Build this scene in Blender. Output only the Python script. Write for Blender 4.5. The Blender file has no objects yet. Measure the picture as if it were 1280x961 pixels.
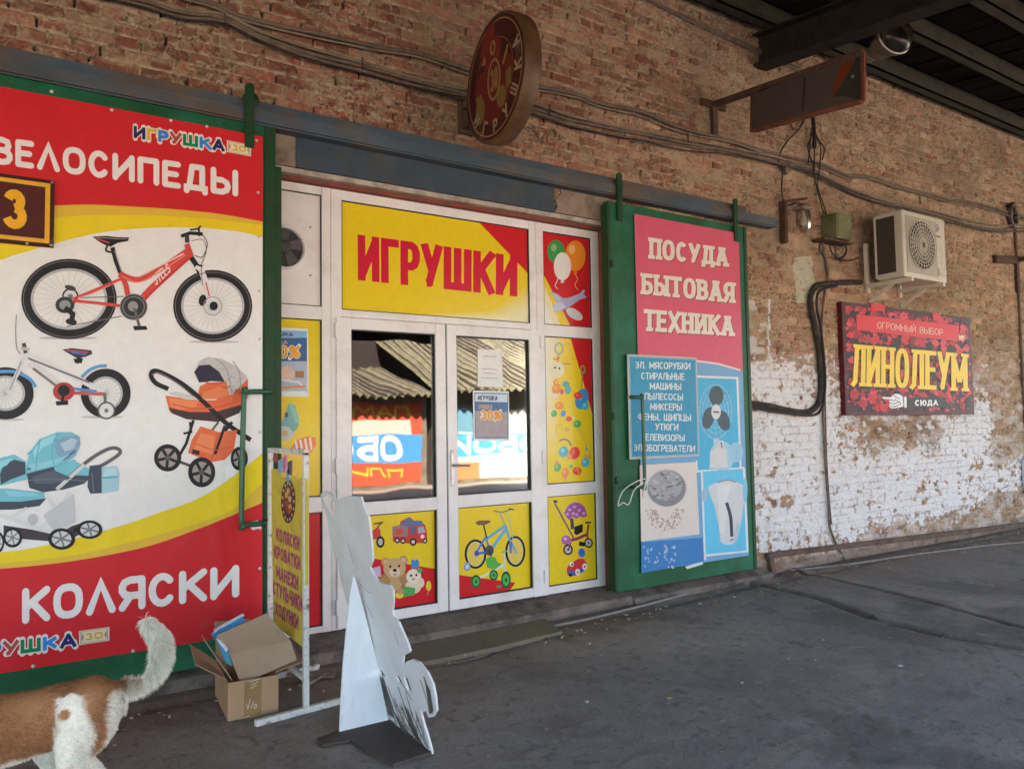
import bpy, math, random
import numpy as np
from mathutils import Vector, Matrix
random.seed(7)
rng = np.random.default_rng(11)
S = bpy.context.scene
COL = S.collection
R = math.radians

# ------------------------------------------------------------------ camera
CAM = np.array([0.0, -4.86, 1.45])
F_PX = 961.0                                   # focal length in photograph pixels (photo is 1280 x 961)
def _axes(yaw, pitch, roll):
    cy, sy = math.cos(yaw), math.sin(yaw)
    f = np.array([sy*math.cos(pitch), cy*math.cos(pitch), math.sin(pitch)])
    r = np.array([cy, -sy, 0.0]); u = np.cross(r, f)
    c, s = math.cos(roll), math.sin(roll)
    return np.array([c*r+s*u, -s*r+c*u, f])
AX = _axes(R(33.51), R(3.08), R(-0.90))
cam = bpy.data.cameras.new('camera')
cam.sensor_width = 36.0; cam.lens = F_PX/1280.0*36.0
cam.clip_start = 0.05; cam.clip_end = 600
camo = bpy.data.objects.new('camera', cam); COL.objects.link(camo)
camo.matrix_world = Matrix(((AX[0][0], AX[1][0], -AX[2][0], CAM[0]),
                            (AX[0][1], AX[1][1], -AX[2][1], CAM[1]),
                            (AX[0][2], AX[1][2], -AX[2][2], CAM[2]), (0, 0, 0, 1)))
S.camera = camo

# ------------------------------------------------------------------ light
SUN_EL, SUN_AZ = 47.0, 14.0     # sun stands behind the shop building, a little to the left
SUN_DIR = Vector((-math.sin(R(SUN_AZ))*math.cos(R(SUN_EL)), math.cos(R(SUN_AZ))*math.cos(R(SUN_EL)), math.sin(R(SUN_EL))))
world = bpy.data.worlds.new('World'); S.world = world; world.use_nodes = True
wn = world.node_tree.nodes; wl = world.node_tree.links
sky = wn.new('ShaderNodeTexSky'); sky.sky_type = 'NISHITA'; sky.sun_disc = False
sky.sun_elevation = R(SUN_EL); sky.sun_rotation = math.atan2(SUN_DIR.x, SUN_DIR.y)
bg = wn['Background']; bg.inputs['Strength'].default_value = 0.08
wl.new(sky.outputs[0], bg.inputs[0])
sl = bpy.data.lights.new('sun', 'SUN'); sl.energy = 5.0; sl.angle = R(0.5); sl.color = (1.0, 0.90, 0.76)
so = bpy.data.objects.new('sun', sl); COL.objects.link(so)
so.rotation_euler = (-SUN_DIR).to_track_quat('-Z', 'Y').to_euler()
S.view_settings.view_transform = 'Standard'; S.view_settings.look = 'None'
S.view_settings.gamma = 1.0; S.view_settings.exposure = 3.8; S.view_settings.use_curve_mapping = False
S.render.engine = 'CYCLES'
try:
    S.cycles.max_bounces = 8; S.cycles.diffuse_bounces = 4; S.cycles.transparent_max_bounces = 12
except Exception: pass

# ------------------------------------------------------------------ measuring: photo pixel -> point on a real plane
def ray(x, y): return AX.T @ np.array([(x-640)/F_PX, (480.5-y)/F_PX, 1.0])
def W(x, y, Y=0.0):
    d = ray(x, y); return CAM + d*((Y-CAM[1])/d[1])
def G(x, y, Z=0.0):
    d = ray(x, y); return CAM + d*((Z-CAM[2])/d[2])
def PL(x, y, p0, n):
    d = ray(x, y); return CAM + d*(np.dot(np.array(p0)-CAM, n)/np.dot(d, n))

# ------------------------------------------------------------------ materials
def srgb(r, g, b):
    def f(c):
        c /= 255.0
        return c/12.92 if c <= 0.04045 else ((c+0.055)/1.055)**2.4
    return (f(r), f(g), f(b))
def node(nt, t, **kw):
    n = nt.nodes.new(t)
    for k, v in kw.items():
        if hasattr(n, k): setattr(n, k, v)
        else: n.inputs[k].default_value = v
    return n
def mat(name, col, rough=0.6, metal=0.0, col2=None, nscale=6.0, thr=(0.45, 0.65), vary=0.15, bump=0.0, bscale=60.0, rough2=None, spec=0.5, stretch=(1, 1, 1), coat=0.0, specks=None):
    """painted / raw surface: base colour, fine tonal variation, optional worn patches of a second colour, bump"""
    m = bpy.data.materials.new(name); m.use_nodes = True
    nt = m.node_tree; b = nt.nodes['Principled BSDF']; L = nt.links.new
    b.inputs['Roughness'].default_value = rough; b.inputs['Metallic'].default_value = metal
    b.inputs['Specular IOR Level'].default_value = spec
    if coat: b.inputs['Coat Weight'].default_value = coat
    tc = node(nt, 'ShaderNodeTexCoord'); mp = node(nt, 'ShaderNodeMapping'); L(tc.outputs['Object'], mp.inputs[0])
    mp.inputs['Scale'].default_value = stretch
    n1 = node(nt, 'ShaderNodeTexNoise', Scale=nscale*2.3, Detail=6.0, Roughness=0.65); L(mp.outputs[0], n1.inputs['Vector'])
    mr = node(nt, 'ShaderNodeMapRange'); L(n1.outputs[0], mr.inputs['Value'])
    mr.inputs['From Min'].default_value = 0.3; mr.inputs['From Max'].default_value = 0.7
    mr.inputs['To Min'].default_value = 1-vary; mr.inputs['To Max'].default_value = 1+vary
    mul = node(nt, 'ShaderNodeMix', data_type='RGBA', blend_type='MULTIPLY'); mul.inputs[0].default_value = 1.0
    cb = nt.nodes.new('ShaderNodeCombineColor'); [L(mr.outputs[0], cb.inputs[i]) for i in range(3)]
    L(cb.outputs[0], mul.inputs[7])
    if col2 is not None:
        n2 = node(nt, 'ShaderNodeTexNoise', Scale=nscale, Detail=9.0, Roughness=0.72); L(mp.outputs[0], n2.inputs['Vector'])
        r2 = node(nt, 'ShaderNodeMapRange'); L(n2.outputs[0], r2.inputs['Value'])
        r2.inputs['From Min'].default_value = thr[0]; r2.inputs['From Max'].default_value = thr[1]
        mx = node(nt, 'ShaderNodeMix', data_type='RGBA'); L(r2.outputs[0], mx.inputs[0])
        mx.inputs[6].default_value = (*col, 1); mx.inputs[7].default_value = (*col2, 1)
        L(mx.outputs[2], mul.inputs[6])
        if rough2 is not None:
            rm = node(nt, 'ShaderNodeMapRange'); L(r2.outputs[0], rm.inputs['Value'])
            rm.inputs['To Min'].default_value = rough; rm.inputs['To Max'].default_value = rough2
            L(rm.outputs[0], b.inputs['Roughness'])
    else: mul.inputs[6].default_value = (*col, 1)
    out = mul.outputs[2]
    if specks is not None:                                # chips and rust breaking through the paint
        n4 = node(nt, 'ShaderNodeTexNoise', Scale=specks[1], Detail=8.0, Roughness=0.8); L(tc.outputs['Object'], n4.inputs['Vector'])
        r4 = node(nt, 'ShaderNodeMapRange'); L(n4.outputs[0], r4.inputs['Value']); r4.inputs['From Min'].default_value = specks[2]; r4.inputs['From Max'].default_value = specks[2]+.035
        m4 = node(nt, 'ShaderNodeMix', data_type='RGBA'); L(r4.outputs[0], m4.inputs[0]); L(out, m4.inputs[6]); m4.inputs[7].default_value = (*specks[0], 1); out = m4.outputs[2]
    L(out, b.inputs['Base Color'])
    if bump:
        n3 = node(nt, 'ShaderNodeTexNoise', Scale=bscale, Detail=5.0, Roughness=0.6); L(mp.outputs[0], n3.inputs['Vector'])
        bp = node(nt, 'ShaderNodeBump', Strength=1.0, Distance=bump); L(n3.outputs[0], bp.inputs['Height']); L(bp.outputs[0], b.inputs['Normal'])
    return m
def attr_mat(name, rough=0.5, vary=0.12, nscale=30.0, bump=0.0, bscale=80.0, wrinkle=0.0, spec=0.5, dirt=None, rvary=0.0, coat=0.0):
    """surface whose own colours are stored per face / per vertex (printed vinyl, brickwork, asphalt, fur)"""
    m = bpy.data.materials.new(name); m.use_nodes = True
    nt = m.node_tree; b = nt.nodes['Principled BSDF']; L = nt.links.new
    b.inputs['Roughness'].default_value = rough; b.inputs['Specular IOR Level'].default_value = spec
    if coat: b.inputs['Coat Weight'].default_value = coat; b.inputs['Coat Roughness'].default_value = 0.12
    at = node(nt, 'ShaderNodeAttribute', attribute_name='Col')
    tc = node(nt, 'ShaderNodeTexCoord')
    n1 = node(nt, 'ShaderNodeTexNoise', Scale=nscale, Detail=7.0, Roughness=0.7); L(tc.outputs['Object'], n1.inputs['Vector'])
    mr = node(nt, 'ShaderNodeMapRange'); L(n1.outputs[0], mr.inputs['Value'])
    mr.inputs['From Min'].default_value = 0.3; mr.inputs['From Max'].default_value = 0.7
    mr.inputs['To Min'].default_value = 1-vary; mr.inputs['To Max'].default_value = 1+vary
    cb = nt.nodes.new('ShaderNodeCombineColor'); [L(mr.outputs[0], cb.inputs[i]) for i in range(3)]
    mul = node(nt, 'ShaderNodeMix', data_type='RGBA', blend_type='MULTIPLY'); mul.inputs[0].default_value = 1.0
    L(at.outputs['Color'], mul.inputs[6]); L(cb.outputs[0], mul.inputs[7])
    out = mul.outputs[2]
    if dirt:
        n2 = node(nt, 'ShaderNodeTexNoise', Scale=dirt[1], Detail=10.0, Roughness=0.75); L(tc.outputs['Object'], n2.inputs['Vector'])
        r2 = node(nt, 'ShaderNodeMapRange'); L(n2.outputs[0], r2.inputs['Value'])
        r2.inputs['From Min'].default_value = dirt[2]; r2.inputs['From Max'].default_value = dirt[3]; r2.inputs['To Max'].default_value = dirt[4]
        mx = node(nt, 'ShaderNodeMix', data_type='RGBA'); L(r2.outputs[0], mx.inputs[0]); L(out, mx.inputs[6])
        mx.inputs[7].default_value = (*dirt[0], 1); out = mx.outputs[2]
    L(out, b.inputs['Base Color'])
    if rvary:
        rr = node(nt, 'ShaderNodeMapRange'); L(n1.outputs[0], rr.inputs['Value'])
        rr.inputs['From Min'].default_value = 0.3; rr.inputs['From Max'].default_value = 0.7
        rr.inputs['To Min'].default_value = rough-rvary; rr.inputs['To Max'].default_value = rough+rvary
        L(rr.outputs[0], b.inputs['Roughness'])
    last = None
    if wrinkle:
        mp = node(nt, 'ShaderNodeMapping'); L(tc.outputs['Object'], mp.inputs[0]); mp.inputs['Scale'].default_value = (1.0, 1.0, 0.45)
        nw = node(nt, 'ShaderNodeTexNoise', Scale=2.6, Detail=2.5, Roughness=0.5, Distortion=0.6); L(mp.outputs[0], nw.inputs['Vector'])
        bw = node(nt, 'ShaderNodeBump', Strength=1.0, Distance=wrinkle); L(nw.outputs[0], bw.inputs['Height']); last = bw
    if bump:
        n3 = node(nt, 'ShaderNodeTexNoise', Scale=bscale, Detail=6.0, Roughness=0.65); L(tc.outputs['Object'], n3.inputs['Vector'])
        bp = node(nt, 'ShaderNodeBump', Strength=1.0, Distance=bump); L(n3.outputs[0], bp.inputs['Height'])
        if last: L(last.outputs[0], bp.inputs['Normal'])
        last = bp
    if last: L(last.outputs[0], b.inputs['Normal'])
    return m

# ------------------------------------------------------------------ mesh building
ORG = {}
def tag(o, label=None, cat=None, group=None, kind=None):
    if label: o['label'] = label
    if cat: o['category'] = cat
    if group: o['group'] = group
    if kind: o['kind'] = kind
    return o
def thing(name, label, cat, loc=(0, 0, 0), group=None, kind=None):
    o = bpy.data.objects.new(name, None); COL.objects.link(o); o.location = loc; o.empty_display_size = 0.1
    ORG[o.name] = np.array(loc, float)
    return tag(o, label, cat, group, kind)
class MB:
    def __init__(s): s.v = []; s.f = []; s.m = []; s.c = []; s.sm = []; s.mi = 0; s.col = None; s.smooth = False
    def add(s, vs, fs):
        k = len(s.v); s.v.extend([tuple(map(float, p)) for p in vs])
        for f in fs:
            s.f.append([k+i for i in f]); s.m.append(s.mi); s.c.append(s.col); s.sm.append(s.smooth)
        return s
    def box(s, lo, hi, bev=0.0):
        x0, y0, z0 = [min(a, b) for a, b in zip(lo, hi)]; x1, y1, z1 = [max(a, b) for a, b in zip(lo, hi)]
        return s.hexa([(x0, y0, z0), (x1, y0, z0), (x1, y1, z0), (x0, y1, z0), (x0, y0, z1), (x1, y0, z1), (x1, y1, z1), (x0, y1, z1)], bev)
    def hexa(s, p, bev=0.0):
        q = [(0, 3, 2, 1), (4, 5, 6, 7), (0, 1, 5, 4), (1, 2, 6, 5), (2, 3, 7, 6), (3, 0, 4, 7)]
        if bev <= 0: return s.add(p, q)
        import bmesh
        bm = bmesh.new(); vs = [bm.verts.new(a) for a in p]
        for f in q: bm.faces.new([vs[i] for i in f])
        bmesh.ops.bevel(bm, geom=list(bm.edges), offset=bev, segments=2, profile=0.6, affect='EDGES')
        bm.verts.index_update()
        s.add([v.co for v in bm.verts], [[v.index for v in f.verts] for f in bm.faces]); bm.free()
        return s
    def bar(s, a, b, w, h, up=(0, 0, 1), bev=0.0):
        a = Vector(a); b = Vector(b); d = (b-a).normalized(); u = Vector(up)
        if abs(d.dot(u)) > 0.98: u = Vector((1, 0, 0))
        r = d.cross(u).normalized(); u = r.cross(d).normalized()
        r = r*w/2; u = u*h/2
        return s.hexa([a-r-u, a+r-u, b+r-u, b-r-u, a-r+u, a+r+u, b+r+u, b-r+u], bev)
    def tube(s, pts, r, seg=8, caps=True):
        pts = [Vector(p) for p in pts]; n = len(pts); rr = r if isinstance(r, (list, tuple)) else [r]*n
        vs = []; fs = []; sm = s.smooth; s.smooth = True
        t0 = (pts[1]-pts[0]).normalized(); ref = Vector((0, 0, 1)) if abs(t0.z) < 0.9 else Vector((1, 0, 0))
        u = t0.cross(ref).normalized()
        for i, p in enumerate(pts):
            t = (pts[min(i+1, n-1)]-pts[max(i-1, 0)]).normalized()
            u = (u-t*u.dot(t)).normalized(); w = t.cross(u)
            for k in range(seg):
                a = 2*math.pi*k/seg; vs.append(p+(u*math.cos(a)+w*math.sin(a))*rr[i])
        for i in range(n-1):
            for k in range(seg): fs.append((i*seg+k, i*seg+(k+1) % seg, (i+1)*seg+(k+1) % seg, (i+1)*seg+k))
        s.add(vs, fs); s.smooth = False
        if caps: 
            k0 = len(s.v)-len(vs)
            s.f.append([k0+i for i in range(seg)][::-1]); s.f.append([k0+(n-1)*seg+i for i in range(seg)])
            for _ in range(2): s.m.append(s.mi); s.c.append(s.col); s.sm.append(False)
        s.smooth = sm; return s
    def lathe(s, prof, c, axis=(0, 0, 1), seg=24, caps=True):
        ax = Vector(axis).normalized(); ref = Vector((0, 0, 1)) if abs(ax.z) < 0.9 else Vector((1, 0, 0))
        u = ax.cross(ref).normalized(); w = ax.cross(u); c = Vector(c); vs = []; fs = []; n = len(prof)
        for (r, h) in prof:
            for k in range(seg):
                a = 2*math.pi*k/seg; vs.append(c+ax*h+(u*math.cos(a)+w*math.sin(a))*r)
        for i in range(n-1):
            for k in range(seg): fs.append((i*seg+k, i*seg+(k+1) % seg, (i+1)*seg+(k+1) % seg, (i+1)*seg+k))
        sm = s.smooth; s.smooth = True; s.add(vs, fs); s.smooth = sm
        if caps: 
            k0 = len(s.v)-len(vs)
            for ring in ([k0+i for i in range(seg)][::-1], [k0+(n-1)*seg+i for i in range(seg)]):
                s.f.append(ring); s.m.append(s.mi); s.c.append(s.col); s.sm.append(False)
        return s
    def prism(s, poly, off):
        """polygon (3D points) extruded by the vector off"""
        n = len(poly); a = [Vector(p) for p in poly]; o = Vector(off); vs = a+[p+o for p in a]
        fs = [list(range(n))[::-1], list(range(n, 2*n))]+[(i, (i+1) % n, n+(i+1) % n, n+i) for i in range(n)]
        return s.add(vs, fs)
    def ball(s, c, r, seg=12, rings=8):
        rx, ry, rz = (r, r, r) if not isinstance(r, (tuple, list)) else r
        vs = []; fs = []
        for i in range(rings+1):
            th = math.pi*i/rings
            for k in range(seg):
                a = 2*math.pi*k/seg; vs.append((c[0]+rx*math.sin(th)*math.cos(a), c[1]+ry*math.sin(th)*math.sin(a), c[2]+rz*math.cos(th)))
        for i in range(rings):
            for k in range(seg): fs.append((i*seg+k, (i+1)*seg+k, (i+1)*seg+(k+1) % seg, i*seg+(k+1) % seg))
        sm = s.smooth; s.smooth = True; s.add(vs, fs); s.smooth = sm; return s
    def build(s, name, mats, parent=None):
        v = np.array(s.v, float)
        if parent is not None: org = ORG[parent.name]
        else: org = np.array([(v[:, 0].min()+v[:, 0].max())/2, (v[:, 1].min()+v[:, 1].max())/2, v[:, 2].min()])
        me = bpy.data.meshes.new(name); me.from_pydata((v-org).tolist(), [], s.f)
        if not isinstance(mats, (list, tuple)): mats = [mats]
        for m in mats: me.materials.append(m)
        me.polygons.foreach_set('material_index', s.m); me.polygons.foreach_set('use_smooth', s.sm)
        if any(c is not None for c in s.c):
            ca = me.color_attributes.new('Col', 'FLOAT_COLOR', 'CORNER'); arr = []
            for p, c in zip(me.polygons, s.c):
                c = c or (0.5, 0.5, 0.5); arr.extend([c[0], c[1], c[2], 1.0]*p.loop_total)
            ca.data.foreach_set('color', arr)
        me.validate(); me.update()
        o = bpy.data.objects.new(name, me); COL.objects.link(o); ORG[o.name] = org
        if parent is not None: o.parent = parent
        else: o.location = org
        return o
def crv(pts, n=6):
    """smooth (Catmull-Rom) interpolation of a polyline"""
    p = [np.array(a, float) for a in pts]; p = [2*p[0]-p[1]]+p+[2*p[-1]-p[-2]]; out = []
    for i in range(1, len(p)-2):
        for k in range(n):
            t = k/n
            out.append(0.5*((2*p[i])+(-p[i-1]+p[i+1])*t+(2*p[i-1]-5*p[i]+4*p[i+1]-p[i+2])*t*t+(-p[i-1]+3*p[i]-3*p[i+1]+p[i+2])*t**3))
    out.append(p[-2]); return out
# ------------------------------------------------------------------ printing: flat printed shapes and letters on a real plane
def arc(cx, cy, rx, ry, a0, a1, n=10): return [(cx+rx*math.cos(R(a0+(a1-a0)*i/n)), cy+ry*math.sin(R(a0+(a1-a0)*i/n))) for i in range(n+1)]
OV = [(0.5+0.5*math.copysign(abs(math.cos(t))**0.8, math.cos(t)), 0.5+0.5*math.copysign(abs(math.sin(t))**0.8, math.sin(t))) for t in np.linspace(0.5*math.pi, 2.5*math.pi, 21)]
BOWL = lambda y0, y1: [(0, y1), (0.6, y1), (0.85, y1-(y1-y0)*0.1), (1, y1-(y1-y0)*0.35), (1, y0+(y1-y0)*0.35), (0.85, y0+(y1-y0)*0.1), (0.6, y0), (0, y0)]
GL = {
 'А': (.68, [[(0, 0), (.46, 1)], [(.54, 1), (1, 0)], [(.2, .3), (.8, .3)]]),
 'Б': (.6, [[(.95, 1), (0, 1)], [(0, 1), (0, 0)], BOWL(0, .56)]),
 'В': (.6, [[(0, 0), (0, 1)], BOWL(0, .53), [(0, 1), (.55, 1), (.85, .93), (.92, .77), (.85, .6), (.55, .53)]]),
 'Г': (.52, [[(0, 0), (0, 1)], [(0, 1), (1, 1)]]),
 'Д': (.72, [[(0, -.16), (0, .02), (1, .02), (1, -.16)], [(.14, .02), (.3, 1)], [(.3, 1), (.85, 1)], [(.85, 1), (.85, .02)]]),
 'Е': (.54, [[(0, 0), (0, 1)], [(0, 1), (1, 1)], [(0, 0), (1, 0)], [(0, .52), (.85, .52)]]),
 'Ж': (.9, [[(.5, 0), (.5, 1)], [(0, 1), (.5, .5), (1, 1)], [(0, 0), (.5, .5), (1, 0)]]),
 'З': (.56, [arc(.45, .765, .43, .235, 165, -85, 9), arc(.47, .27, .53, .27, 85, -165, 10)]),
 'И': (.66, [[(0, 1), (0, 0)], [(0, .03), (1, .97)], [(1, 1), (1, 0)]]),
 'Й': (.66, [[(0, 1), (0, 0)], [(0, .03), (1, .97)], [(1, 1), (1, 0)], [(.25, 1.28), (.5, 1.18), (.75, 1.28)]]),
 'К': (.64, [[(0, 0), (0, 1)], [(1, 1), (.06, .46)], [(.3, .6), (1, 0)]]),
 'Л': (.68, [[(0, 0), (.16, .06), (.3, 1)], [(.3, 1), (1, 1)], [(1, 1), (1, 0)]]),
 'Λ': (.68, [[(0, 0), (.5, 1), (1, 0)]]),
 'М': (.82, [[(0, 0), (0, 1)], [(0, .97), (.5, .2)], [(.5, .2), (1, .97)], [(1, 1), (1, 0)]]),
 'Н': (.64, [[(0, 0), (0, 1)], [(1, 0), (1, 1)], [(0, .52), (1, .52)]]),
 'О': (.68, [OV]),
 'П': (.64, [[(0, 0), (0, 1)], [(0, 1), (1, 1)], [(1, 1), (1, 0)]]),
 'Р': (.58, [[(0, 0), (0, 1)], BOWL(.42, 1)]),
 'С': (.62, [arc(.5, .5, .5, .5, 42, 318, 16)]),
 'Т': (.62, [[(0, 1), (1, 1)], [(.5, 1), (.5, 0)]]),
 'У': (.62, [[(0, 1), (.5, .38)], [(1, 1), (.5, .3), (.3, .02), (.08, 0)]]),
 'Ф': (.78, [[(.5, 0), (.5, 1)], arc(.5, .55, .5, .33, 0, 360, 18)]),
 'Х': (.66, [[(0, 0), (1, 1)], [(0, 1), (1, 0)]]),
 'Ц': (.7, [[(0, 1), (0, 0)], [(0, 0), (1, 0)], [(.88, 1), (.88, 0)], [(1, 0), (1, -.16)]]),
 'Ч': (.6, [[(0, 1), (0, .65), (.15, .48), (.5, .44), (1, .5)], [(1, 1), (1, 0)]]),
 'Ш': (.9, [[(0, 1), (0, 0)], [(.5, 1), (.5, 0)], [(1, 1), (1, 0)], [(0, 0), (1, 0)]]),
 'Щ': (.95, [[(0, 1), (0, 0)], [(.45, 1), (.45, 0)], [(.9, 1), (.9, 0)], [(0, 0), (1, 0)], [(1, 0), (1, -.16)]]),
 'Ы': (.84, [[(0, 0), (0, 1)], [(0, .56), (.4, .56), (.6, .46), (.66, .28), (.6, .1), (.4, 0), (0, 0)], [(1, 1), (1, 0)]]),
 'Ь': (.58, [[(0, 0), (0, 1)], BOWL(0, .56)]),
 'Э': (.6, [arc(.5, .5, .5, .5, -138, 138, 16), [(.3, .5), (.98, .5)]]),
 'Ю': (.9, [[(0, 0), (0, 1)], [(0, .5), (.4, .5)], arc(.7, .5, .3, .5, 0, 360, 18)]),
 'Я': (.6, [[(1, 0), (1, 1)], [(1, 1), (.4, 1), (.12, .93), (0, .78), (0, .62), (.12, .48), (.4, .42), (1, .42)], [(.42, .42), (0, 0)]]),
 '0': (.56, [OV]), '1': (.3, [[(.1, .8), (.7, 1)], [(.7, 1), (.7, 0)]]),
 '3': (.56, [arc(.45, .765, .43, .235, 165, -85, 9), arc(.47, .27, .53, .27, 85, -165, 10)]),
 '2': (.56, [[(0, .8), (.2, .97), (.7, 1), (.97, .8), (.9, .55), (0, 0)], [(0, 0), (1, 0)]]),
 '%': (.8, [[(.1, 0), (.9, 1)], arc(.2, .78, .2, .22, 0, 360, 10), arc(.8, .22, .2, .22, 0, 360, 10)]),
 'S': (.56, [[(.98, .84), (.75, .98), (.35, 1), (.05, .86), (.05, .68), (.4, .54), (.65, .5), (.95, .35), (.95, .15), (.65, 0), (.25, .01), (0, .17)]]),
 'T': (.6, [[(0, 1), (1, 1)], [(.5, 1), (.5, 0)]]), 'E': (.54, [[(0, 0), (0, 1)], [(0, 1), (1, 1)], [(0, 0), (1, 0)], [(0, .52), (.85, .52)]]), 'L': (.5, [[(0, 1), (0, 0)], [(0, 0), (1, 0)]]),
 '.': (.16, [[(.3, 0), (.7, 0)]]), ',': (.16, [[(.7, .05), (.2, -.2)]]), ' ': (.38, []), '-': (.4, [[(0, .45), (1, .45)]]),
}
def ribbon(pts, hw):
    p = [np.array(a, float) for a in pts]; closed = np.linalg.norm(p[0]-p[-1]) < 1e-6 and len(p) > 3
    if closed: p = p[:-1]
    n = len(p); L = []; Rr = []
    for i in range(n):
        d0 = p[i]-p[i-1] if (i > 0 or closed) else p[1]-p[0]
        d1 = p[(i+1) % n]-p[i] if (i < n-1 or closed) else p[-1]-p[-2]
        d0 = d0/(np.linalg.norm(d0)+1e-9); d1 = d1/(np.linalg.norm(d1)+1e-9)
        t = d0+d1; t = t/(np.linalg.norm(t)+1e-9); nn = np.array([-t[1], t[0]]); k = min(1/max(abs(np.dot(nn, [-d0[1], d0[0]])), 0.3), 1.8)
        L.append(p[i]+nn*hw*k); Rr.append(p[i]-nn*hw*k)
    m = n if closed else n-1
    return [(L[i], L[(i+1) % n], Rr[(i+1) % n], Rr[i]) for i in range(m)]
class Art:
    """flat printed shapes: coordinates are measured in a crop of the photograph (x0, y0, scale) and laid on a real plane"""
    def __init__(s, p0, n, crop=(0, 0, 1), local=None):
        s.p0 = np.array(p0, float); s.n = np.array(n, float)/np.linalg.norm(n); s.crop = crop; s.lift = 0.0006; s.step = 7e-6; s.mb = MB(); s.local = local
    def P(s, q):
        if s.local is not None: return s.local(q)+s.n*s.lift
        x0, y0, k = s.crop; b = PL(x0+q[0]/k, y0+q[1]/k, s.p0, s.n); return b+s.n*s.lift
    def _add(s, polys, col):
        s.lift += s.step; s.mb.col = col
        for po in polys:
            pts = [s.P(q) for q in po]
            a = np.zeros(3)
            for i in range(1, len(pts)-1): a += np.cross(pts[i]-pts[0], pts[i+1]-pts[0])
            if np.dot(a, s.n) < 0: pts = pts[::-1]
            s.mb.add(pts, [list(range(len(pts)))])
    def poly(s, pts, col): s._add([pts], col); return s
    def ell(s, cx, cy, rx, ry, col, rot=0, n=28):
        c, sn = math.cos(R(rot)), math.sin(R(rot))
        s._add([[(cx+rx*math.cos(t)*c-ry*math.sin(t)*sn, cy+rx*math.cos(t)*sn+ry*math.sin(t)*c) for t in np.linspace(0, 2*math.pi, n, endpoint=False)]], col); return s
    def ring(s, cx, cy, rx, ry, w, col, n=32):
        t = np.linspace(0, 2*math.pi, n+1); k = (rx-w)/rx; k2 = max((ry-w)/ry, .05)
        s._add([[(cx+rx*math.cos(a), cy+ry*math.sin(a)), (cx+rx*math.cos(b), cy+ry*math.sin(b)), (cx+rx*k*math.cos(b), cy+ry*k2*math.sin(b)), (cx+rx*k*math.cos(a), cy+ry*k2*math.sin(a))] for a, b in zip(t[:-1], t[1:])], col); return s
    def line(s, pts, w, col, smooth=False):
        if smooth: pts = crv(pts, 5)
        s._add(ribbon(pts, w/2), col); return s
    def text(s, txt, quad, col, sw=.19, serif=0.0, gap=.2, rnd=False, outline=None, shadow=None, aniso=False):
        TL, TR, BR, BL = [np.array(q, float) for q in quad]
        H = (np.linalg.norm(TL-BL)+np.linalg.norm(TR-BR))/2; Wd = (np.linalg.norm(TL-TR)+np.linalg.norm(BL-BR))/2
        ws = [GL[c][0]+sw*0.55 for c in txt]; tot = sum(ws)+gap*sw*len(txt)*2.0
        kx = Wd/(tot*H); sc = 1.0
        if aniso: sc, kx = kx, 1.0        # lettering seen at a slant: upright strokes narrow with the letter
        def M(x, y):
            a = x/(tot*kx); top = TL+(TR-TL)*a; bot = BL+(BR-BL)*a; return bot+(top-bot)*y
        for ps in ([('s', shadow)] if shadow else [])+([('o', outline)] if outline else [])+[('f', None)]:
            x = gap*sw*kx
            for i, ch in enumerate(txt):
                w, strokes = GL[ch]; wk = ws[i]*kx; h = sw/2*min(1.0, max(kx, .62))
                c = col[i % len(col)] if isinstance(col, list) else col
                ex = 0.0; off = (0, 0)
                if ps[0] == 'o': c, ex = ps[1]
                if ps[0] == 's': c, off = ps[1]
                for st in strokes:
                    q = [(x+h+p[0]*(wk-2*h)+off[0], h+p[1]*(1-2*h)+off[1]) for p in st]
                    closed = abs(q[0][0]-q[-1][0])+abs(q[0][1]-q[-1][1]) < 1e-6
                    if not (rnd or closed):                      # square ends reach the edge of the letter
                        q = list(q)
                        for e0, e1 in ((0, 1), (-1, -2)):
                            dx, dy = q[e0][0]-q[e1][0], q[e0][1]-q[e1][1]; l_ = math.hypot(dx, dy)
                            if abs(dx) < .02*abs(dy) or abs(dy) < .02*abs(dx): q[e0] = (q[e0][0]+dx/l_*h, q[e0][1]+dy/l_*h)
                            elif st[e0][1] in (0, 1) and abs(dy) > .8*abs(dx): k_ = h/max(abs(dy), 1e-6); q[e0] = (q[e0][0]+dx*k_*.999, q[e0][1]+dy*k_*.999)
                    polys = [[M(*a) for a in f] for f in ribbon(q, h+ex)]
                    s._add(polys, c)
                    closed = abs(q[0][0]-q[-1][0])+abs(q[0][1]-q[-1][1]) < 1e-6
                    if (rnd or ex) and not closed:
                        for e in (q[0], q[-1]):
                            s._add([[M(e[0]+(h+ex)*math.cos(t), e[1]+(h+ex)*math.sin(t)) for t in np.linspace(0, 2*math.pi, 12, endpoint=False)]], c)
                    if serif and not closed and len(st) <= 3:
                        for e0, e1 in ((0, 1), (-1, -2)):
                            if abs(st[e0][0]-st[e1][0]) < .55*abs(st[e0][1]-st[e1][1]) and st[e0][1] in (0, 1):
                                ex_, ey = q[e0]; yb = (0.0, serif) if st[e0][1] == 0 else (1-serif, 1.0)
                                wx = h*1.75; a0 = max(ex_-wx, x-h*.6); a1 = min(ex_+wx, x+wk+h*.6)
                                s._add([[M(a0, yb[0]+off[1]), M(a1, yb[0]+off[1]), M(a1, yb[1]+off[1]), M(a0, yb[1]+off[1])]], c)
                x += wk+2*gap*sw*kx
        return s
    def part(s, name, m, parent):
        o = s.mb.build(name, m, parent); s.mb = MB(); return o
WHITE = (.8, .79, .77)
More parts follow.
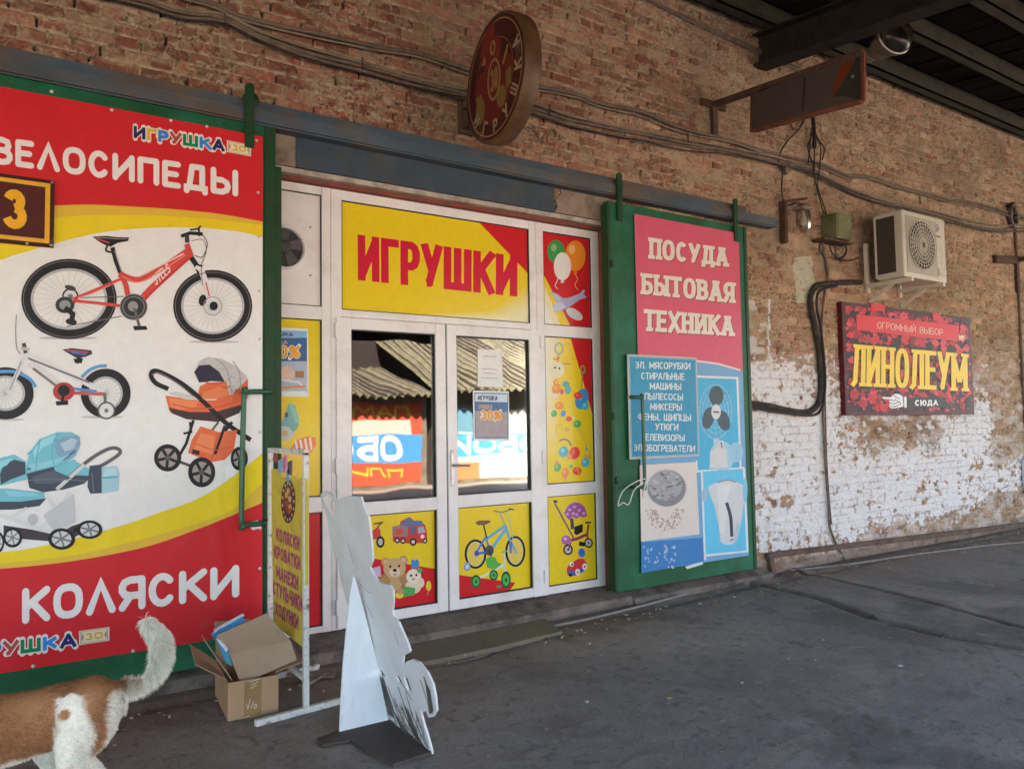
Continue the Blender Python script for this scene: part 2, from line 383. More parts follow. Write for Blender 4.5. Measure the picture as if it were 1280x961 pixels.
# ------------------------------------------------------------------ noise on arrays
def _h(ix, iy, seed):
    n = (ix.astype(np.int64)*374761393+iy.astype(np.int64)*668265263+seed*1274126177) & 0xffffffff
    n = ((n ^ (n >> 13))*1274126177) & 0xffffffff
    n = ((n ^ (n >> 16))*2246822519) & 0xffffffff
    return ((n ^ (n >> 15)) & 0xffffff)/float(0xffffff)
def vn(x, y, seed=0):
    ix = np.floor(x); iy = np.floor(y); fx = x-ix; fy = y-iy; fx = fx*fx*(3-2*fx); fy = fy*fy*(3-2*fy)
    a = _h(ix, iy, seed); b = _h(ix+1, iy, seed); c = _h(ix, iy+1, seed); d = _h(ix+1, iy+1, seed)
    return (a*(1-fx)+b*fx)*(1-fy)+(c*(1-fx)+d*fx)*fy
def fbm(x, y, seed=0, o=4, g=.5):
    r = 0; a = 1; t = 0
    for i in range(o): r = r+a*vn(x*2**i+i*17.3, y*2**i-i*9.1, seed+i); t += a; a *= g
    return r/t
def sst(a, b, x): t = np.clip((x-a)/(b-a), 0, 1); return t*t*(3-2*t)
def inpoly(x, y, poly):
    r = np.zeros(x.shape, bool); n = len(poly)
    for i in range(n):
        x0, y0 = poly[i]; x1, y1 = poly[(i+1) % n]
        if y0 == y1: continue
        c = ((y0 > y) != (y1 > y)) & (x < (x1-x0)*(y-y0)/(y1-y0)+x0); r ^= c
    return r
def grid_mesh(name, X, Y, pos, col, keep, m):
    """one sheet from a grid: pos (ny, nx, 3), col (ny, nx, 3), keep (ny-1, nx-1)"""
    ny, nx = X.shape; idx = np.arange(nx*ny).reshape(ny, nx)
    q = np.stack([idx[:-1, :-1], idx[:-1, 1:], idx[1:, 1:], idx[1:, :-1]], -1)[keep]
    used = np.zeros(nx*ny, bool); used[q.ravel()] = True; re = np.cumsum(used)-1
    q = re[q]; v = pos.reshape(-1, 3)[used]; c = col.reshape(-1, 3)[used]
    me = bpy.data.meshes.new(name); me.vertices.add(len(v)); me.vertices.foreach_set('co', v.astype(np.float32).ravel())
    me.loops.add(q.size); me.loops.foreach_set('vertex_index', q.astype(np.int32).ravel())
    me.polygons.add(len(q)); me.polygons.foreach_set('loop_start', np.arange(0, q.size, 4, dtype=np.int32))
    me.update(calc_edges=True)
    me.polygons.foreach_set('use_smooth', np.ones(len(q), bool))
    ca = me.color_attributes.new('Col', 'FLOAT_COLOR', 'POINT')
    ca.data.foreach_set('color', np.concatenate([c, np.ones((len(c), 1))], 1).astype(np.float32).ravel())
    me.materials.append(m); me.update()
    o = bpy.data.objects.new(name, me); COL.objects.link(o); ORG[o.name] = np.zeros(3)
    return o
def lerp(a, b, t): return a+(np.array(b)-a)*t[..., None]

# ------------------------------------------------------------------ the brick wall (relief of every brick is real geometry)
WALL_TOP = 5.62
OPX0, OPX1, OPZ = 0.95, 4.205, 3.15           # doorway opening
xs = [-2.0]
while xs[-1] < 14.6: xs.append(xs[-1]+0.0062+max(0, xs[-1]-2.0)*0.00075)
xs = np.array([-14, -9, -5, -3.4, -2.8, -2.4, -2.15]+xs+[14.8, 15.2, 16, 18, 24, 32])
zs = np.arange(-0.12, WALL_TOP+.004, 0.0075)
X, Z = np.meshgrid(xs, zs)
def wall_fields(X, Z):
    h = 0.078
    zz = Z+0.012*(vn(X*0.8, Z*0.4, 3)-.5)+0.005*(vn(X*5, Z*7, 4)-.5)
    row = np.floor(zz/h); v = zz/h-row
    header = (np.floor(row) % 3 == 1)
    ln = np.where(header, 0.13, 0.262)
    xx = X+0.014*(vn(X*3, row*3.1, 5)-.5)+0.006*(vn(X*16, Z*16, 6)-.5)+_h(row, row*0+3, 9)*ln*.25+np.where(header, .065, 0)+(row % 2)*.131
    colm = np.floor(xx/ln); u = xx/ln-colm
    r1 = _h(row, colm, 21); r2 = _h(row, colm, 22); r3 = _h(row, colm, 23); r4 = _h(row, colm, 24)
    jag = fbm(X*28, Z*28, 30, 3); coarse = fbm(X*5, Z*5, 33, 4); big = fbm(X*.9, Z*.9, 35, 4)
    d = np.minimum(np.minimum(u, 1-u)*ln, np.minimum(v, 1-v)*h)+(jag-.5)*.013
    brick = sst(.0035, .0085, d)
    ht = brick*(0.013+r1*.008+(u-.5)*(r2-.5)*.012+(v-.5)*(r3-.5)*.010)
    ht += (jag-.5)*.009*brick+(fbm(X*70, Z*70, 41, 2)-.5)*.0035
    holes = sst(.60, .72, fbm(X*14, Z*22, 45, 3))*(1-brick)
    ht -= holes*.020
    spall = (r4 > .76)*sst(.42, .62, coarse+.25*(r2-.5)); ht -= spall*(.010+.012*jag)*brick
    smear = sst(.47, .60, fbm(X*9, Z*15, 51, 5, .65)+.22*(big-.5)+.06*(jag-.5))*(.55+.45*sst(.35, .6, fbm(X*30, Z*34, 55, 2)))   # mortar smeared over the bricks
    ht = np.where(smear > 0, np.maximum(ht, ht*(1-smear)+smear*(.008+.016*(fbm(X*40, Z*40, 52, 2)))), ht)
    wxx = X+.02*(fbm(X*9, Z*9, 53, 2)-.5); wzz = Z+.02*(fbm(X*9, Z*9, 54, 2)-.5)
    rdg = lambda f, sd: 1-np.abs(2*(.65*vn(wxx*f, wzz*f*1.45, sd)+.35*vn(wxx*f*2.1, wzz*f*2.6, sd+1))-1)
    crust = sst(.40, .62, fbm(X*2.2, Z*3, 57, 4)+.10*np.clip((X-2)/6, 0, 1))
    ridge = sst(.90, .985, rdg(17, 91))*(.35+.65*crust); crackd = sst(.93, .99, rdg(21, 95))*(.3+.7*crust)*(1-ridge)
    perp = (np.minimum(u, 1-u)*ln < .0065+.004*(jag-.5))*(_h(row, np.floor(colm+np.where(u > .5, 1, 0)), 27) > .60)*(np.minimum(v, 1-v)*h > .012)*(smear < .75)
    ht += ridge*.006-crackd*.009-perp*.018
    c = np.zeros(X.shape+(3,))
    pal = np.array([(.255, .095, .062), (.305, .14, .09), (.345, .19, .12), (.37, .235, .15), (.28, .17, .11)])
    side = np.clip((X-1.0)/7.0, 0, 1)                                      # the right part of the wall is built of paler brick
    k = np.clip((r2*2.6+side*2.0-.4).astype(int), 0, 4); c[:] = pal[k]
    c *= (1+.22*side)[..., None]*(.72+.5*r3)[..., None]; c *= (.70+.6*fbm(X*13, Z*13, 61, 4))[..., None]
    mort = np.array((.43, .335, .225))*(.70+.6*fbm(X*18, Z*18, 62, 3))[..., None]
    c = c*brick[..., None]+mort*(1-brick[..., None])
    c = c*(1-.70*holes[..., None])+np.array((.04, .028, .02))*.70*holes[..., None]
    c = lerp(c, (.40, .295, .19), smear*.62); c *= (.86+.28*fbm(X*33, Z*33, 63, 2))[..., None]
    c = lerp(c, (.52, .41, .28), ridge*.75); c = lerp(c, (.045, .028, .018), crackd*.8); c = lerp(c, (.03, .02, .015), perp*.9)  # recess darkening in cracks and open joints: relief shade put into the colour, with dirt
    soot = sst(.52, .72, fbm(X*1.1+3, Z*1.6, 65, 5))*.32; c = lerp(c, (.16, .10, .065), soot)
    c *= np.array((.90, .955, .92))
    # --- old whitewash on the right part, flaked down to the brick
    P6 = lambda pts: [tuple(W(930+a/2.529, 340+b/2.529, 0)[[0, 2]]) for a, b in pts]
    wx = X+.10*(fbm(X*3, Z*3, 71, 4)-.5); wz = Z+.10*(fbm(X*3, Z*4, 72, 4)-.5)
    white = np.zeros(X.shape); soft = np.zeros(X.shape)
    sel = (X > 5.2) & (X < 13.3)
    for pts in ([(-40, 290), (60, 285), (150, 300), (225, 330), (250, 440), (258, 480), (262, 640), (268, 850), (-40, 860)],
                [(255, 280), (283, 280), (300, 330), (318, 575), (565, 560), (600, 600), (640, 470), (720, 418), (775, 412), (780, 650), (740, 690), (740, 735), (560, 785), (445, 772), (420, 800), (285, 868), (262, 640), (256, 470)],
                [(770, 560), (800, 640), (870, 600), (960, 560), (990, 660), (880, 680), (780, 705)]):
        for k_, (dx_, dz_) in enumerate(((0, 0), (.11, .05), (-.11, .06), (.05, -.10), (-.06, -.09), (.02, .14), (.20, 0), (-.2, -.02))):
            soft[sel] += inpoly(wx[sel]+dx_*1.2, wz[sel]+dz_*1.2, P6(pts))/8
    edge_n = .55*fbm(X*6, Z*13, 86, 4, .6)+.45*fbm(X*26, Z*34, 87, 3)
    white = sst(-.10, .10, soft-(edge_n-.5)*2.2-.45)*(soft > 0)
    wash = sst(.40, .62, fbm(X*5, Z*12, 88, 5, .62))*np.clip((2.55-Z)/1.0, 0, 1)*sst(5.7, 6.2, X)*.42      # thin dusty remains of lime over the lower wall
    white = np.maximum(white, wash)
    flake = sst(.655, .70, fbm(X*10, Z*14, 75, 5, .62)+.03*(1-brick)+.10*sst(.5, .7, fbm(X*1.6, Z*1.6, 76, 3))); white2 = white*(1-flake)*(1-.75*perp)*(1-.5*crackd*(fbm(X*3, Z*3, 74, 2) > .5))*np.where((brick < .4) & (fbm(X*5, Z*9, 83, 3) > .52), .55, 1)
    drip = inpoly(X[sel], Z[sel], P6([(-40, 780), (290, 800), (290, 900), (-40, 880)])); 
    dd = np.zeros(X.shape); dd[sel] = drip
    white2 = np.maximum(white2, dd*(vn(X*26, Z*.8, 77) > .58)*.8*(Z > .1))
    spl = sst(.62, .66, fbm(X*13, Z*17, 78, 4))*(X > 5.7)*(X < 10.6)*(Z < 2.15)*(Z > .9)*.8
    thin = ((X > 5.8) & (X < 6.25) & (Z > 1.9) & (Z < 2.62))*sst(.45, .6, fbm(X*8, Z*14, 79, 4))*.55
    thin = np.maximum(thin, (np.abs(X-6.235+.01*np.sin(Z*9)) < .012)*(Z > 1.9)*(Z < 2.65)*.8)
    white2 = np.maximum(np.maximum(white2, spl), thin)
    c = lerp(c, (.74, .735, .73), np.clip(white2, 0, 1)*(.86+.14*jag)); ht += white2*.002
    gp = np.zeros(X.shape); s2 = (X > 6) & (X < 8)
    gp[s2] = inpoly(wx[s2], wz[s2], [tuple(W(*q, 0)[[0, 2]]) for q in [(992, 322), (1014, 320), (1019, 375), (996, 378)]])
    c = lerp(c, (.50, .53, .40), gp*.75*(1-flake))
    damp = sst(.20, .03, Z+.12*(fbm(X*4, Z*4, 81, 3)-.5)); c = lerp(c, (.17, .13, .105), damp*.75)
    return ht, np.clip(c, .01, .9)
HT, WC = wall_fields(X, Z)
pos = np.stack([X, -HT, Z], -1)
mx = (X[:-1, :-1]+X[1:, 1:])/2; mz = (Z[:-1, :-1]+Z[1:, 1:])/2
keep = ~((mx > OPX0) & (mx < OPX1) & (mz < OPZ))
keep &= ~((mx > -.1) & (mx < 1.2) & (mz > .4) & (mz < 3.1))        # never seen: behind the closed-up gate leaves
keep &= ~((mx > 4.35) & (mx < 5.5) & (mz > .4) & (mz < 3.05))
M_brick = attr_mat('old_brick', rough=.93, vary=.16, nscale=55, bump=.004, bscale=140, spec=.25)
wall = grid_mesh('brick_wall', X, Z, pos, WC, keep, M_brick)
tag(wall, 'weathered red and tan brick wall with patches of flaking whitewash behind everything', 'wall')
# plaster reveal and lintel strip of the doorway, all children of the wall
M_plaster = mat('plaster', (.46, .41, .34), .9, col2=(.25, .2, .16), nscale=7, bump=.004, bscale=45)
M_redox = mat('red_oxide', (.22, .05, .03), .8, col2=(.12, .05, .04), nscale=12, bump=.003)
mb = MB(); mb.box((OPX0, -.006, OPZ-.045), (4.20, .22, OPZ+.02)); mb.box((4.195, -.008, 0), (4.25, .22, OPZ+.015)); mb.box((OPX0-.05, -.006, 0), (OPX0, .22, OPZ)); mb.build('plaster_reveal', M_plaster, wall)
mb = MB(); mb.box((OPX0, .045, 3.079), (4.195, .2, OPZ-.045)); mb.box((4.184, .03, .1), (4.195, .2, 3.079)); mb.build('painted_reveal', M_redox, wall)
# the shop behind the doors
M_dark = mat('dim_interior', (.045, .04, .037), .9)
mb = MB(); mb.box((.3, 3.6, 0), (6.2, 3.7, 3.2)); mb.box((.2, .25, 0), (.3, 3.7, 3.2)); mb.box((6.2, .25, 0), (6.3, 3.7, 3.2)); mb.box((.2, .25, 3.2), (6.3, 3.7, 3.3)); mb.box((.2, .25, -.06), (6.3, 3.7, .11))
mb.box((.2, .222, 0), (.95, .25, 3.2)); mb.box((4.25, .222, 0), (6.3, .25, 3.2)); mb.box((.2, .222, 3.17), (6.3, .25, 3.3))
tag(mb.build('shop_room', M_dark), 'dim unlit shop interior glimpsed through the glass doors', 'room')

# ------------------------------------------------------------------ ground: one sheet out to the horizon, fine relief near the camera
gx = [-2.4]
while gx[-1] < 14: gx.append(gx[-1]+0.011+max(0, gx[-1]-1)*.0022)
gx = np.array([-300, -120, -50, -20, -8, -4, -3, -2.6]+gx+[15, 17, 22, 40, 90, 300])
gy = [-4.6]
while gy[-1] < .3: gy.append(gy[-1]+.012)
gy = np.array([-300, -120, -50, -25, -14, -9, -6.5, -5.3]+gy+[.6, 2, 8, 40, 200])
GX, GY = np.meshgrid(gx, gy)
def path_d(X, Y, pts, cut=.5):
    d = np.full(X.shape, 9.0)
    for (x0, y0), (x1, y1) in zip(pts[:-1], pts[1:]):
        l2 = (x1-x0)**2+(y1-y0)**2; t = np.clip(((X-x0)*(x1-x0)+(Y-y0)*(y1-y0))/l2, 0, 1); d = np.minimum(d, np.hypot(X-x0-t*(x1-x0), Y-y0-t*(y1-y0)))
    return d
gp = lambda pts: [tuple(G(*q)[:2]) for q in pts]
jit = .06*(fbm(GX*4, GY*4, 101, 3)-.5)
h = .010*(fbm(GX*1.2, GY*1.2, 111, 3)-.5)+.006*(fbm(GX*7, GY*7, 112, 3)-.5)+.0045*(fbm(GX*38, GY*38, 113, 2)-.5)
crack1 = path_d(GX+jit, GY+jit, gp([(985, 712), (1020, 722), (1080, 735), (1150, 752), (1215, 770), (1290, 790), (1400, 815)]))
crack2 = path_d(GX+jit*.6, GY+jit, gp([(905, 722), (960, 735), (1030, 752), (1100, 778), (1180, 797), (1290, 816), (1400, 840)]))
bandm = sst(.30, .0, np.minimum(crack1, crack2))
h -= .045*sst(.034, .006, crack1+.012*(fbm(GX*30, GY*30, 114, 2)-.5)); h -= .040*sst(.07, .01, crack2)*sst(.25, .5, fbm(GX*5, GY*5, 115, 3)); h += .022*bandm
crack3 = path_d(GX+jit, GY+jit*.5, gp([(510, 838), (560, 830), (600, 822), (625, 812), (700, 792)])); h -= .018*sst(.018, .003, crack3)
gut = path_d(GX, GY+jit, [(-3, -.36), (2.0, -.36), (4.0, -.32), (6.2, -.25), (13, -.12)]); h -= .020*sst(.10, .0, gut)
dips = sst(.70, .84, fbm(GX*3.1, GY*3.1, 118, 4))*.5; h -= .008*dips
gc = np.zeros(GX.shape+(3,)); gc[:] = (.185, .178, .170)
gc = lerp(gc, (.235, .222, .205), sst(.42, .68, fbm(GX*.8, GY*1.1, 121, 5)))
gc = lerp(gc, (.135, .128, .122), sst(.5, .68, fbm(GX*2.6, GY*2.2, 122, 5))*.8)
gc = lerp(gc, (.165, .118, .085), sst(1.2, .1, np.abs(GY))*(.45+.5*fbm(GX*2, GY*3, 123, 4)))       # earth washed up along the wall
gc = lerp(gc, (.15, .115, .09), sst(3.0, .2, GX)*.5)
gc = lerp(gc, (.045, .042, .040), np.maximum(np.maximum(sst(.034, .010, crack1)*.95, sst(.06, .01, crack2)*.65), np.maximum(sst(.02, .004, crack3), dips*.25)))
gc = lerp(gc, (.14, .12, .10), bandm*.35)
grit = vn(GX*62, GY*62, 131); gc = lerp(gc, (.36, .335, .30), (grit > .94)*.38); gc = lerp(gc, (.07, .066, .063), (grit < .09)*.45); h += .005*(grit > .95)
peb = vn(GX*24, GY*24, 133); gc = lerp(gc, (.09, .085, .08), sst(.80, .90, peb)*sst(.4, .6, fbm(GX*2, GY*2, 134, 3))*.6); gc *= (.84+.32*fbm(GX*15, GY*15, 135, 3))[..., None]
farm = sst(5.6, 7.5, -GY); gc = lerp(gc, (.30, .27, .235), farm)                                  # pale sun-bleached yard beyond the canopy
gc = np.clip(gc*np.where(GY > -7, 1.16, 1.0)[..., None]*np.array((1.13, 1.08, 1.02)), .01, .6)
M_ground = attr_mat('asphalt', rough=.9, vary=.2, nscale=60, bump=.006, bscale=110, spec=.3, rvary=.06)
ground = grid_mesh('ground', GX, GY, np.stack([GX, GY, h], -1), gc, np.ones((GX.shape[0]-1, GX.shape[1]-1), bool), M_ground)
tag(ground, kind='structure')

lrng = np.random.default_rng(9); mbl = MB()
for k in range(420):                                     # grit, leaves and cigarette ends gathered along the wall
    x = lrng.uniform(-.6, 12); y = -.16-abs(lrng.normal(0, .16))-(.22 if x < 6 else 0) if k < 320 else lrng.uniform(-3.4, -.4)
    r_ = lrng.uniform(.005, .018); t = lrng.uniform(0, 6.28); el = lrng.uniform(.35, 1)
    mbl.col = [(.32, .29, .25), (.10, .085, .07), (.22, .15, .08), (.28, .26, .23), (.15, .13, .12), (.26, .19, .09)][k % 6]
    pts = [(x+r_*math.cos(t+a_)*(1 if i_ % 2 else el)-.0, y+r_*math.sin(t+a_)*(1 if i_ % 2 else el), .004+(.004 if k % 3 else .010)) for i_, a_ in enumerate((0, 1.1, 2.3, 3.3, 4.4, 5.4))]
    mbl.prism(pts, (0, 0, lrng.uniform(.003, .012)))
lit = mbl.build('litter', attr_mat('litter_bits', rough=.9, vary=.2)); tag(lit, 'scattered grit, dry leaves and small litter gathered along the wall', 'litter', kind='stuff')

# ------------------------------------------------------------------ canopy over the pavement
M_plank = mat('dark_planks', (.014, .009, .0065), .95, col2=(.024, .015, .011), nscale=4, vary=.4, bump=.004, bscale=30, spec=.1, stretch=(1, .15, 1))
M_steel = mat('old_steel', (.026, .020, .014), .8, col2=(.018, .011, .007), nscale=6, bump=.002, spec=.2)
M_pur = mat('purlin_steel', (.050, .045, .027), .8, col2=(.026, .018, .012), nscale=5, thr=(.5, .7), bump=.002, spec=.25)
canopy = thing('canopy', 'dark timber canopy roof with steel purlins over the pavement', 'canopy', (6, -.1, 5.0))
SL = -.115                                              # falls towards the street
def cz(y, z0): return z0+SL*(-y)
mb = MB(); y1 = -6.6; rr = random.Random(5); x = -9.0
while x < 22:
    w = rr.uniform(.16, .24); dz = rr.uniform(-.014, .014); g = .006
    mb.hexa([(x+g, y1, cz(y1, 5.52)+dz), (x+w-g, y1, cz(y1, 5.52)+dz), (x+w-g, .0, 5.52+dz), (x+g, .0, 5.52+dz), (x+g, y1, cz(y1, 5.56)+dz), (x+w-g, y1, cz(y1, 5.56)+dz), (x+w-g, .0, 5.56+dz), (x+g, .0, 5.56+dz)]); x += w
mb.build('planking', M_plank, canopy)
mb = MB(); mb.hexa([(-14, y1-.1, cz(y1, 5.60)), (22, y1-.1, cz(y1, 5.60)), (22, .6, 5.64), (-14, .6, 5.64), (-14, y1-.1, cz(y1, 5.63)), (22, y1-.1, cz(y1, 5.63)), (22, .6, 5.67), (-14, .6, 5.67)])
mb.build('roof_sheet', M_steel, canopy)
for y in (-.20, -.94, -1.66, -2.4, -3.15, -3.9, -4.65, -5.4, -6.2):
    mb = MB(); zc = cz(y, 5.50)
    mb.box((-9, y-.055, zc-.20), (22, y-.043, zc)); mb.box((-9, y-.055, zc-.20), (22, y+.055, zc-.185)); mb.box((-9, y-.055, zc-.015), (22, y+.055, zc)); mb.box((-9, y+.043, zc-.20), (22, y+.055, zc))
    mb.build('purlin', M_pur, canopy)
for x in (-5.6, 6.22, 18):
    mb = MB()
    for (za, zb, w) in ((4.96, 4.985, .20), (4.985, 5.27, .016), (5.27, 5.29, .20)):
        mb.hexa([(x-w/2, -6.5, cz(-6.5, za)), (x+w/2, -6.5, cz(-6.5, za)), (x+w/2, .05, za), (x-w/2, .05, za), (x-w/2, -6.5, cz(-6.5, zb)), (x+w/2, -6.5, cz(-6.5, zb)), (x+w/2, .05, zb), (x-w/2, .05, zb)])
    mb.build('beam', M_steel, canopy)
M_blocker = mat('sky_blocker_boards', (.075, .055, .042), .9, col2=(.05, .035, .028), nscale=3, vary=.2, stretch=(1, 1, .3))
for (x0, x1, zb) in ((-14, 6.28, 2.9), (6.30, 22, 3.5)):
    mb = MB(); mb.box((x0, -6.78, zb), (x1, -6.72, 4.90)); mb.build('sky_blocker', M_blocker, canopy)  # unseen boards added to cut sky light off the upper wall
mb = MB(); mb.box((-8.9, -.16, 5.44), (21.9, -.001, 5.519)); mb.build('wall_plate', M_plank, canopy)

# ------------------------------------------------------------------ what the door glass mirrors: a row of stalls across the sunny yard
M_asb = mat('corrugated_sheet', (.215, .185, .11), .9, col2=(.12, .10, .06), nscale=3, bump=.004)
M_stallwall = mat('stall_boards', (.25, .2, .15), .85, col2=(.12, .09, .07), nscale=3)
M_print_far = attr_mat('stall_banner_print', rough=.5)
def stall(name, x0, x1, yf, ze, yb, zb, label):
    t = thing(name, label, 'stall', ((x0+x1)/2, yf, 0))
    mb = MB(); mb.box((x0, yf-.1, 0), (x1, yf, ze-.1)); mb.box((x0, yb, 0), (x0+.1, yf-.1, ze)); mb.box((x1-.1, yb, 0), (x1, yf-.1, ze)); mb.box((x0, yb-.1, 0), (x1, yb, zb)); mb.build('wall', M_stallwall, t)
    n = int((x1-x0)/.05); vs = []; fs = []
    for i in range(n+1):
        xx = x0-.2+(x1-x0+.4)*i/n; o = .055*math.sin(i*math.pi/2.0+.3)
        vs += [(xx, yf+.5, ze-.05+o), (xx, yb-.2, zb+o)]
    for i in range(n): fs.append((2*i, 2*i+1, 2*i+3, 2*i+2))
    mb = MB(); mb.add(vs, fs); mb.build('roof', M_asb, t)
    mb = MB(); k = x0
    while k < x1: mb.hexa([(k, yf+.48, ze-.02), (k+.05, yf+.48, ze-.02), (k+.05, yb-.2, zb+.03), (k, yb-.2, zb+.03), (k, yf+.48, ze+.03), (k+.05, yf+.48, ze+.03), (k+.05, yb-.2, zb+.08), (k, yb-.2, zb+.08)]); k += rng.uniform(.19, .30)
    mb.build('roof_batten', M_stallwall, t)
    return t
st1 = stall('market_stall', 4.4, 8.75, -12.0, 2.25, -14.6, 3.0, 'market stall with red and blue advertising mirrored in the left door pane')
M_dkwall = mat('dark_brown_wall', (.035, .024, .02), .9, vary=.2)
mb = MB(); mb.box((2.0, -15.3, 0), (8.9, -15.0, 5.2)); tag(mb.build('sky_screen_wall', M_dkwall), 'added dark brown wall hiding the sky mirrored at the top of the left door pane', 'wall')  # added to keep bright sky out of the left pane's reflection
st2 = stall('market_stall', 8.95, 16.4, -12.0, 2.4, -16.0, 4.4, 'market stall with a blue wallpaper banner mirrored in the right door pane')
def far_art(x0, z0): return Art((0, -11.99, 0), (0, 1, 0), local=lambda q: np.array([x0-q[0], -11.99, z0+q[1]]))
a = far_art(8.6, .1)        # x runs to the left because these boards face the shop wall
a.poly([(0, 0), (4.0, 0), (4.0, 1.95), (0, 1.95)], (.72, .10, .05)); a.poly([(0, .55), (4.0, .55), (4.0, 1.15), (0, 1.15)], (.08, .32, .72)); a.poly([(.3, 1.15), (2.3, 1.15), (2.3, 1.5), (.3, 1.5)], (.62, .58, .50))
a.text('ЛАМИНАТ', [(.2, 1.9), (3.8, 1.9), (3.8, 1.58), (.2, 1.58)], (.9, .65, .05), .2)
a.text('ОБОИ', [(.5, 1.12), (2.9, 1.12), (2.9, .6), (.5, .6)], (.85, .85, .85), .24)
a.text('ПЛИНТУС', [(.5, .42), (3.6, .42), (3.6, .2), (.5, .2)], (.9, .65, .05), .2)
tag(a.part('advertising_board', M_print_far, None), 'red and blue advertising board on the stall mirrored in the left door pane', 'banner')
a = far_art(13.2, .1)
a.poly([(0, 0), (4.1, 0), (4.1, 1.8), (0, 1.8)], (.60, .57, .50)); a.poly([(0, .6), (4.1, .6), (4.1, 1.2), (0, 1.2)], (.10, .42, .78)); a.poly([(2.9, 0), (4.1, 0), (4.1, .45), (2.9, .4)], (.75, .25, .10)); a.poly([(2.6, 1.25), (3.9, 1.25), (3.9, 1.8), (2.6, 1.8)], (.16, .34, .45))
a.text('ОБОИ', [(.9, 1.16), (3.9, 1.16), (3.9, .64), (.9, .64)], (.85, .85, .85), .24)
tag(a.part('advertising_board', M_print_far, None), 'white and blue wallpaper advertising board mirrored in the right door pane', 'banner')
# ------------------------------------------------------------------ colours of print
RED = (.60, .022, .028); YEL = (.80, .60, .02); DYEL = (.72, .46, .05); BLK = (.02, .02, .022); GREY = (.35, .35, .36); LGREY = (.6, .6, .6)
NAVY = (.02, .025, .13); BLUE = (.03, .22, .62); GRN = (.02, .22, .08); CREAM = (.72, .66, .50); ORG_ = (.80, .20, .05); SKY = (.12, .42, .62); BROWN = (.22, .10, .045)
M_vinyl = attr_mat('printed_vinyl', rough=.42, vary=.05, nscale=14, wrinkle=.026, dirt=((.24, .18, .14), 3.0, .60, .82, .35), spec=.18)
M_film = attr_mat('glossy_printed_panel', rough=.22, vary=.04, nscale=20, wrinkle=.0012, dirt=((.4, .3, .1), 5.0, .60, .80, .22), spec=.28)
M_board = attr_mat('painted_board', rough=.5, vary=.10, nscale=18, wrinkle=.004, dirt=((.22, .19, .16), 4.0, .56, .74, .55), bump=.001, bscale=70, spec=.22)
M_pvc = mat('white_pvc', (.78, .755, .73), .38, col2=(.58, .53, .48), nscale=2.8, thr=(.50, .78), vary=.05, bump=.0006, bscale=9, specks=((.33, .28, .23), 16, .70))
M_gasket = mat('black_gasket', (.02, .02, .02), .6)
M_metal = mat('worn_metal', (.42, .41, .39), .38, .9, col2=(.2, .17, .14), nscale=14, thr=(.5, .7))
M_black = mat('black_plastic', (.018, .018, .019), .5, vary=.2)
M_paper = mat('white_paper', (.78, .77, .74), .8, vary=.04)

def glass_mat(name, refl_ior=1.9, tint=(.92, .95, .94), rough=.004, wavy=.0):
    m = bpy.data.materials.new(name); m.use_nodes = True; nt = m.node_tree; nt.nodes.remove(nt.nodes['Principled BSDF']); L = nt.links.new
    tr = node(nt, 'ShaderNodeBsdfTransparent'); tr.inputs[0].default_value = (*tint, 1)
    gl = node(nt, 'ShaderNodeBsdfGlossy'); gl.inputs['Roughness'].default_value = rough
    fr = node(nt, 'ShaderNodeFresnel'); fr.inputs['IOR'].default_value = refl_ior
    if wavy:
        tc = node(nt, 'ShaderNodeTexCoord'); nz = node(nt, 'ShaderNodeTexNoise', Scale=2.2, Detail=1.0); L(tc.outputs['Object'], nz.inputs['Vector'])
        bp = node(nt, 'ShaderNodeBump', Strength=1.0, Distance=wavy); L(nz.outputs[0], bp.inputs['Height']); L(bp.outputs[0], gl.inputs['Normal'])
    mx = node(nt, 'ShaderNodeMixShader'); L(fr.outputs[0], mx.inputs[0]); L(tr.outputs[0], mx.inputs[1]); L(gl.outputs[0], mx.inputs[2])
    L(mx.outputs[0], nt.nodes['Material Output'].inputs[0]); return m
M_glass = glass_mat('door_glass', 1.75, rough=.018, wavy=.0016)
M_glassclear = glass_mat('lamp_glass', 1.4, (.72, .70, .64), .22)

# ------------------------------------------------------------------ shop entrance of white plastic frames
ent = thing('shop_entrance', 'white plastic framed shop entrance with double glass doors and yellow toy panels', 'shop entrance', (2.6, .13, .1))
FY0, FY1 = .10, .17
mb = MB(); e = .004
for (x0, x1, z0, z1) in [(.95, 1.02, .12, 3.085), (1.768, 1.829, .12, 3.085), (1.831, 1.908, .12, 3.084), (3.468, 3.532, .12, 3.083), (3.534, 3.606, .12, 3.082), (4.10, 4.184, .12, 3.08)]:
    mb.box((x0, FY0, z0), (x1, FY1, z1), .004)
yb = FY0+.002
for (x0, x1, z0, z1) in [(1.02, 1.768, 3.025, 3.083), (1.908, 3.468, 3.013, 3.082), (3.606, 4.10, 3.015, 3.08), (1.908, 3.468, 2.208, 2.258), (1.02, 1.768, 2.178, 2.266), (3.606, 4.10, 2.165, 2.258), (1.02, 1.768, .903, 1.004), (3.606, 4.10, .886, .981), (1.02, 1.768, .122, .163), (3.606, 4.10, .122, .181)]:
    mb.box((x0, yb, z0), (x1, FY1-.002, z1), .003)
mb.build('frame', M_pvc, ent)
mb = MB()
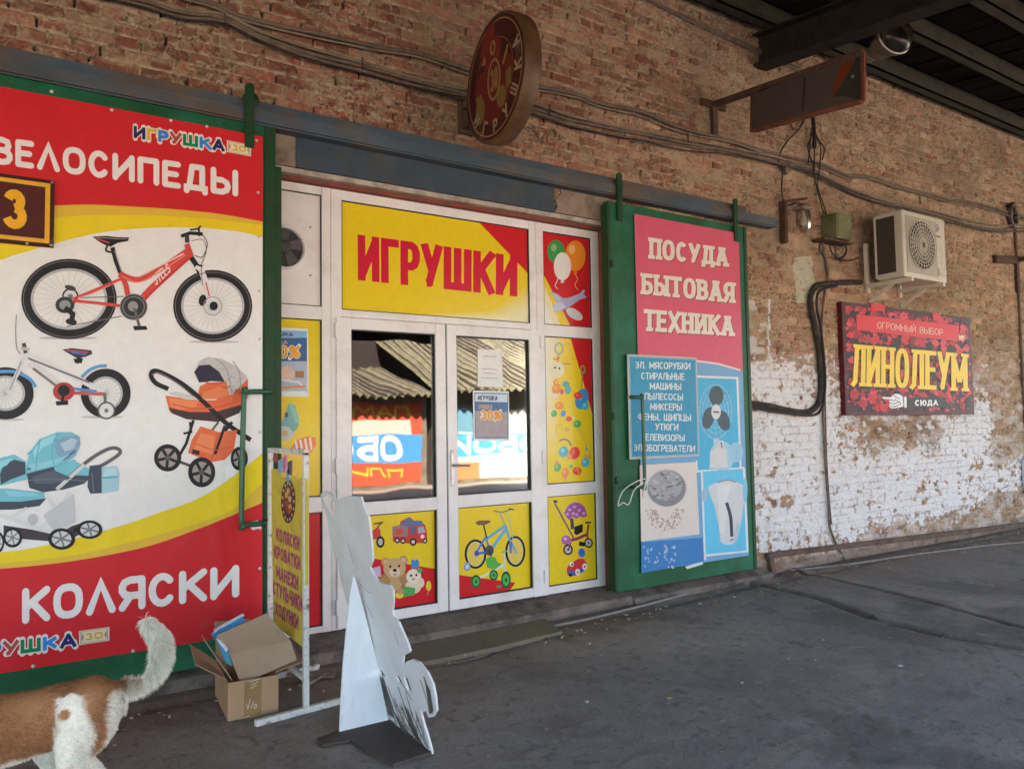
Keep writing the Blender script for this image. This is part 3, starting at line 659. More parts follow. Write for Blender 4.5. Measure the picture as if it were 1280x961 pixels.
for (x0, x1, z0, z1) in [(1.908, 3.468, 2.258, 3.013), (3.606, 4.10, 2.258, 3.015), (3.606, 4.10, .981, 2.165), (3.606, 4.10, .181, .886), (1.02, 1.768, .163, .903), (1.02, 1.768, 1.004, 2.178), (1.02, 1.768, 2.266, 3.025)]:
    for (a0, a1, b0, b1) in [(x0, x1, z0, z0+.006), (x0, x1, z1-.006, z1), (x0, x0+.006, z0+.006, z1-.006), (x1-.006, x1, z0+.006, z1-.006)]:
        mb.box((a0, .104, b0), (a1, .116, b1))
mb.build('gasket', M_gasket, ent)
PY = .118
D_ = (330, 200, 3.204); E_ = (550, 220, 3.4318); H_ = (330, 480, 3.004); F_ = (540, 480, 3.313)
def panel(x0, x1, z0, z1, base, crop):
    a = Art((0, PY, 0), (0, -1, 0), crop); a.lift = 0
    a.mb.col = base; a.mb.box((x0+.001, PY, z0+.001), (x1-.001, PY+.02, z1-.001)); a.lift = .0006; a.rect = (x0+.002, x1-.002, z0+.002, z1-.002)
    def wp(pts, col):                                   # polygon in metres, clipped by construction
        a.lift += a.step; a.mb.col = col; a.mb.add([(p[0], PY-a.lift, p[1]) for p in pts], [list(range(len(pts)))])
    a.wp = wp; return a
# transom ИГРУШКИ
x0, x1, z0, z1 = 1.914, 3.462, 2.264, 3.007
a = panel(x0, x1, z0, z1, YEL, D_)
a.wp([(3.02, z1), (x1, 2.66), (x1, z1)], RED)
for i in range(7):                                      # yellow paling in bands along the lower edge
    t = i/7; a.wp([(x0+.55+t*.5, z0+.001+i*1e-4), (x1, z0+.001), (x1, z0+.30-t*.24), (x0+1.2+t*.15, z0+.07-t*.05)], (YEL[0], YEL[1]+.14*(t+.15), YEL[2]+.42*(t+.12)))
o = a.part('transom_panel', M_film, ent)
a.crop = (0, 0, 1); a.text('ИГРУШКИ', [(446, 293), (648, 320.5), (647.5, 371), (446.5, 350)], (.62, .02, .05), .29, gap=.10)
a.part('lettering', M_film, o)
# right sidelight, top: balloons
x0, x1, z0, z1 = 3.612, 4.094, 2.264, 3.009
a = panel(x0, x1, z0, z1, RED, E_)
a.wp([(x0, z0), (x0, z0+.40), (x0+.02, z0+.38), (x0+.27, z0)], YEL); a.wp([(x0, z0), (x0, z0+.34), (x0+.17, z0)], (.82, .74, .45)); a.wp([(x0, z0), (x0, z0+.22), (x0+.10, z0)], (.82, .80, .70))
a.ell(498, 325, 38, 50, (.06, .32, .08)); a.ell(488, 308, 12, 16, (.25, .5, .2)); a.ell(580, 343, 44, 66, (.80, .28, .03)); a.ell(566, 315, 14, 20, (.85, .5, .2)); a.poly([(576, 405), (584, 405), (588, 422), (572, 422)], (.7, .22, .03))
a.ell(525, 388, 37, 60, (.80, .78, .74)); a.poly([(521, 445), (529, 445), (533, 458), (517, 458)], (.7, .7, .68))
a.line([(580, 422), (590, 445), (578, 465), (592, 490)], 3, (.8, .4, .2), True); a.line([(500, 400), (505, 440), (494, 470), (505, 485)], 3, (.75, .7, .7), True)
a.poly([(472, 492), (500, 505), (530, 525), (560, 520), (598, 505), (614, 488), (622, 490), (616, 508), (628, 518), (624, 524), (600, 530), (560, 558), (520, 580), (490, 586), (486, 560), (500, 540)], (.40, .43, .60)); a.poly([(490, 545), (520, 540), (540, 560), (515, 578), (490, 584)], (.55, .6, .78)); a.ell(576, 592, 20, 40, (.62, .63, .66), -58); a.ell(500, 520, 10, 22, (.5, .54, .7), -40)
a.part('balloon_panel', M_film, ent)
# right sidelight, middle: hanging rattles
x0, x1, z0, z1 = 3.612, 4.094, .987, 2.159
a = panel(x0, x1, z0, z1, YEL, E_)
a.wp([(x0+.27, z1), (x1, z1-.62), (x1, z1)], RED)
for i in range(5): a.wp([(x0, z1-.002), (x0+.20-.035*i, z1-.002), (x0+.10-.018*i, z0+.25+.12*i), (x0, z0+.2+.14*i)], (.82, .63+.04*i, .10+.13*i))
TOY = [(.75, .06, .05), (.05, .30, .62), (.10, .42, .12), (.80, .30, .05), (.80, .70, .55), (.10, .45, .55), (.78, .25, .3)]
a.ring(510, 740, 19, 25, 5, (.1, .4, .55)); a.line([(508, 765), (505, 800)], 4, (.7, .1, .1)); a.ell(502, 832, 31, 34, (.80, .72, .50)); a.ell(493, 822, 4, 5, BLK); a.ell(512, 825, 4, 5, BLK); a.poly([(485, 778), (498, 785), (510, 765), (512, 785), (490, 790)], (.75, .2, .05)); a.line([(528, 806), (560, 806)], 6, (.4, .3, .1))
a.line([(500, 866), (492, 890), (505, 925), (498, 955)], 5, (.7, .3, .05), True); a.ring(497, 885, 11, 12, 4, (.75, .25, .05)); a.ell(540, 893, 15, 13, (.1, .4, .5)); a.ell(548, 916, 14, 20, (.12, .45, .4)); a.ell(522, 925, 8, 12, (.7, .1, .1))
a.ring(612, 830, 12, 18, 5, (.15, .45, .1)); a.line([(610, 850), (606, 915)], 4, (.3, .3, .15)); a.ell(608, 945, 20, 30, (.06, .25, .55)); a.ell(592, 938, 12, 10, (.75, .2, .05)); a.ell(622, 925, 9, 12, (.1, .45, .6))
a.crop = F_
for (cx, cy, rx, ry, k) in [(515, 20, 18, 24, 3), (512, 48, 14, 10, 4), (527, 90, 18, 16, 3), (505, 122, 12, 14, 2), (543, 122, 10, 13, 1), (620, 62, 26, 44, 1), (605, 48, 18, 14, 0), (635, 90, 14, 18, 5), (566, 144, 11, 11, 0), (602, 165, 16, 16, 2), (588, 140, 6, 6, 4), (545, 280, 20, 24, 5), (590, 285, 22, 26, 0), (570, 300, 10, 12, 3), (520, 345, 14, 18, 2), (635, 325, 17, 20, 5), (648, 300, 9, 10, 3), (552, 368, 15, 22, 3), (600, 360, 18, 16, 0), (515, 325, 8, 10, 3), (575, 340, 7, 8, 2), (640, 268, 5, 6, 1)]:
    a.ell(cx, cy, rx, ry, TOY[k], 15); a.ell(cx-rx*.25, cy-ry*.2, rx*.35, ry*.35, tuple(min(.85, c*1.3+.08) for c in TOY[k]))
a.ring(528, 185, 16, 22, 4, (.75, .45, .05)); a.ring(558, 188, 8, 8, 3, (.6, .2, .1)); a.line([(510, 195), (515, 225)], 5, (.8, .55, .3)); a.line([(605, 180), (622, 222)], 4, (.7, .4, .2)); a.line([(527, 236), (545, 228), (565, 236), (577, 255)], 5, (.1, .1, .1), True); a.line([(640, 240), (635, 310)], 3, (.3, .3, .3)); a.line([(600, 345), (612, 380)], 6, (.75, .3, .1)); a.line([(548, 380), (555, 398)], 7, (.75, .25, .2))
a.part('rattle_panel', M_film, ent)
# right sidelight, bottom: tricycle
x0, x1, z0, z1 = 3.612, 4.10, .187, .880
a = panel(x0, x1, z0, z1, YEL, F_)
a.line([(505, 484), (512, 500), (588, 640)], 7, (.16, .12, .1)); a.line([(504, 482), (520, 488)], 8, BLK)
a.poly([(546, 535), (560, 508), (575, 494), (592, 488), (612, 492), (632, 508), (643, 545), (628, 552), (612, 546), (598, 558), (582, 548), (566, 562)], (.36, .10, .34)); 
for (cx, cy) in [(570, 520), (590, 508), (610, 522), (628, 535), (585, 535), (600, 540), (560, 538)]: a.ell(cx, cy, 7, 6, (.62, .35, .60))
a.line([(578, 555), (582, 600)], 14, (.10, .05, .1)); a.poly([(590, 590), (625, 578), (624, 610), (600, 625), (588, 618)], BLK); a.line([(556, 650), (600, 640), (640, 622)], 12, (.30, .04, .08)); a.line([(648, 580), (642, 625), (650, 655)], 8, (.28, .05, .07)); a.line([(634, 574), (658, 572)], 7, BLK); a.ell(555, 645, 20, 20, (.45, .14, .42)); a.ell(552, 640, 6, 6, (.7, .5, .7))
a.poly([(610, 650), (632, 655), (632, 672), (608, 668)], BLK)
for (cx, cy, r) in [(563, 685, 20), (648, 657, 18)]: a.ell(cx, cy, r, r*1.12, BLK); a.ell(cx, cy, r*.68, r*.78, (.5, .48, .48)); a.ell(cx, cy, r*.2, r*.22, BLK)
a.line([(575, 655), (565, 685)], 6, (.25, .05, .06))
a.poly([(560, 790), (558, 762), (570, 742), (590, 732), (605, 722), (628, 722), (640, 738), (640, 762), (600, 790), (575, 796)], (.65, .05, .05)); a.poly([(562, 772), (600, 775), (640, 748), (640, 766), (602, 792), (566, 794)], (.05, .14, .5)); a.ell(578, 745, 9, 10, (.8, .78, .74)); a.ell(580, 746, 4, 5, BLK); a.ell(620, 698, 15, 18, (.04, .15, .5)); a.ring(620, 695, 14, 17, 4, (.08, .3, .6))
for (cx, cy) in [(603, 778), (632, 755)]: a.ell(cx, cy, 10, 14, (.78, .78, .76)); a.ell(cx, cy, 4, 5, (.6, .1, .1))
a.ell(573, 790, 7, 7, BLK)
a.part('tricycle_panel', M_film, ent)
# left sidelight
x0, x1, z0, z1 = 1.026, 1.762, .169, .897
a = panel(x0, x1, z0, z1, RED, H_); a.wp([(x0, z1), (x0, z0+.2), (x0+.35, z1-.12), (x0+.38, z1)], YEL); a.part('red_panel', M_film, ent)
x0, x1, z0, z1 = 1.026, 1.762, 1.010, 2.172
a = panel(x0, x1, z0, z1, YEL, H_)
a.poly([(72, 130), (92, 72), (118, 128), (132, 150), (120, 175), (92, 190), (62, 150)], (.16, .42, .38)); a.poly([(92, 72), (118, 78), (134, 140), (118, 146)], (.24, .55, .48)); a.poly([(60, 155), (92, 160), (115, 188), (85, 215), (55, 205)], (.45, .6, .55)); a.ell(84, 116, 7, 10, (.05, .12, .14)); a.ell(78, 185, 14, 12, (.55, .4, .15))
a.poly([(100, 240), (125, 208), (165, 195), (192, 200), (196, 228), (180, 256), (140, 266), (108, 262)], (.78, .22, .05))
for k in range(4): a.line([(118+18*k, 212-4*k), (128+17*k, 262-5*k)], 8, (.80, .76, .66))
a.poly([(40, 300), (60, 280), (90, 300), (80, 330), (50, 330)], (.6, .15, .5))
a.part('playhouse_panel', M_film, ent)
mb = MB(); x0, x1, z0, z1 = 1.026, 1.762, 2.272, 3.019
mb.box((x0, PY, z0), (x1, PY+.03, z1)); mb.build('vent_panel', M_pvc, ent)
FC = np.array(W(362, 310, .11)); FC[0] -= .04
mb = MB(); mb.lathe([(.148, 0), (.148, .03), (.132, .03), (.128, .004)], (FC[0], .117, FC[2]), (0, -1, 0), 36, caps=False); fan = mb.build('extractor_fan', M_pvc, ent)
mb = MB(); mb.lathe([(.128, 0), (.128, .002)], (FC[0], .1172, FC[2]), (0, -1, 0), 30); mb.build('duct_shade_disc', M_gasket, fan)  # flat black disc stands in for the shade inside the duct
mb = MB(); mb.lathe([(.045, 0), (.045, .02), (.03, .026)], (FC[0], .113, FC[2]), (0, -1, 0), 16)
for k in range(5):
    t = 2*math.pi*k/5+.3; u = np.array([math.cos(t), 0, math.sin(t)]); w = np.array([-math.sin(t), 0, math.cos(t)]); c0 = np.array([FC[0], .107, FC[2]])
    mb.add([c0+u*.04-w*.02, c0+u*.12-w*.045+np.array([0, .006, 0]), c0+u*.122+w*.03+np.array([0, -.01, 0]), c0+u*.04+w*.025+np.array([0, -.008, 0])], [(0, 1, 2, 3)])
mb.build('blade', mat('fan_blades', (.045, .042, .04), .5), fan)
for (px, py) in [(388, 284), (388, 344)]:
    q = W(px, py, PY); mb = MB(); mb.lathe([(.009, 0), (.007, .005)], (q[0], PY-.001, q[2]), (0, -1, 0), 10); mb.build('screw', M_metal, ent)
q = W(370, 455, PY)
posters = []
# the two door leaves
def leaf(x0, x1, hinge_left):
    z0, z1 = .128, 2.203; gx0, gx1 = (1.968, 2.612) if hinge_left else (2.786, 3.444)
    lf = None; mb = MB(); y0, y1 = .082, .165
    mb.box((x0, y0, z0), (gx0, y1, z1), .005); mb.box((gx1, y0, z0), (x1, y1, z1), .005)
    for (a0, a1) in [(z0, .196), (.858, .948), (2.124, z1)]: mb.box((gx0, y0+.001, a0), (gx1, y1-.001, a1), .004)
    lf = mb.build('door', M_pvc, ent)
    mb = MB()
    for (a0, a1) in [(.196, .858), (.948, 2.124)]:
        for (b0, b1, c0, c1) in [(gx0, gx1, a0, a0+.007), (gx0, gx1, a1-.007, a1), (gx0, gx0+.007, a0+.007, a1-.007), (gx1-.007, gx1, a0+.007, a1-.007)]: mb.box((b0, .095, c0), (b1, .12, c1))
    mb.build('gasket', M_gasket, lf)
    mb = MB(); mb.box((gx0+.002, .112, .95), (gx1-.002, .116, 2.122)); mb.build('pane', M_glass, lf)
    hx = x0-.012 if hinge_left else x1-.006
    for hz in (2.06, 1.15, .22):
        mb = MB(); mb.box((hx, .066, hz), (hx+.018, .099, hz+.10), .004); mb.build('hinge', M_pvc, lf)
    if not hinge_left:
        mb = MB(); hx = x0+.032; mb.box((hx-.014, .072, 1.02), (hx+.014, .081, 1.28), .004); mb.tube([(hx, .075, 1.17), (hx, .035, 1.17), (hx+.03, .030, 1.168), (hx+.12, .030, 1.165)], .0085, 8); mb.build('handle', M_metal, lf)
    return lf, gx0, gx1
dl, a0, a1 = leaf(1.862, 2.694, True); dr, b0, b1 = leaf(2.706, 3.548, False)
mb = MB(); mb.box((2.694, .10, .13), (2.706, .16, 2.2)); mb.build('joint_seal', M_gasket, ent)
# left door, lower panel: bear, fire engine
a = panel(1.972, 2.608, .20, .854, YEL, H_); a.wp([(1.974, .202), (1.974, .60), (2.606, .435), (2.606, .202)], RED)
a.line([(405, 555), (425, 540), (440, 520)], 6, (.12, .1, .1)); a.line([(410, 525), (448, 518)], 5, BLK); a.poly([(398, 560), (425, 535), (436, 545), (440, 575), (405, 585)], (.6, .06, .05)); a.ell(437, 592, 16, 22, BLK); a.ell(437, 592, 9, 13, (.5, .5, .5)); a.poly([(370, 560), (400, 540), (405, 600), (375, 610)], (.65, .1, .06))
a.poly([(482, 535), (510, 528), (512, 515), (545, 498), (565, 512), (590, 515), (606, 530), (612, 560), (612, 585), (598, 596), (540, 598), (484, 590)], (.60, .05, .04)); a.poly([(482, 535), (540, 526), (540, 572), (482, 570)], (.25, .22, .22)); a.poly([(490, 545), (520, 540), (520, 566), (490, 566)], (.62, .08, .05)); a.poly([(515, 520), (545, 500), (560, 512), (592, 512), (600, 530), (545, 535), (515, 530)], (.12, .16, .32)); a.poly([(548, 538), (572, 536), (572, 560), (548, 562)], (.10, .14, .22)); a.poly([(578, 537), (600, 534), (606, 556), (578, 560)], (.35, .42, .5)); a.ell(595, 572, 7, 8, (.78, .76, .7))
for (cx, cy, r) in [(500, 586, 10), (522, 588, 10), (560, 592, 13), (604, 588, 9)]: a.ell(cx, cy, r, r*1.15, BLK); a.ell(cx, cy, r*.5, r*.55, LGREY)
for (cx, cy) in [(457, 667), (523, 660)]: a.ell(cx, cy, 17, 17, (.50, .32, .14)); a.ell(cx, cy, 9, 9, (.66, .48, .26))
a.ell(490, 738, 50, 46, (.36, .19, .07)); a.ell(488, 745, 30, 32, (.55, .36, .17)); a.ell(452, 735, 22, 18, (.42, .24, .1), 30); a.ell(525, 730, 18, 24, (.42, .24, .1), -20); a.ell(490, 690, 42, 38, (.58, .40, .20)); a.ell(491, 706, 20, 16, (.72, .60, .42)); a.ell(491, 698, 8, 6, BLK); a.ell(474, 684, 4, 5, BLK); a.ell(507, 682, 4, 5, BLK); a.line([(484, 712), (491, 716), (498, 712)], 3, (.2, .1, .05))
a.ell(560, 760, 30, 26, (.74, .66, .46)); a.ell(562, 722, 28, 28, (.78, .72, .55)); a.ell(552, 718, 4, 5, BLK); a.ell(572, 716, 4, 5, BLK); a.ell(561, 731, 6, 4, (.6, .2, .2)); a.ell(590, 745, 12, 18, (.74, .66, .46)); a.poly([(552, 662), (560, 655), (566, 664), (574, 655), (582, 664), (582, 690), (554, 692)], (.06, .25, .6)); a.ell(584, 700, 10, 9, (.1, .4, .1)); a.poly([(500, 775), (530, 758), (568, 765), (566, 790), (520, 800)], (.10, .38, .10)); a.ell(508, 792, 15, 12, (.75, .65, .05)); a.ell(618, 757, 10, 19, (.70, .62, .04)); a.line([(618, 776), (612, 792)], 2, (.5, .4, .1)); a.poly([(408, 690), (436, 682), (440, 720), (412, 728)], (.6, .45, .62)); a.ell(470, 782, 16, 12, (.50, .32, .14)); a.ell(512, 778, 14, 11, (.50, .32, .14))
a.part('toy_panel', M_film, dl)
# right door, lower panel: bicycle
a = panel(2.79, 3.440, .20, .854, YEL, F_); a.wp([(2.792, .202), (2.792, .37), (3.30, .25), (3.25, .202)], RED)
for (cx, cy, rx, ry) in [(180, 703, 45, 61), (345, 692, 42, 64)]:
    for k in range(12): t = math.pi*k/12; a.line([(cx-rx*.85*math.cos(t), cy-ry*.85*math.sin(t)), (cx+rx*.85*math.cos(t), cy+ry*.85*math.sin(t))], 1.2, (.55, .5, .4))
    a.ring(cx, cy, rx, ry, 9, BLK); a.ring(cx, cy, rx-9, ry-9, 3, (.5, .5, .52))
a.line([(255, 525), (290, 530), (325, 520)], 6, (.25, .2, .18)); a.line([(280, 530), (303, 583)], 6, (.4, .38, .36)); a.line([(318, 515), (340, 520)], 5, BLK); a.line([(312, 530), (325, 585), (335, 640)], 3, (.3, .5, .6), True)
a.line([(300, 588), (225, 640)], 11, (.10, .38, .62)); a.line([(305, 600), (240, 692)], 13, (.12, .42, .66)); a.line([(180, 703), (240, 692)], 9, (.04, .14, .5)); a.line([(220, 636), (180, 703)], 8, (.06, .2, .55)); a.line([(222, 632), (240, 692)], 9, (.08, .3, .6)); a.line([(303, 583), (320, 640), (347, 692)], 9, (.12, .38, .62)); a.line([(212, 578), (226, 635)], 6, BLK); a.poly([(178, 572), (196, 564), (240, 564), (242, 572), (220, 582), (190, 584)], (.20, .10, .06)); a.ell(238, 688, 18, 22, (.08, .08, .10)); a.line([(238, 688), (250, 730)], 5, BLK); a.ell(345, 692, 8, 10, (.4, .4, .42)); a.ell(185, 700, 10, 12, (.05, .1, .35)); a.ell(145, 755, 14, 19, (.25, .35, .45)); a.ell(145, 755, 7, 10, (.6, .65, .7)); a.poly([(318, 655), (332, 650), (330, 700), (322, 700)], (.1, .2, .4))
a.line([(200, 800), (240, 780), (306, 742)], 9, (.72, .72, .66)); a.line([(298, 690), (302, 760), (306, 805)], 7, (.6, .66, .5)); a.line([(290, 695), (312, 690)], 6, (.12, .4, .15)); a.poly([(222, 725), (240, 712), (262, 716), (270, 735), (288, 745), (260, 768), (228, 760)], (.10, .44, .08))
for (cx, cy, rx, ry) in [(182, 817, 20, 28), (255, 790, 18, 22), (306, 810, 20, 36)]: a.ell(cx, cy, rx, ry, (.02, .10, .04)); a.ell(cx, cy, rx*.7, ry*.7, (.08, .42, .09)); a.ell(cx, cy, rx*.25, ry*.25, (.02, .12, .04))
a.ell(276, 838, 12, 5, (.05, .3, .1), -10)
a.part('bicycle_panel', M_film, dr)
# papers fixed behind the glass
def sheet(name, px, Y, label, cat, draw=None, mat_=None, inward=True):
    a = Art((0, Y, 0), (0, -1, 0), (0, 0, 1)); a.lift = 0; a.poly(px, (.78, .77, .74))
    if draw: draw(a)
    return tag(a.part(name, mat_ or M_board, None), label, cat)
def d_note(a):
    for k, (w, y) in enumerate([(18, 445), (20, 461), (16, 466), (22, 472)]): a.line([(612-w/2, y), (612+w/2, y+1)], .8, (.35, .35, .36))
sheet('paper_notice', [(597, 436), (627, 438), (629, 484), (597, 483)], .1105, 'plain white paper notice taped high on the right door pane', 'notice', d_note)
def d_sale(a):
    a.crop = F_; a.poly([(175, 35), (315, 38), (316, 225), (178, 225)], (.10, .20, .36)); a.poly([(180, 110), (312, 115), (313, 220), (182, 220)], (.42, .36, .36)); a.poly([(178, 40), (312, 42), (312, 75), (178, 72)], (.62, .7, .75))
    a.text('ИГРУШКА', [(190, 47), (272, 49), (272, 68), (190, 66)], NAVY, .24); a.text('СКИДКА', [(192, 84), (250, 86), (250, 104), (192, 102)], (.8, .45, .1), .2); a.text('30%', [(200, 108), (290, 110), (290, 150), (200, 148)], (.8, .35, .05), .24, outline=((.8, .75, .7), .05))
sheet('sale_poster', [(591, 488), (636, 489), (637, 551), (592, 551)], .1105, 'blue sale poster with orange lettering on the right door pane', 'poster', d_sale)
def d_sale2(a):
    a.crop = D_; a.poly([(-60, 680), (172, 685), (172, 712), (-60, 710)], (.25, .5, .7)); a.poly([(-60, 712), (172, 712), (172, 860), (-60, 860)], (.06, .14, .32)); a.text('ИГРУШКА', [(-20, 686), (118, 692), (118, 706), (-20, 702)], NAVY, .22); a.text('СКИДКА', [(-20, 720), (96, 724), (96, 738), (-20, 734)], (.8, .5, .1), .2)
    a.text('30%', [(20, 742), (148, 744), (146, 794), (20, 792)], (.85, .40, .04), .24, outline=((.85, .82, .75), .05)); a.poly([(-60, 806), (172, 806), (172, 925), (-60, 925)], (.45, .5, .6)); a.ell(90, 855, 30, 30, (.75, .55, .45)); a.poly([(125, 845), (160, 845), (160, 872), (125, 872)], (.4, .2, .08)); a.line([(70, 880), (140, 890), (160, 910)], 8, (.78, .74, .7)); a.line([(70, 912), (165, 906)], 9, (.75, .32, .06))
sheet('sale_poster', [(300, 407), (385, 411), (386, 496), (300, 494)], .114, 'sale poster with a large orange percentage on the yellow left sidelight', 'poster', d_sale2)
M_slab = mat('threshold_concrete', (.19, .15, .125), .95, col2=(.07, .055, .045), nscale=5, bump=.008, bscale=30)
mb = MB(); mb.hexa([(1.3, -.20, -.02), (4.25, -.17, -.02), (4.25, .16, -.02), (1.3, .16, -.02), (1.3, -.17, .065), (4.25, -.15, .07), (4.25, .16, .124), (1.3, .16, .124)], .012)
tag(mb.build('door_threshold', M_slab), 'worn dirty concrete threshold running under the white shop doors', 'threshold')
mb = MB(); mb.hexa([(-.4, -.19, -.02), (1.295, -.19, -.02), (1.295, 0, -.02), (-.4, 0, -.02), (-.4, -.16, .06), (1.295, -.16, .065), (1.295, 0, .10), (-.4, 0, .10)], .012)
tag(mb.build('kerb_ledge', M_slab), 'dirty concrete ledge under the big red bicycle banner gate', 'ledge', 'ledges under the gates')
mb = MB(); mb.hexa([(4.255, -.19, -.02), (6.0, -.17, -.02), (6.0, 0, -.02), (4.255, 0, -.02), (4.255, -.165, .05), (6.0, -.15, .045), (6.0, 0, .09), (4.255, 0, .09)], .012)
tag(mb.build('kerb_ledge', M_slab), 'dirty concrete ledge under the green gate with the pink banner', 'ledge', 'ledges under the gates')
M_moss = mat('mossy_concrete', (.17, .145, .11), .95, col2=(.165, .148, .075), nscale=3.5, thr=(.42, .66), bump=.006, bscale=40)
q = [G(505, 792), G(664, 765), G(703, 793), G(625, 812), G(560, 826), G(505, 836)]
mb = MB(); mb.prism([(p[0], p[1], -.01) for p in q][::-1], (0, 0, .035)); tag(mb.build('concrete_slab', M_moss), 'flat mossy concrete slab on the pavement before the doors', 'slab')
# ------------------------------------------------------------------ sliding gates, their rail and the lintel
M_green = mat('green_gate_paint', (.006, .085, .030), .5, col2=(.016, .135, .075), nscale=2.0, thr=(.45, .68), vary=.25, bump=.0026, bscale=14, rough2=.6, spec=.3, specks=((.05, .035, .022), 9, .685))
M_greend = mat('dark_green_paint', (.006, .050, .014), .5, col2=(.02, .045, .018), nscale=9, vary=.2, bump=.0015, spec=.3, specks=((.06, .035, .02), 14, .66))
M_rail = mat('blue_grey_rail_paint', (.058, .088, .112), .6, col2=(.115, .085, .06), nscale=3.0, thr=(.46, .62), vary=.25, bump=.002, stretch=(.4, 1, 1), spec=.3, specks=((.05, .03, .02), 7, .66))
M_lint = mat('blue_lintel_paint', (.026, .052, .078), .65, col2=(.05, .06, .055), nscale=4, vary=.2, bump=.002)
M_lint2 = mat('bare_lintel', (.26, .21, .15), .85, col2=(.16, .12, .09), nscale=7)
rail = thing('gate_rail', 'long blue grey steel rail carrying the two green sliding gates', 'rail', (3, -.1, 3.33))
mb = MB(); mb.box((-1.5, -.135, 3.345), (6.24, -.115, 3.425), .003); mb.box((-1.5, -.118, 3.335), (6.24, -.03, 3.347)); mb.box((6.24, -.135, 3.349), (6.29, -.06, 3.415), .006); mb.build('rail_web', M_rail, rail)
mb = MB(); mb.hexa([(-1.5, -.118, 3.43), (5.83, -.118, 3.43), (5.83, .0, 3.44), (-1.5, .0, 3.44), (-1.5, -.112, 3.485), (5.83, -.112, 3.485), (5.83, .0, 3.50), (-1.5, .0, 3.50)]); mb.build('top_angle', M_rail, rail)
lint = thing('lintel_beam', 'peeling dark blue lintel beam above the white shop entrance', 'lintel', (2.8, -.02, 3.14))
mb = MB(); mb.box((1.55, -.035, 3.14), (3.63, .20, 3.345), .004); mb.build('painted_beam', M_lint, lint)
mb = MB(); pr = [(3.63, 3.14), (3.66, 3.19), (3.64, 3.24), (3.70, 3.30), (3.69, 3.345), (4.19, 3.345), (4.19, 3.14)]; mb.prism([(x, -.032, z) for x, z in pr], (0, .2, 0)); mb.box((1.40, -.030, 3.14), (1.548, .2, 3.344)); mb.build('bare_beam', M_lint2, lint)

def gate(name, label, x0, x1, z0, z1, hang, loc, frame_w):
    g = thing(name, label, 'gate', loc)
    mb = MB(); mb.box((x0, -.135, z0), (x1, -.075, z1), .006); lf = mb.build('leaf', M_green, g)
    for (a0, a1, b0, b1) in frame_w:
        mb = MB(); mb.box((a0, -.142, b0), (a1, -.06, b1), .004); mb.build('edge_frame', M_greend, g)
    for hx in hang:
        mb = MB(); mb.box((hx-.028, -.162, z1-.16), (hx+.028, -.143, z1+.22), .006); 
        mb.lathe([(.0278, -.0085), (.0278, .0085)], (hx, -.1525, z1+.216), (0, 1, 0), 14); h = mb.build('hanger', M_greend, g)
        mb = MB(); mb.lathe([(.015, 0), (.05, .004), (.05, .022), (.038, .026), (.038, .04), (.015, .042)], (hx+.012, -.1425, z1+.15), (0, 1, 0), 20); mb.build('roller', M_greend, h)
    return g
gL = gate('sliding_gate', 'green sliding gate carrying the big red bicycle and stroller banner', -.42, 1.385, .10, 3.325, (-.2, 1.225), (.5, -.1, .1), [(1.32, 1.388, .098, 3.327), (1.388, 1.425, .11, 3.085), (-.42, -.36, .098, 3.327)])
gR = gate('sliding_gate', 'green sliding gate with the pink crockery banner beside the entrance', 4.095, 5.785, .11, 3.278, (4.21, 5.63), (4.95, -.1, .1), [(4.08, 4.112, .12, 3.25), (5.75, 5.79, .108, 3.28)])
GRP = None
M_gp = mat('green_pipe', (.01, .10, .045), .4, col2=(.05, .09, .05), nscale=12)
def pull(p_top, p_bot, xr, parent, ybar):
    a = W(*p_top, ybar); b = W(*p_bot, ybar); mb = MB()
    pts = [(xr, -.14, a[2]+.005), (xr, ybar+.03, a[2]+.005), (a[0]+(.02 if xr > a[0] else -.02), ybar, a[2]), (a[0], ybar, a[2]-.03), (b[0], ybar, b[2]+.03), (b[0]+(.02 if xr > a[0] else -.02), ybar, b[2]), (xr, ybar+.03, b[2]-.002), (xr, -.14, b[2]-.002)]
    mb.tube(crv(pts, 4), .0155, 10); return mb.build('handle', M_gp, parent)
pull((305, 490), (302, 656), 1.335, gL, -.235)
pull((803, 497), (806, 608), 4.262, gR, -.235)
mb = MB(); q = W(316, 658, -.20); mb.prism([(q[0]-.03, -.205, q[2]+.02), (q[0]+.03, -.205, q[2]+.035), (q[0]+.05, -.205, q[2]-.01), (q[0]+.0, -.205, q[2]-.02)], (0, .03, 0)); mb.build('handle_tape', M_paper, gL)
mb = MB(); q = W(783, 545, -.17)
for (px, py) in [(762, 330), (764, 520), (768, 600)]:
    q = W(px+3, py, -.143); mb = MB(); mb.box((q[0]-.012, -.155, q[2]-.03), (q[0]+.012, -.142, q[2]+.03), .004); mb.build('bolt', M_greend, gR)
# string hanging from the right handle
M_str = mat('white_string', (.66, .64, .60), .9)
def px_tube(mb, pts, Y, r, n=5, seg=6):
    P = [W(p[0], p[1], Y if len(p) < 3 else p[2]) for p in pts]; mb.tube(crv(P, n), r, seg); return mb
mb = MB(); px_tube(mb, [(807, 598, -.25), (795, 602, -.255), (780, 612, -.25), (774, 624, -.24), (773, 632, -.24), (779, 628, -.25), (786, 630, -.24), (793, 612, -.25), (805, 603, -.255)], -.25, .0045); px_tube(mb, [(808, 600, -.255), (804, 618, -.25), (806, 622, -.25)], -.25, .006)
tag(mb.build('tie_string', M_str), 'white knotted string hanging from the right gate handle', 'string')

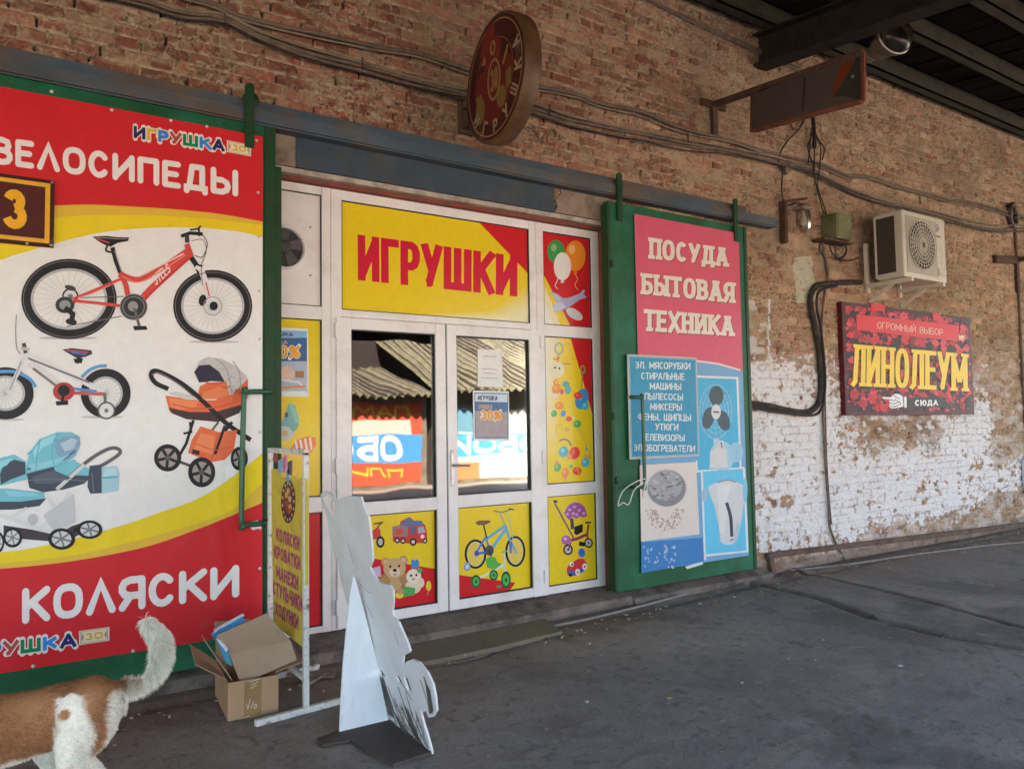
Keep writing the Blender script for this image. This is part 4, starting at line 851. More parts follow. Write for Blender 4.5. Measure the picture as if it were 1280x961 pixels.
# ------------------------------------------------------------------ the big red and white banner on the left gate
YB = -.149
BN = thing('advertising_banner', 'big red, yellow and white banner with bicycles and strollers on the left gate', 'banner', (.45, YB, .25))
A_ = (0, 80, 2.5286); B_ = (0, 420, 2.235); C_ = (0, 640, 3.697); PX = (0, 0, 1)
bx0, bx1, bz0, bz1 = -.40, 1.306, .25, 3.252
a = Art((0, YB, 0), (0, -1, 0), PX); a.lift = 0; a.mb.col = (.79, .775, .75); a.mb.box((bx0, YB, bz0), (bx1, YB+.004, bz1)); a.lift = .0006
edge = lambda x: W(x, 300, YB)
def zx(pts): return [tuple(W(*q, YB)[[0, 2]]) for q in pts]
def wpoly(art, pts, col, Y):
    art.lift += art.step; art.mb.col = col; art.mb.add([(p[0], Y-art.lift, p[1]) for p in pts], [list(range(len(pts)))])
def curve_fill(pts, top, col):
    c = [p for p in crv([np.array(q) for q in zx(pts)], 6) if bx0 < p[0] < bx1]
    c = [(bx0, c[0][1])]+[tuple(p) for p in c]+[(bx1, c[-1][1])]
    zt = bz1 if top else bz0; wpoly(a, c+[(bx1, zt), (bx0, zt)], col, YB)
curve_fill([(-90, 372), (0, 326), (40, 313), (70, 304), (115, 293), (158, 287), (210, 284.5), (257, 285.5), (300, 290), (327, 296), (345, 300)], True, YEL)
curve_fill([(-90, 300), (0, 278), (69, 272), (119, 269), (166, 269), (218, 270.5), (277, 275), (327, 281.5), (345, 284)], True, DYEL)
curve_fill([(-90, 262), (0, 258), (69, 257), (111, 256), (158, 258), (221, 262), (277, 268), (327, 277), (345, 280)], True, RED)
curve_fill([(-90, 694), (0, 690), (54, 682), (108, 669), (162, 653.5), (200, 640), (246, 623.5), (286, 599), (327, 567), (345, 550)], False, YEL)
curve_fill([(-90, 706), (0, 703.5), (81, 695.5), (162, 678), (243, 655), (295, 634), (327, 604), (345, 590)], False, DYEL)
curve_fill([(-90, 714), (0, 710.5), (90, 701), (179, 684), (246, 661.5), (291, 643.5), (327, 628.5), (345, 620)], False, RED)
for p in [(66, 97+18), (141, 138), (215, 151), (260, 158.5), (322, 176), (324, 241), (325, 296), (325.5, 364), (326, 424), (326, 540), (326.5, 660), (326, 710), (43, 832), (168, 813)]:
    q = W(p[0]-1.5, p[1], YB)
    if q[0] < bx1-.008:
        a.mb.col = (.6, .56, .5); a.mb.lathe([(.009, .001), (.009, .004), (.004, .006)], (q[0], YB, q[2]), (0, -1, 0), 10)
vin = a.part('printed_vinyl', M_vinyl, BN)
LT = (.78, .74, .70)
a.crop = A_; a.text('ВЕΛОСИПЕДЫ', [(-30, 226), (757, 337), (757, 421), (-30, 314)], LT, .215, rnd=True, gap=.22); a.part('lettering', M_vinyl, BN)
a.crop = C_; a.text('КОΛЯСКИ', [(95, 352), (1112, 240), (1112, 390), (95, 518)], LT, .215, rnd=True, gap=.18)
a.part('lettering', M_vinyl, BN)
LC = [NAVY, DYEL, (.04, .22, .6), (.40, .08, .06), (.01, .22, .08), (.03, .25, .65), NAVY]
def logo(q, box, sw=.28):
    a.text('ИГРУШКА', q, LC, sw, gap=.2, outline=((.76, .70, .60), .09))
    a.poly(box, CREAM); c = np.mean(np.array(box), 0); a.poly([tuple(c+(np.array(p)-c)*.90) for p in box], (.42, .30, .12)); a.poly([tuple(c+(np.array(p)-c)*.84) for p in box], (.72, .62, .42))
    k = [tuple(c+(np.array(p)-c)*(.62, .55)) for p in box]; a.text('ЗО', k, (.60, .42, .06), .26, outline=((.80, .74, .5), .08))
    w = np.array(box[1], float)-np.array(box[0]); hh = np.array(box[3], float)-np.array(box[0])
    for u in (.10, .90):
        p = np.array(box[0])+w*u+hh*.5; s_ = w*.05*(1 if u < .5 else -1); a.poly([tuple(p-hh*.28), tuple(p+hh*.28), tuple(p+s_)], (.2, .1, .06))
a.crop = A_; logo([(420, 196), (712, 243), (712, 278), (420, 234)], [(717, 242), (793, 256), (793, 293), (717, 279)]); a.part('printed_logo', M_vinyl, BN)
a.crop = C_; logo([(-215, 626), (357, 557), (357, 618), (-215, 694)], [(365, 548), (505, 529), (505, 592), (365, 613)])
a.part('printed_logo', M_vinyl, BN)
# red bicycle
a.crop = A_; BR = (.66, .07, .06)
def wheel(cx, cy, rx, ry, w, sp=14, inner=(.45, .45, .46)):
    for k in range(sp): t = math.pi*k/sp; a.line([(cx-rx*.9*math.cos(t), cy-ry*.9*math.sin(t)), (cx+rx*.9*math.cos(t), cy+ry*.9*math.sin(t))], 1.1, (.50, .49, .48))
    a.ring(cx, cy, rx, ry, w, BLK, 40); a.ring(cx, cy, rx-w, ry-w, w*.28, inner, 40)
a.ell(215, 866, 92, 5, (.52, .50, .48)); a.ell(675, 878, 80, 4, (.52, .50, .48))
wheel(218, 743, 151, 127, 30); wheel(672, 765, 125, 114, 25)
a.ring(222, 735, 26, 26, 5, BLK); a.ell(222, 735, 8, 8, (.2, .2, .2)); a.ell(222, 708, 18, 8, (.06, .06, .06), 15); a.ell(205, 762, 30, 26, (.05, .05, .05)); a.ell(205, 762, 18, 15, (.3, .3, .3)); a.line([(205, 770), (230, 790), (225, 822)], 16, BLK); a.ell(225, 815, 18, 10, BLK, 10); a.line([(210, 830), (385, 797)], 3, (.15, .15, .15)); a.line([(215, 740), (390, 735)], 3, (.1, .1, .1))
a.line([(232, 743), (300, 715), (382, 680)], 9, BR); a.line([(230, 748), (300, 755), (395, 766)], 10, BR); a.line([(382, 660), (398, 700), (405, 735), (420, 765)], 17, BR); a.line([(375, 665), (440, 682), (520, 640), (592, 592)], 19, BR, True); a.line([(604, 598), (540, 655), (470, 720), (430, 768)], 24, BR, True); a.poly([(582, 572), (598, 566), (612, 606), (596, 614)], BR); a.line([(440, 672), (580, 600)], 4, (.75, .6, .58))
a.text('STELS', [(478, 672), (530, 628), (541, 655), (492, 702)], (.78, .72, .70), .2)
a.line([(355, 580), (366, 622), (380, 660)], 14, BLK); a.line([(340, 572), (335, 590), (352, 596)], 6, BLK, True); a.poly([(292, 546), (335, 544), (372, 548), (408, 549), (405, 560), (372, 566), (350, 578), (330, 572), (310, 560)], BLK); a.line([(305, 552), (345, 566)], 4, (.6, .1, .1))
a.line([(572, 545), (600, 535), (640, 538)], 11, BLK); a.line([(590, 540), (592, 565)], 14, (.05, .05, .05)); a.line([(628, 520), (630, 545)], 6, BLK); a.line([(640, 540), (655, 570), (640, 610), (615, 606)], 3, (.1, .1, .1), True); a.line([(600, 525), (625, 522)], 6, (.05, .05, .05))
a.line([(604, 612), (618, 632), (632, 662)], 16, BLK); a.line([(618, 640), (640, 655), (680, 765)], 13, (.74, .72, .70)); a.line([(632, 652), (668, 765)], 10, (.70, .68, .68)); a.line([(650, 690), (662, 735)], 4, BR); a.ell(675, 765, 13, 14, BLK); a.ell(640, 747, 12, 18, BLK, 10)
a.ell(422, 768, 44, 42, (.04, .04, .045)); a.ring(422, 768, 36, 34, 4, (.2, .2, .2)); a.ell(420, 766, 16, 16, (.3, .3, .3)); a.line([(424, 772), (440, 828)], 9, (.12, .12, .12)); a.poly([(420, 828), (462, 828), (466, 840), (424, 842)], BLK)
a.line([(385, 672), (440, 690), (515, 650), (585, 604)], 3, (.80, .30, .26), True); a.line([(598, 612), (540, 664), (450, 750)], 3.5, (.42, .03, .03), True); a.line([(246, 740), (300, 722), (378, 686)], 2.5, (.82, .32, .28)); a.line([(362, 590), (384, 658)], 3, (.3, .3, .3)); a.line([(300, 548), (372, 553), (402, 553)], 2.5, (.28, .28, .28), True); a.ring(218, 743, 146, 122, 3, (.13, .13, .13), 40); a.ring(672, 765, 120, 108, 3, (.13, .13, .13), 40); a.line([(624, 524), (634, 512)], 5, BLK); a.ring(672, 765, 30, 30, 2.5, (.3, .3, .3)); a.ring(422, 768, 44, 42, 3, (.24, .24, .24)); a.line([(610, 630), (640, 640)], 6, BLK); a.line([(604, 560), (640, 556), (652, 590), (636, 640), (640, 700)], 2, (.08, .08, .08), True)
bk = a.part('printed_bicycle', M_vinyl, BN)
# child's bicycle
a.crop = B_
a.ell(285, 226, 60, 4, (.55, .53, .50)); a.ell(10, 233, 60, 4, (.55, .53, .50))
wheel(295, 160, 70, 69, 22, 10); wheel(15, 160, 79, 73, 24, 10)
a.line([(228, 115), (250, 95), (275, 85), (298, 83)], 9, (.12, .34, .62), True); a.line([(-10, 100), (40, 100), (80, 118), (100, 142)], 9, (.12, .34, .62), True)
a.line([(72, 48), (120, 70), (180, 100), (292, 158)], 15, (.72, .70, .68), True); a.line([(80, 75), (130, 110), (175, 150)], 20, (.68, .66, .64), True); a.line([(78, 62), (250, 130)], 5, (.15, .15, .2)); a.line([(70, 50), (48, 105), (20, 160)], 12, (.72, .70, .68)); a.line([(60, 70), (28, 150)], 5, (.4, .4, .42)); a.line([(92, 90), (165, 145)], 7, (.2, .18, .18)); a.line([(180, 158), (295, 162)], 10, (.5, .12, .1)); a.line([(190, 145), (270, 155)], 8, (.1, .25, .55));
a.line([(66, 20), (72, 48)], 11, (.06, .06, .06)); a.line([(58, 34), (82, 38)], 9, (.5, .48, .46)); a.line([(46, -60), (44, -20), (46, 30), (56, 50)], 2.5, (.25, .25, .25), True)
a.line([(222, 58), (214, 76)], 11, BLK); a.poly([(174, 38), (200, 34), (255, 40), (258, 50), (240, 58), (215, 62), (190, 48)], (.05, .05, .08)); a.line([(185, 40), (245, 46)], 5, (.5, .08, .12)); a.line([(200, 46), (240, 52)], 4, (.08, .2, .5)); a.poly([(205, 64), (232, 62), (228, 76), (210, 76)], BLK)
a.ell(178, 155, 30, 26, (.42, .06, .06)); a.ell(178, 152, 17, 16, BLK); a.line([(180, 156), (172, 186)], 7, BLK); a.poly([(155, 182), (190, 180), (190, 192), (158, 194)], BLK)
a.line([(292, 160), (296, 205)], 8, (.15, .15, .15)); a.ell(297, 208, 25, 25, (.12, .12, .12)); a.ell(297, 208, 20, 20, (.72, .70, .68)); a.ell(297, 208, 6, 6, (.2, .2, .2))
bk = a.part('printed_bicycle', M_vinyl, BN)
# orange pram
OR = (.72, .15, .06); ORD = (.55, .10, .04)
a.poly([(546, 95), (556, 70), (580, 58), (620, 64), (660, 85), (688, 112), (692, 135), (660, 165), (640, 168), (630, 140), (610, 118), (570, 120)], (.52, .50, .48))
for k in range(60):
    t = rng.random(2); px, py = 565+t[0]*120, 64+t[1]*95
    if py > 60+(px-560)*.42 and py < 150+(px-620)*.35 and px < 688: a.ell(px, py, 2.2, 1.6, (.2, .2, .2), n=6)
a.poly([(542, 100), (556, 82), (585, 80), (612, 100), (628, 128), (590, 126), (556, 130)], (.035, .035, .06))
a.poly([(462, 166), (500, 172), (552, 170), (558, 140), (580, 130), (632, 128), (640, 165), (662, 160), (692, 118), (693, 170), (676, 206), (640, 226), (600, 234), (520, 226), (474, 212)], OR); a.poly([(470, 200), (530, 212), (600, 212), (680, 190), (668, 215), (610, 240), (520, 232), (480, 216)], (.06, .04, .04)); a.poly([(468, 160), (490, 154), (540, 168), (610, 172), (600, 180), (520, 178)], (.6, .58, .56)); a.line([(556, 166), (600, 150), (645, 140)], 4, ORD)
a.line([(470, 148), (436, 132), (422, 112), (428, 98), (450, 102), (500, 128), (545, 162), (600, 214), (640, 250), (700, 290)], 13, BLK, True); a.line([(540, 235), (520, 300), (500, 335)], 8, BLK); a.line([(530, 240), (534, 268), (512, 272)], 6, BLK); a.line([(648, 240), (600, 300), (560, 360)], 9, BLK); a.line([(540, 330), (610, 240)], 6, (.1, .1, .1)); a.line([(470, 340), (560, 372)], 8, (.08, .08, .08))
a.poly([(560, 252), (610, 268), (662, 262), (652, 322), (625, 346), (590, 352), (525, 326), (535, 290)], OR); a.poly([(538, 314), (558, 318), (556, 332), (536, 328)], (.04, .03, .03)); a.line([(610, 270), (590, 345)], 4, ORD)
a.line([(628, 250), (600, 330)], 8, BLK)
for (cx, cy, rx, ry) in [(468, 340, 38, 38), (563, 380, 38, 42), (668, 342, 24, 33)]:
    a.ell(cx, cy, rx, ry, BLK); a.ell(cx, cy, rx*.70, ry*.70, (.34, .30, .29))
    for k in range(5): t = 2*math.pi*k/5+.4; a.line([(cx, cy), (cx+rx*.72*math.cos(t), cy+ry*.72*math.sin(t))], rx*.22, BLK)
    a.ell(cx, cy, rx*.2, ry*.2, (.1, .1, .1))
a.poly([(470, 172), (540, 182), (556, 178), (545, 200), (500, 206), (478, 196)], (.80, .24, .10)); a.poly([(566, 158), (610, 142), (636, 150), (640, 164), (600, 176), (566, 176)], (.78, .22, .09)); a.poly([(652, 158), (690, 122), (692, 148), (668, 178), (650, 182)], (.62, .12, .045)); a.line([(480, 190), (540, 202), (610, 198), (676, 178)], 3, ORD, True); a.line([(572, 128), (600, 134), (628, 130)], 3, (.5, .09, .04), True)
a.poly([(560, 270), (600, 280), (594, 330), (540, 316)], (.80, .24, .10)); a.line([(545, 300), (600, 318), (640, 310)], 2.5, ORD, True); a.line([(650, 70), (668, 100), (672, 150)], 3, (.30, .29, .28), True); a.line([(600, 62), (632, 92), (648, 160)], 2.5, (.30, .29, .28), True); a.line([(424, 108), (446, 104), (498, 134), (540, 168)], 3, (.22, .2, .2), True)
a.part('printed_stroller', M_vinyl, BN)
# blue twin pram
CY = (.18, .50, .58); CYD = (.11, .38, .48); DK = (.06, .075, .10)
a.poly([(-60, 345), (0, 340), (40, 330), (72, 350), (76, 400), (0, 418), (-60, 410)], CY); a.poly([(0, 385), (10, 360), (40, 345), (70, 352), (72, 385), (30, 400), (2, 415)], DK); a.poly([(-60, 428), (20, 425), (122, 436), (138, 450), (60, 462), (-60, 466)], CY); a.poly([(-60, 462), (60, 462), (130, 452), (110, 474), (40, 484), (-60, 486)], DK)
a.poly([(72, 372), (82, 325), (110, 288), (160, 268), (200, 268), (224, 282), (222, 312), (206, 340), (170, 362), (120, 380), (75, 384)], CY); a.poly([(150, 305), (175, 282), (218, 276), (225, 300), (212, 332), (180, 348), (160, 330)], (.22, .36, .50)); a.poly([(168, 300), (200, 285), (216, 290), (205, 315), (180, 322)], (.42, .56, .66)); a.line([(76, 330), (120, 300), (165, 290)], 4, CYD, True); a.line([(75, 372), (165, 350), (210, 320)], 4, (.05, .1, .14), True)
a.poly([(74, 384), (160, 362), (206, 345), (245, 374), (252, 396), (235, 412), (180, 428), (120, 436), (82, 424)], DK); a.poly([(150, 366), (205, 346), (248, 370), (250, 390), (200, 388), (160, 392)], CY)
a.line([(158, 428), (200, 388), (250, 345), (300, 316), (328, 314), (334, 328), (300, 352), (282, 362)], 10, (.12, .12, .13), True); a.line([(158, 428), (236, 358)], 10, (.62, .61, .60))
a.poly([(250, 362), (285, 358), (290, 438), (252, 440), (244, 420)], DK); a.poly([(284, 366), (326, 362), (334, 384), (330, 432), (284, 440)], (.36, .58, .66)); a.line([(286, 396), (330, 392)], 5, CYD)
WF = (.70, .69, .67)
a.poly([(92, 318), (120, 288), (158, 274), (150, 296), (118, 312), (96, 340)], (.30, .64, .70)); a.poly([(80, 360), (150, 345), (196, 330), (160, 358), (90, 376)], (.26, .58, .66)); a.line([(112, 290), (104, 330), (100, 376)], 2.5, CYD, True); a.line([(160, 272), (146, 310), (150, 360)], 2.5, CYD, True); a.poly([(0, 350), (36, 338), (20, 360), (-10, 375)], (.28, .62, .68)); a.poly([(10, 430), (100, 438), (110, 446), (30, 448)], (.26, .58, .66)); a.poly([(90, 392), (150, 374), (200, 396), (150, 412), (96, 412)], (.10, .12, .155)); a.line([(78, 402), (160, 400), (240, 404)], 2, (.16, .2, .24), True); a.line([(256, 380), (262, 436)], 2, (.2, .22, .25)); a.poly([(292, 372), (324, 368), (328, 390), (290, 392)], (.46, .66, .72))
a.line([(128, 440), (165, 500), (205, 545)], 13, WF); a.line([(195, 436), (160, 495), (110, 540)], 13, WF); a.poly([(120, 500), (205, 440), (210, 520), (150, 545)], (.55, .57, .58)); a.line([(0, 500), (90, 530), (160, 552)], 12, WF); a.line([(20, 512), (75, 480)], 9, WF); a.poly([(10, 528), (90, 540), (160, 556), (200, 530), (250, 515), (268, 530), (210, 560), (160, 574), (60, 566), (10, 556)], (.06, .05, .055)); a.ell(92, 512, 14, 16, (.5, .5, .5)); a.line([(205, 545), (245, 518)], 10, BLK)
for (cx, cy, rx, ry) in [(35, 562, 27, 28), (172, 566, 38, 30), (250, 540, 36, 26), (-6, 575, 18, 30)]:
    a.ell(cx, cy, rx, ry, BLK); a.ell(cx, cy, rx*.72, ry*.72, (.60, .60, .60))
    for k in range(6): t = 2*math.pi*k/6+.3; a.line([(cx, cy), (cx+rx*.72*math.cos(t), cy+ry*.72*math.sin(t))], rx*.14, (.2, .2, .2))
a.part('printed_stroller', M_vinyl, BN)
# house number plate
NP = thing('number_plate', 'maroon plate with an orange number three and orange border screwed on the red banner', 'number plate', (0, -.16, 2.43))
YN = -.168
a = Art((0, YN, 0), (0, -1, 0), A_); a.mb.col = (.05, .012, .010); q0 = W(68.5, 226, YN); q1 = W(68.5, 310, YN); xr = q0[0]
a.mb.box((-.36, YN, q1[2]), (xr, YN+.012, q0[2]), .003)
pl = a.part('plate', M_board, NP); a.lift = .0006; zt, zb_ = q0[2], q1[2]
def nrect(x0, x1, z0, z1, c): wpoly(a, [(x0, z0), (x1, z0), (x1, z1), (x0, z1)], c, YN)
nrect(-.34, xr-.02, zb_+.02, zt-.02, (.78, .40, .03)); nrect(-.318, xr-.042, zb_+.042, zt-.042, (.075, .014, .012))
a.part('border', M_board, NP)
a.text('3', [(4, 392), (92, 402), (90, 527), (4, 517)], (.82, .42, .02), .27);
a.part('numeral', M_board, NP)
for (x, z) in [(xr-.012, zt-.012), (xr-.012, zb_+.012), (xr-.12, zb_+.010)]:
    mb = MB(); mb.lathe([(.008, 0), (.006, .004)], (x, YN-.0005, z), (0, -1, 0), 10); mb.build('screw', M_metal, NP)

# ------------------------------------------------------------------ pink banner on the right gate and the blue list board
YP = -.147; G_ = (740, 220, 3.696); K_ = (740, 450, 3.203)
PK = thing('advertising_banner', 'faded pink crockery banner above blue appliance pictures on the right gate', 'banner', (5.0, YP, .25))
a = Art((0, YP, 0), (0, -1, 0), PX); PINK = (.62, .10, .16)
rect = [W(793, 267.5, YP), W(924, 291, YP), W(935, 692, YP), W(803, 715, YP)]
X0, X1 = rect[0][0], (rect[1][0]+rect[2][0])/2; Z0, Z1 = rect[3][2], rect[0][2]
a.lift = 0; a.mb.col = (.16, .36, .56); a.mb.box((X0, YP, Z0), (X1, YP+.003, Z1)); a.lift = .0006
def fr(x, z): return (X0+(X1-X0)*x, Z0+(Z1-Z0)*z)
zc = zx([(793, 455)])[0][1]; 
pts = [p for p in zx([(793, 449), (830, 450), (871, 452.5), (898, 456), (926, 464)])]
wpoly(a, [(X0+.0005, pts[0][1])]+pts[1:-1]+[(X1-.0005, pts[-1][1]), (X1-.0005, Z1-.0005), (X0+.0005, Z1-.0005)], PINK, YP)
pts2 = [(p[0], p[1]) for p in pts]; 
for p0_, p1_ in zip(pts[:-1], pts[1:]): wpoly(a, [(max(p0_[0], X0), p0_[1]), (min(p1_[0], X1), p1_[1]), (min(p1_[0], X1), p1_[1]+.018), (max(p0_[0], X0), p0_[1]+.018)], (.70, .60, .60), YP)
base = a.part('printed_vinyl', M_vinyl, PK)
LB = (.72, .66, .56)
a.crop = G_
for txt, q in (('ПОСУДА', [(262, 284), (632, 335), (632, 420), (262, 382)]), ('БЫТОВАЯ', [(226, 448), (662, 494), (662, 588), (226, 546)]), ('ТЕХНИКА', [(236, 614), (658, 649), (658, 740), (236, 716)])):
    a.text(txt, q, LB, .27, serif=.17, gap=.16, shadow=((.22, .03, .06), (.035, -.035))); a.part('lettering', M_vinyl, PK)
a.crop = K_; CYN = (.06, .40, .62); LCY = (.12, .50, .72); FW = (.66, .68, .68)
a.poly([(420, 66), (582, 72), (596, 432), (420, 444)], CYN); 
for l in ([(420, 66), (584, 72)], [(581, 70), (594, 430)], [(408, 446), (610, 431)]): a.line(l, 8, FW)
a.ell(520, 385, 50, 60, (.35, .55, .66)); a.ell(575, 370, 30, 40, (.30, .52, .66))
a.line([(496, 315), (502, 360)], 22, (.46, .56, .62)); a.poly([(474, 362), (500, 350), (536, 352), (542, 428), (470, 434)], (.60, .60, .60)); a.poly([(508, 322), (526, 322), (528, 352), (512, 352)], (.55, .62, .66)); a.line([(516, 328), (520, 352)], 5, (.1, .12, .15))
for k in range(4): a.ring(494, 206, 66-k*13, 110-k*22, 2.0, (.42, .52, .56))
for k in range(16): t = 2*math.pi*k/16; a.line([(494+16*math.cos(t), 206+24*math.sin(t)), (494+64*math.cos(t), 206+108*math.sin(t))], 1.4, (.36, .48, .54))
a.ell(497, 143, 29, 40, (.06, .09, .11)); a.ell(465, 232, 23, 44, (.06, .09, .11), 12); a.ell(526, 242, 24, 42, (.06, .09, .11), -18); a.ell(496, 207, 19, 30, (.62, .64, .64)); a.line([(484, 207), (508, 209)], 6, (.08, .09, .1)); a.line([(465, 132), (548, 134)], 2, (.08, .1, .1))
a.poly([(436, 446), (610, 434), (624, 764), (450, 786)], LCY)
for l in ([(438, 440), (452, 800)], [(608, 434), (622, 764)], [(450, 782), (626, 764)]): a.line(l, 8, FW)
a.poly([(464, 505), (498, 490), (540, 480), (575, 484), (606, 502), (608, 560), (598, 640), (580, 715), (560, 738), (530, 738), (514, 726), (506, 660), (488, 580), (474, 545)], (.58, .60, .60)); a.poly([(500, 500), (560, 494), (540, 560), (530, 700), (512, 690), (504, 600)], (.66, .66, .65)); a.ell(450, 540, 14, 26, (.30, .48, .60)); a.line([(500, 490), (540, 480), (578, 488)], 5, (.2, .24, .28), True); a.line([(538, 570), (554, 628), (559, 706)], 13, (.05, .05, .09), True); a.line([(550, 722), (566, 716)], 6, (.3, .2, .15)); a.ell(612, 520, 10, 50, (.22, .50, .66)); a.ell(578, 690, 9, 40, (.40, .52, .58), 8)
a.poly([(190, 420), (416, 408), (430, 696), (196, 726)], (.66, .60, .54)); a.line([(418, 400), (420, 440)], 6, FW)
a.ell(298, 510, 80, 76, (.22, .22, .235)); a.ell(292, 500, 68, 62, (.34, .34, .35))
for k in range(40):
    t = 2*math.pi*rng.random(); r_ = rng.random()**.5; a.ell(296+66*r_*math.cos(t), 508+60*r_*math.sin(t), rng.uniform(4, 17), rng.uniform(2, 6), tuple([rng.uniform(.12, .46)]*3), rng.uniform(-50, 50), 10)
a.ring(298, 512, 82, 78, 5, (.55, .53, .5))
for k in range(150):
    t = rng.uniform(0.06, math.pi-.06); r_ = rng.uniform(.45, 1); px_, py_ = 292+78*r_*math.cos(t), 592+92*r_*math.sin(t)
    a.ell(px_, py_, rng.uniform(2, 6), rng.uniform(1.5, 4), [(.42, .28, .24), (.5, .38, .34), (.34, .26, .25)][k % 3], rng.uniform(0, 180), 6)
a.poly([(196, 728), (442, 710), (446, 806), (196, 852)], (.05, .20, .46)); 
for k in range(36): a.ell(rng.uniform(205, 340), rng.uniform(740, 830), rng.uniform(1.5, 7), rng.uniform(1.5, 9), (.34, .46, .60), rng.uniform(-40, 40), 7)
a.poly([(370, 826), (440, 806), (444, 816), (380, 836)], (.62, .66, .68))
a.part('printed_pictures', M_vinyl, PK)
YL = -.172
LS = thing('list_board', 'blue board listing household appliances in white letters screwed over the pink banner', 'signboard', (4.66, YL, 1.16))
a = Art((0, YL, 0), (0, -1, 0), PX); r4 = [W(784, 441, YL), W(872, 448.5, YL), W(873.5, 570, YL), W(788, 574, YL)]
x0, x1 = (r4[0][0]+r4[3][0])/2, (r4[1][0]+r4[2][0])/2; z0, z1 = (r4[2][2]+r4[3][2])/2, (r4[0][2]+r4[1][2])/2
a.mb.col = (.55, .52, .45); a.mb.box((x0, YL, z0), (x1, YL+.012, z1), .003); a.lift = .0006
for k, c in ((.012, (.08, .34, .50)), (.018, (.5, .55, .55)), (.021, (.045, .29, .46))): wpoly(a, [(x0+k, z0+k), (x1-k, z0+k), (x1-k, z1-k), (x0+k, z1-k)], c, YL)
a.part('board', M_board, LS); a.crop = K_
for t, c, xa, xb in (('ЭЛ. МЯСОРУБКИ', 20, 172, 395), ('СТИРАЛЬНЫЕ', 63, 196, 371), ('МАШИНЫ', 104, 230, 358), ('ПЫЛЕСОСЫ', 145, 209, 365), ('МИКСЕРЫ', 186, 232, 360), ('ФЕНЫ, ЩИПЦЫ', 226, 182, 397), ('УТЮГИ', 267, 252, 346), ('ТЕЛЕВИЗОРЫ', 308, 196, 371), ('ЭЛ.ОБОГРЕВАТЕЛИ', 350, 165, 413)):
    hh = 13.5; a.text(t, [(xa, c-hh), (xb, c-hh+(xb-xa)*.02), (xb, c+hh+(xb-xa)*.02), (xa, c+hh)], (.70, .72, .68), .17, gap=.24); a.part('lettering', M_board, LS)
# ------------------------------------------------------------------ things fixed to the wall
M_cable = mat('grey_cable', (.16, .12, .085), .8, col2=(.09, .06, .045), nscale=8, bump=.001)
M_cable2 = mat('olive_cable', (.235, .18, .115), .8, col2=(.15, .11, .075), nscale=8)
M_cableb = mat('black_cable', (.022, .018, .016), .75, vary=.2)
M_hose = mat('black_hose', (.035, .030, .027), .85, col2=(.08, .062, .05), nscale=12, bump=.004, bscale=60, spec=.2)
M_rust = mat('rusty_steel', (.085, .042, .024), .85, col2=(.045, .022, .014), nscale=12, bump=.002)
def run(pts, Y=-.045, dz=0, n=4): return [W(p[0], p[1]+dz, Y) for p in pts]
UP = [(-60, -75), (100, -35), (254, 0), (294, 18), (344, 32), (408, 45), (476, 59), (525, 68), (580, 86), (625, 98), (664, 106), (696, 112), (724, 119), (751, 130), (800, 140), (830, 152), (860, 162), (909, 174), (942, 185), (985, 197), (1024, 205), (1047, 214), (1060, 219), (1090, 221), (1120, 232), (1150, 240), (1185, 250), (1222, 255), (1255, 264), (1280, 271), (1330, 284)]
LO = [(-60, -60), (90, -20), (172, 0), (226, 16), (281, 23), (326, 45), (385, 66), (453, 84), (512, 100), (571, 114), (620, 124), (658, 133), (687, 142), (710, 150), (745, 158), (779, 165), (800, 168), (860, 179), (909, 187), (958, 198), (975, 202), (1001, 209), (1027, 220), (1060, 236), (1100, 250), (1135, 258), (1180, 270), (1210, 279), (1247, 286), (1280, 286), (1330, 292)]
cb = thing('cable_bundle', 'long sagging upper run of grey cables strung across the brick wall', 'cable', tuple(W(640, 100, -.05)), 'cable bundles along the wall')
for k, (r, o, ph) in enumerate([(.016, 0, 0), (.008, 5.0, 1.2)]):
    mb = MB(); mb.tube(crv([W(p[0], p[1]+o*(1 if p[0] < 900 else .6)+.8*math.sin(p[0]*.03+ph), -.05-.012*k) for p in UP], 4), r, 8); mb.build('cable', M_cable if k == 0 else M_cable2, cb)
cb = thing('cable_bundle', 'lower bundle of tangled grey cables strung across the brick wall', 'cable', tuple(W(640, 130, -.05)), 'cable bundles along the wall')
for k, (r, o, ph) in enumerate([(.014, 0, 0.5), (.011, -5.2, 2.2), (.010, 5.0, 4.0), (.006, 8.5, 1)]):
    mb = MB(); mb.tube(crv([W(p[0], p[1]+o*(1 if p[0] < 900 else .55)+1.1*math.sin(p[0]*.022+ph), -.05-.008*k) for p in LO], 4), r, 8); mb.build('cable', [M_cable, M_cable2, M_cable, M_cableb][k], cb)
for (px, py) in [(281, 26), (453, 80), (687, 138), (860, 172), (1150, 250)]:
    q = W(px, py, -.07); mb = MB(); mb.bar((q[0], q[1], q[2]-.045), (q[0], q[1], q[2]+.045), .014, .006); mb.build('cable_clip', M_rust, cb)
# narrow conduit under the roof
mb = MB(); mb.tube([W(800, -4, -.03), W(881, 36, -.03), W(940, 62, -.035), W(993, 86, -.03), W(1060, 112, -.03)], .018, 8); mb.tube([W(872, 30, -.05), W(1000, 84, -.05)], .012, 6)
tag(mb.build('conduit_pipe', M_cable), 'thin straight conduit pipe running along the wall just under the canopy beam', 'pipe')
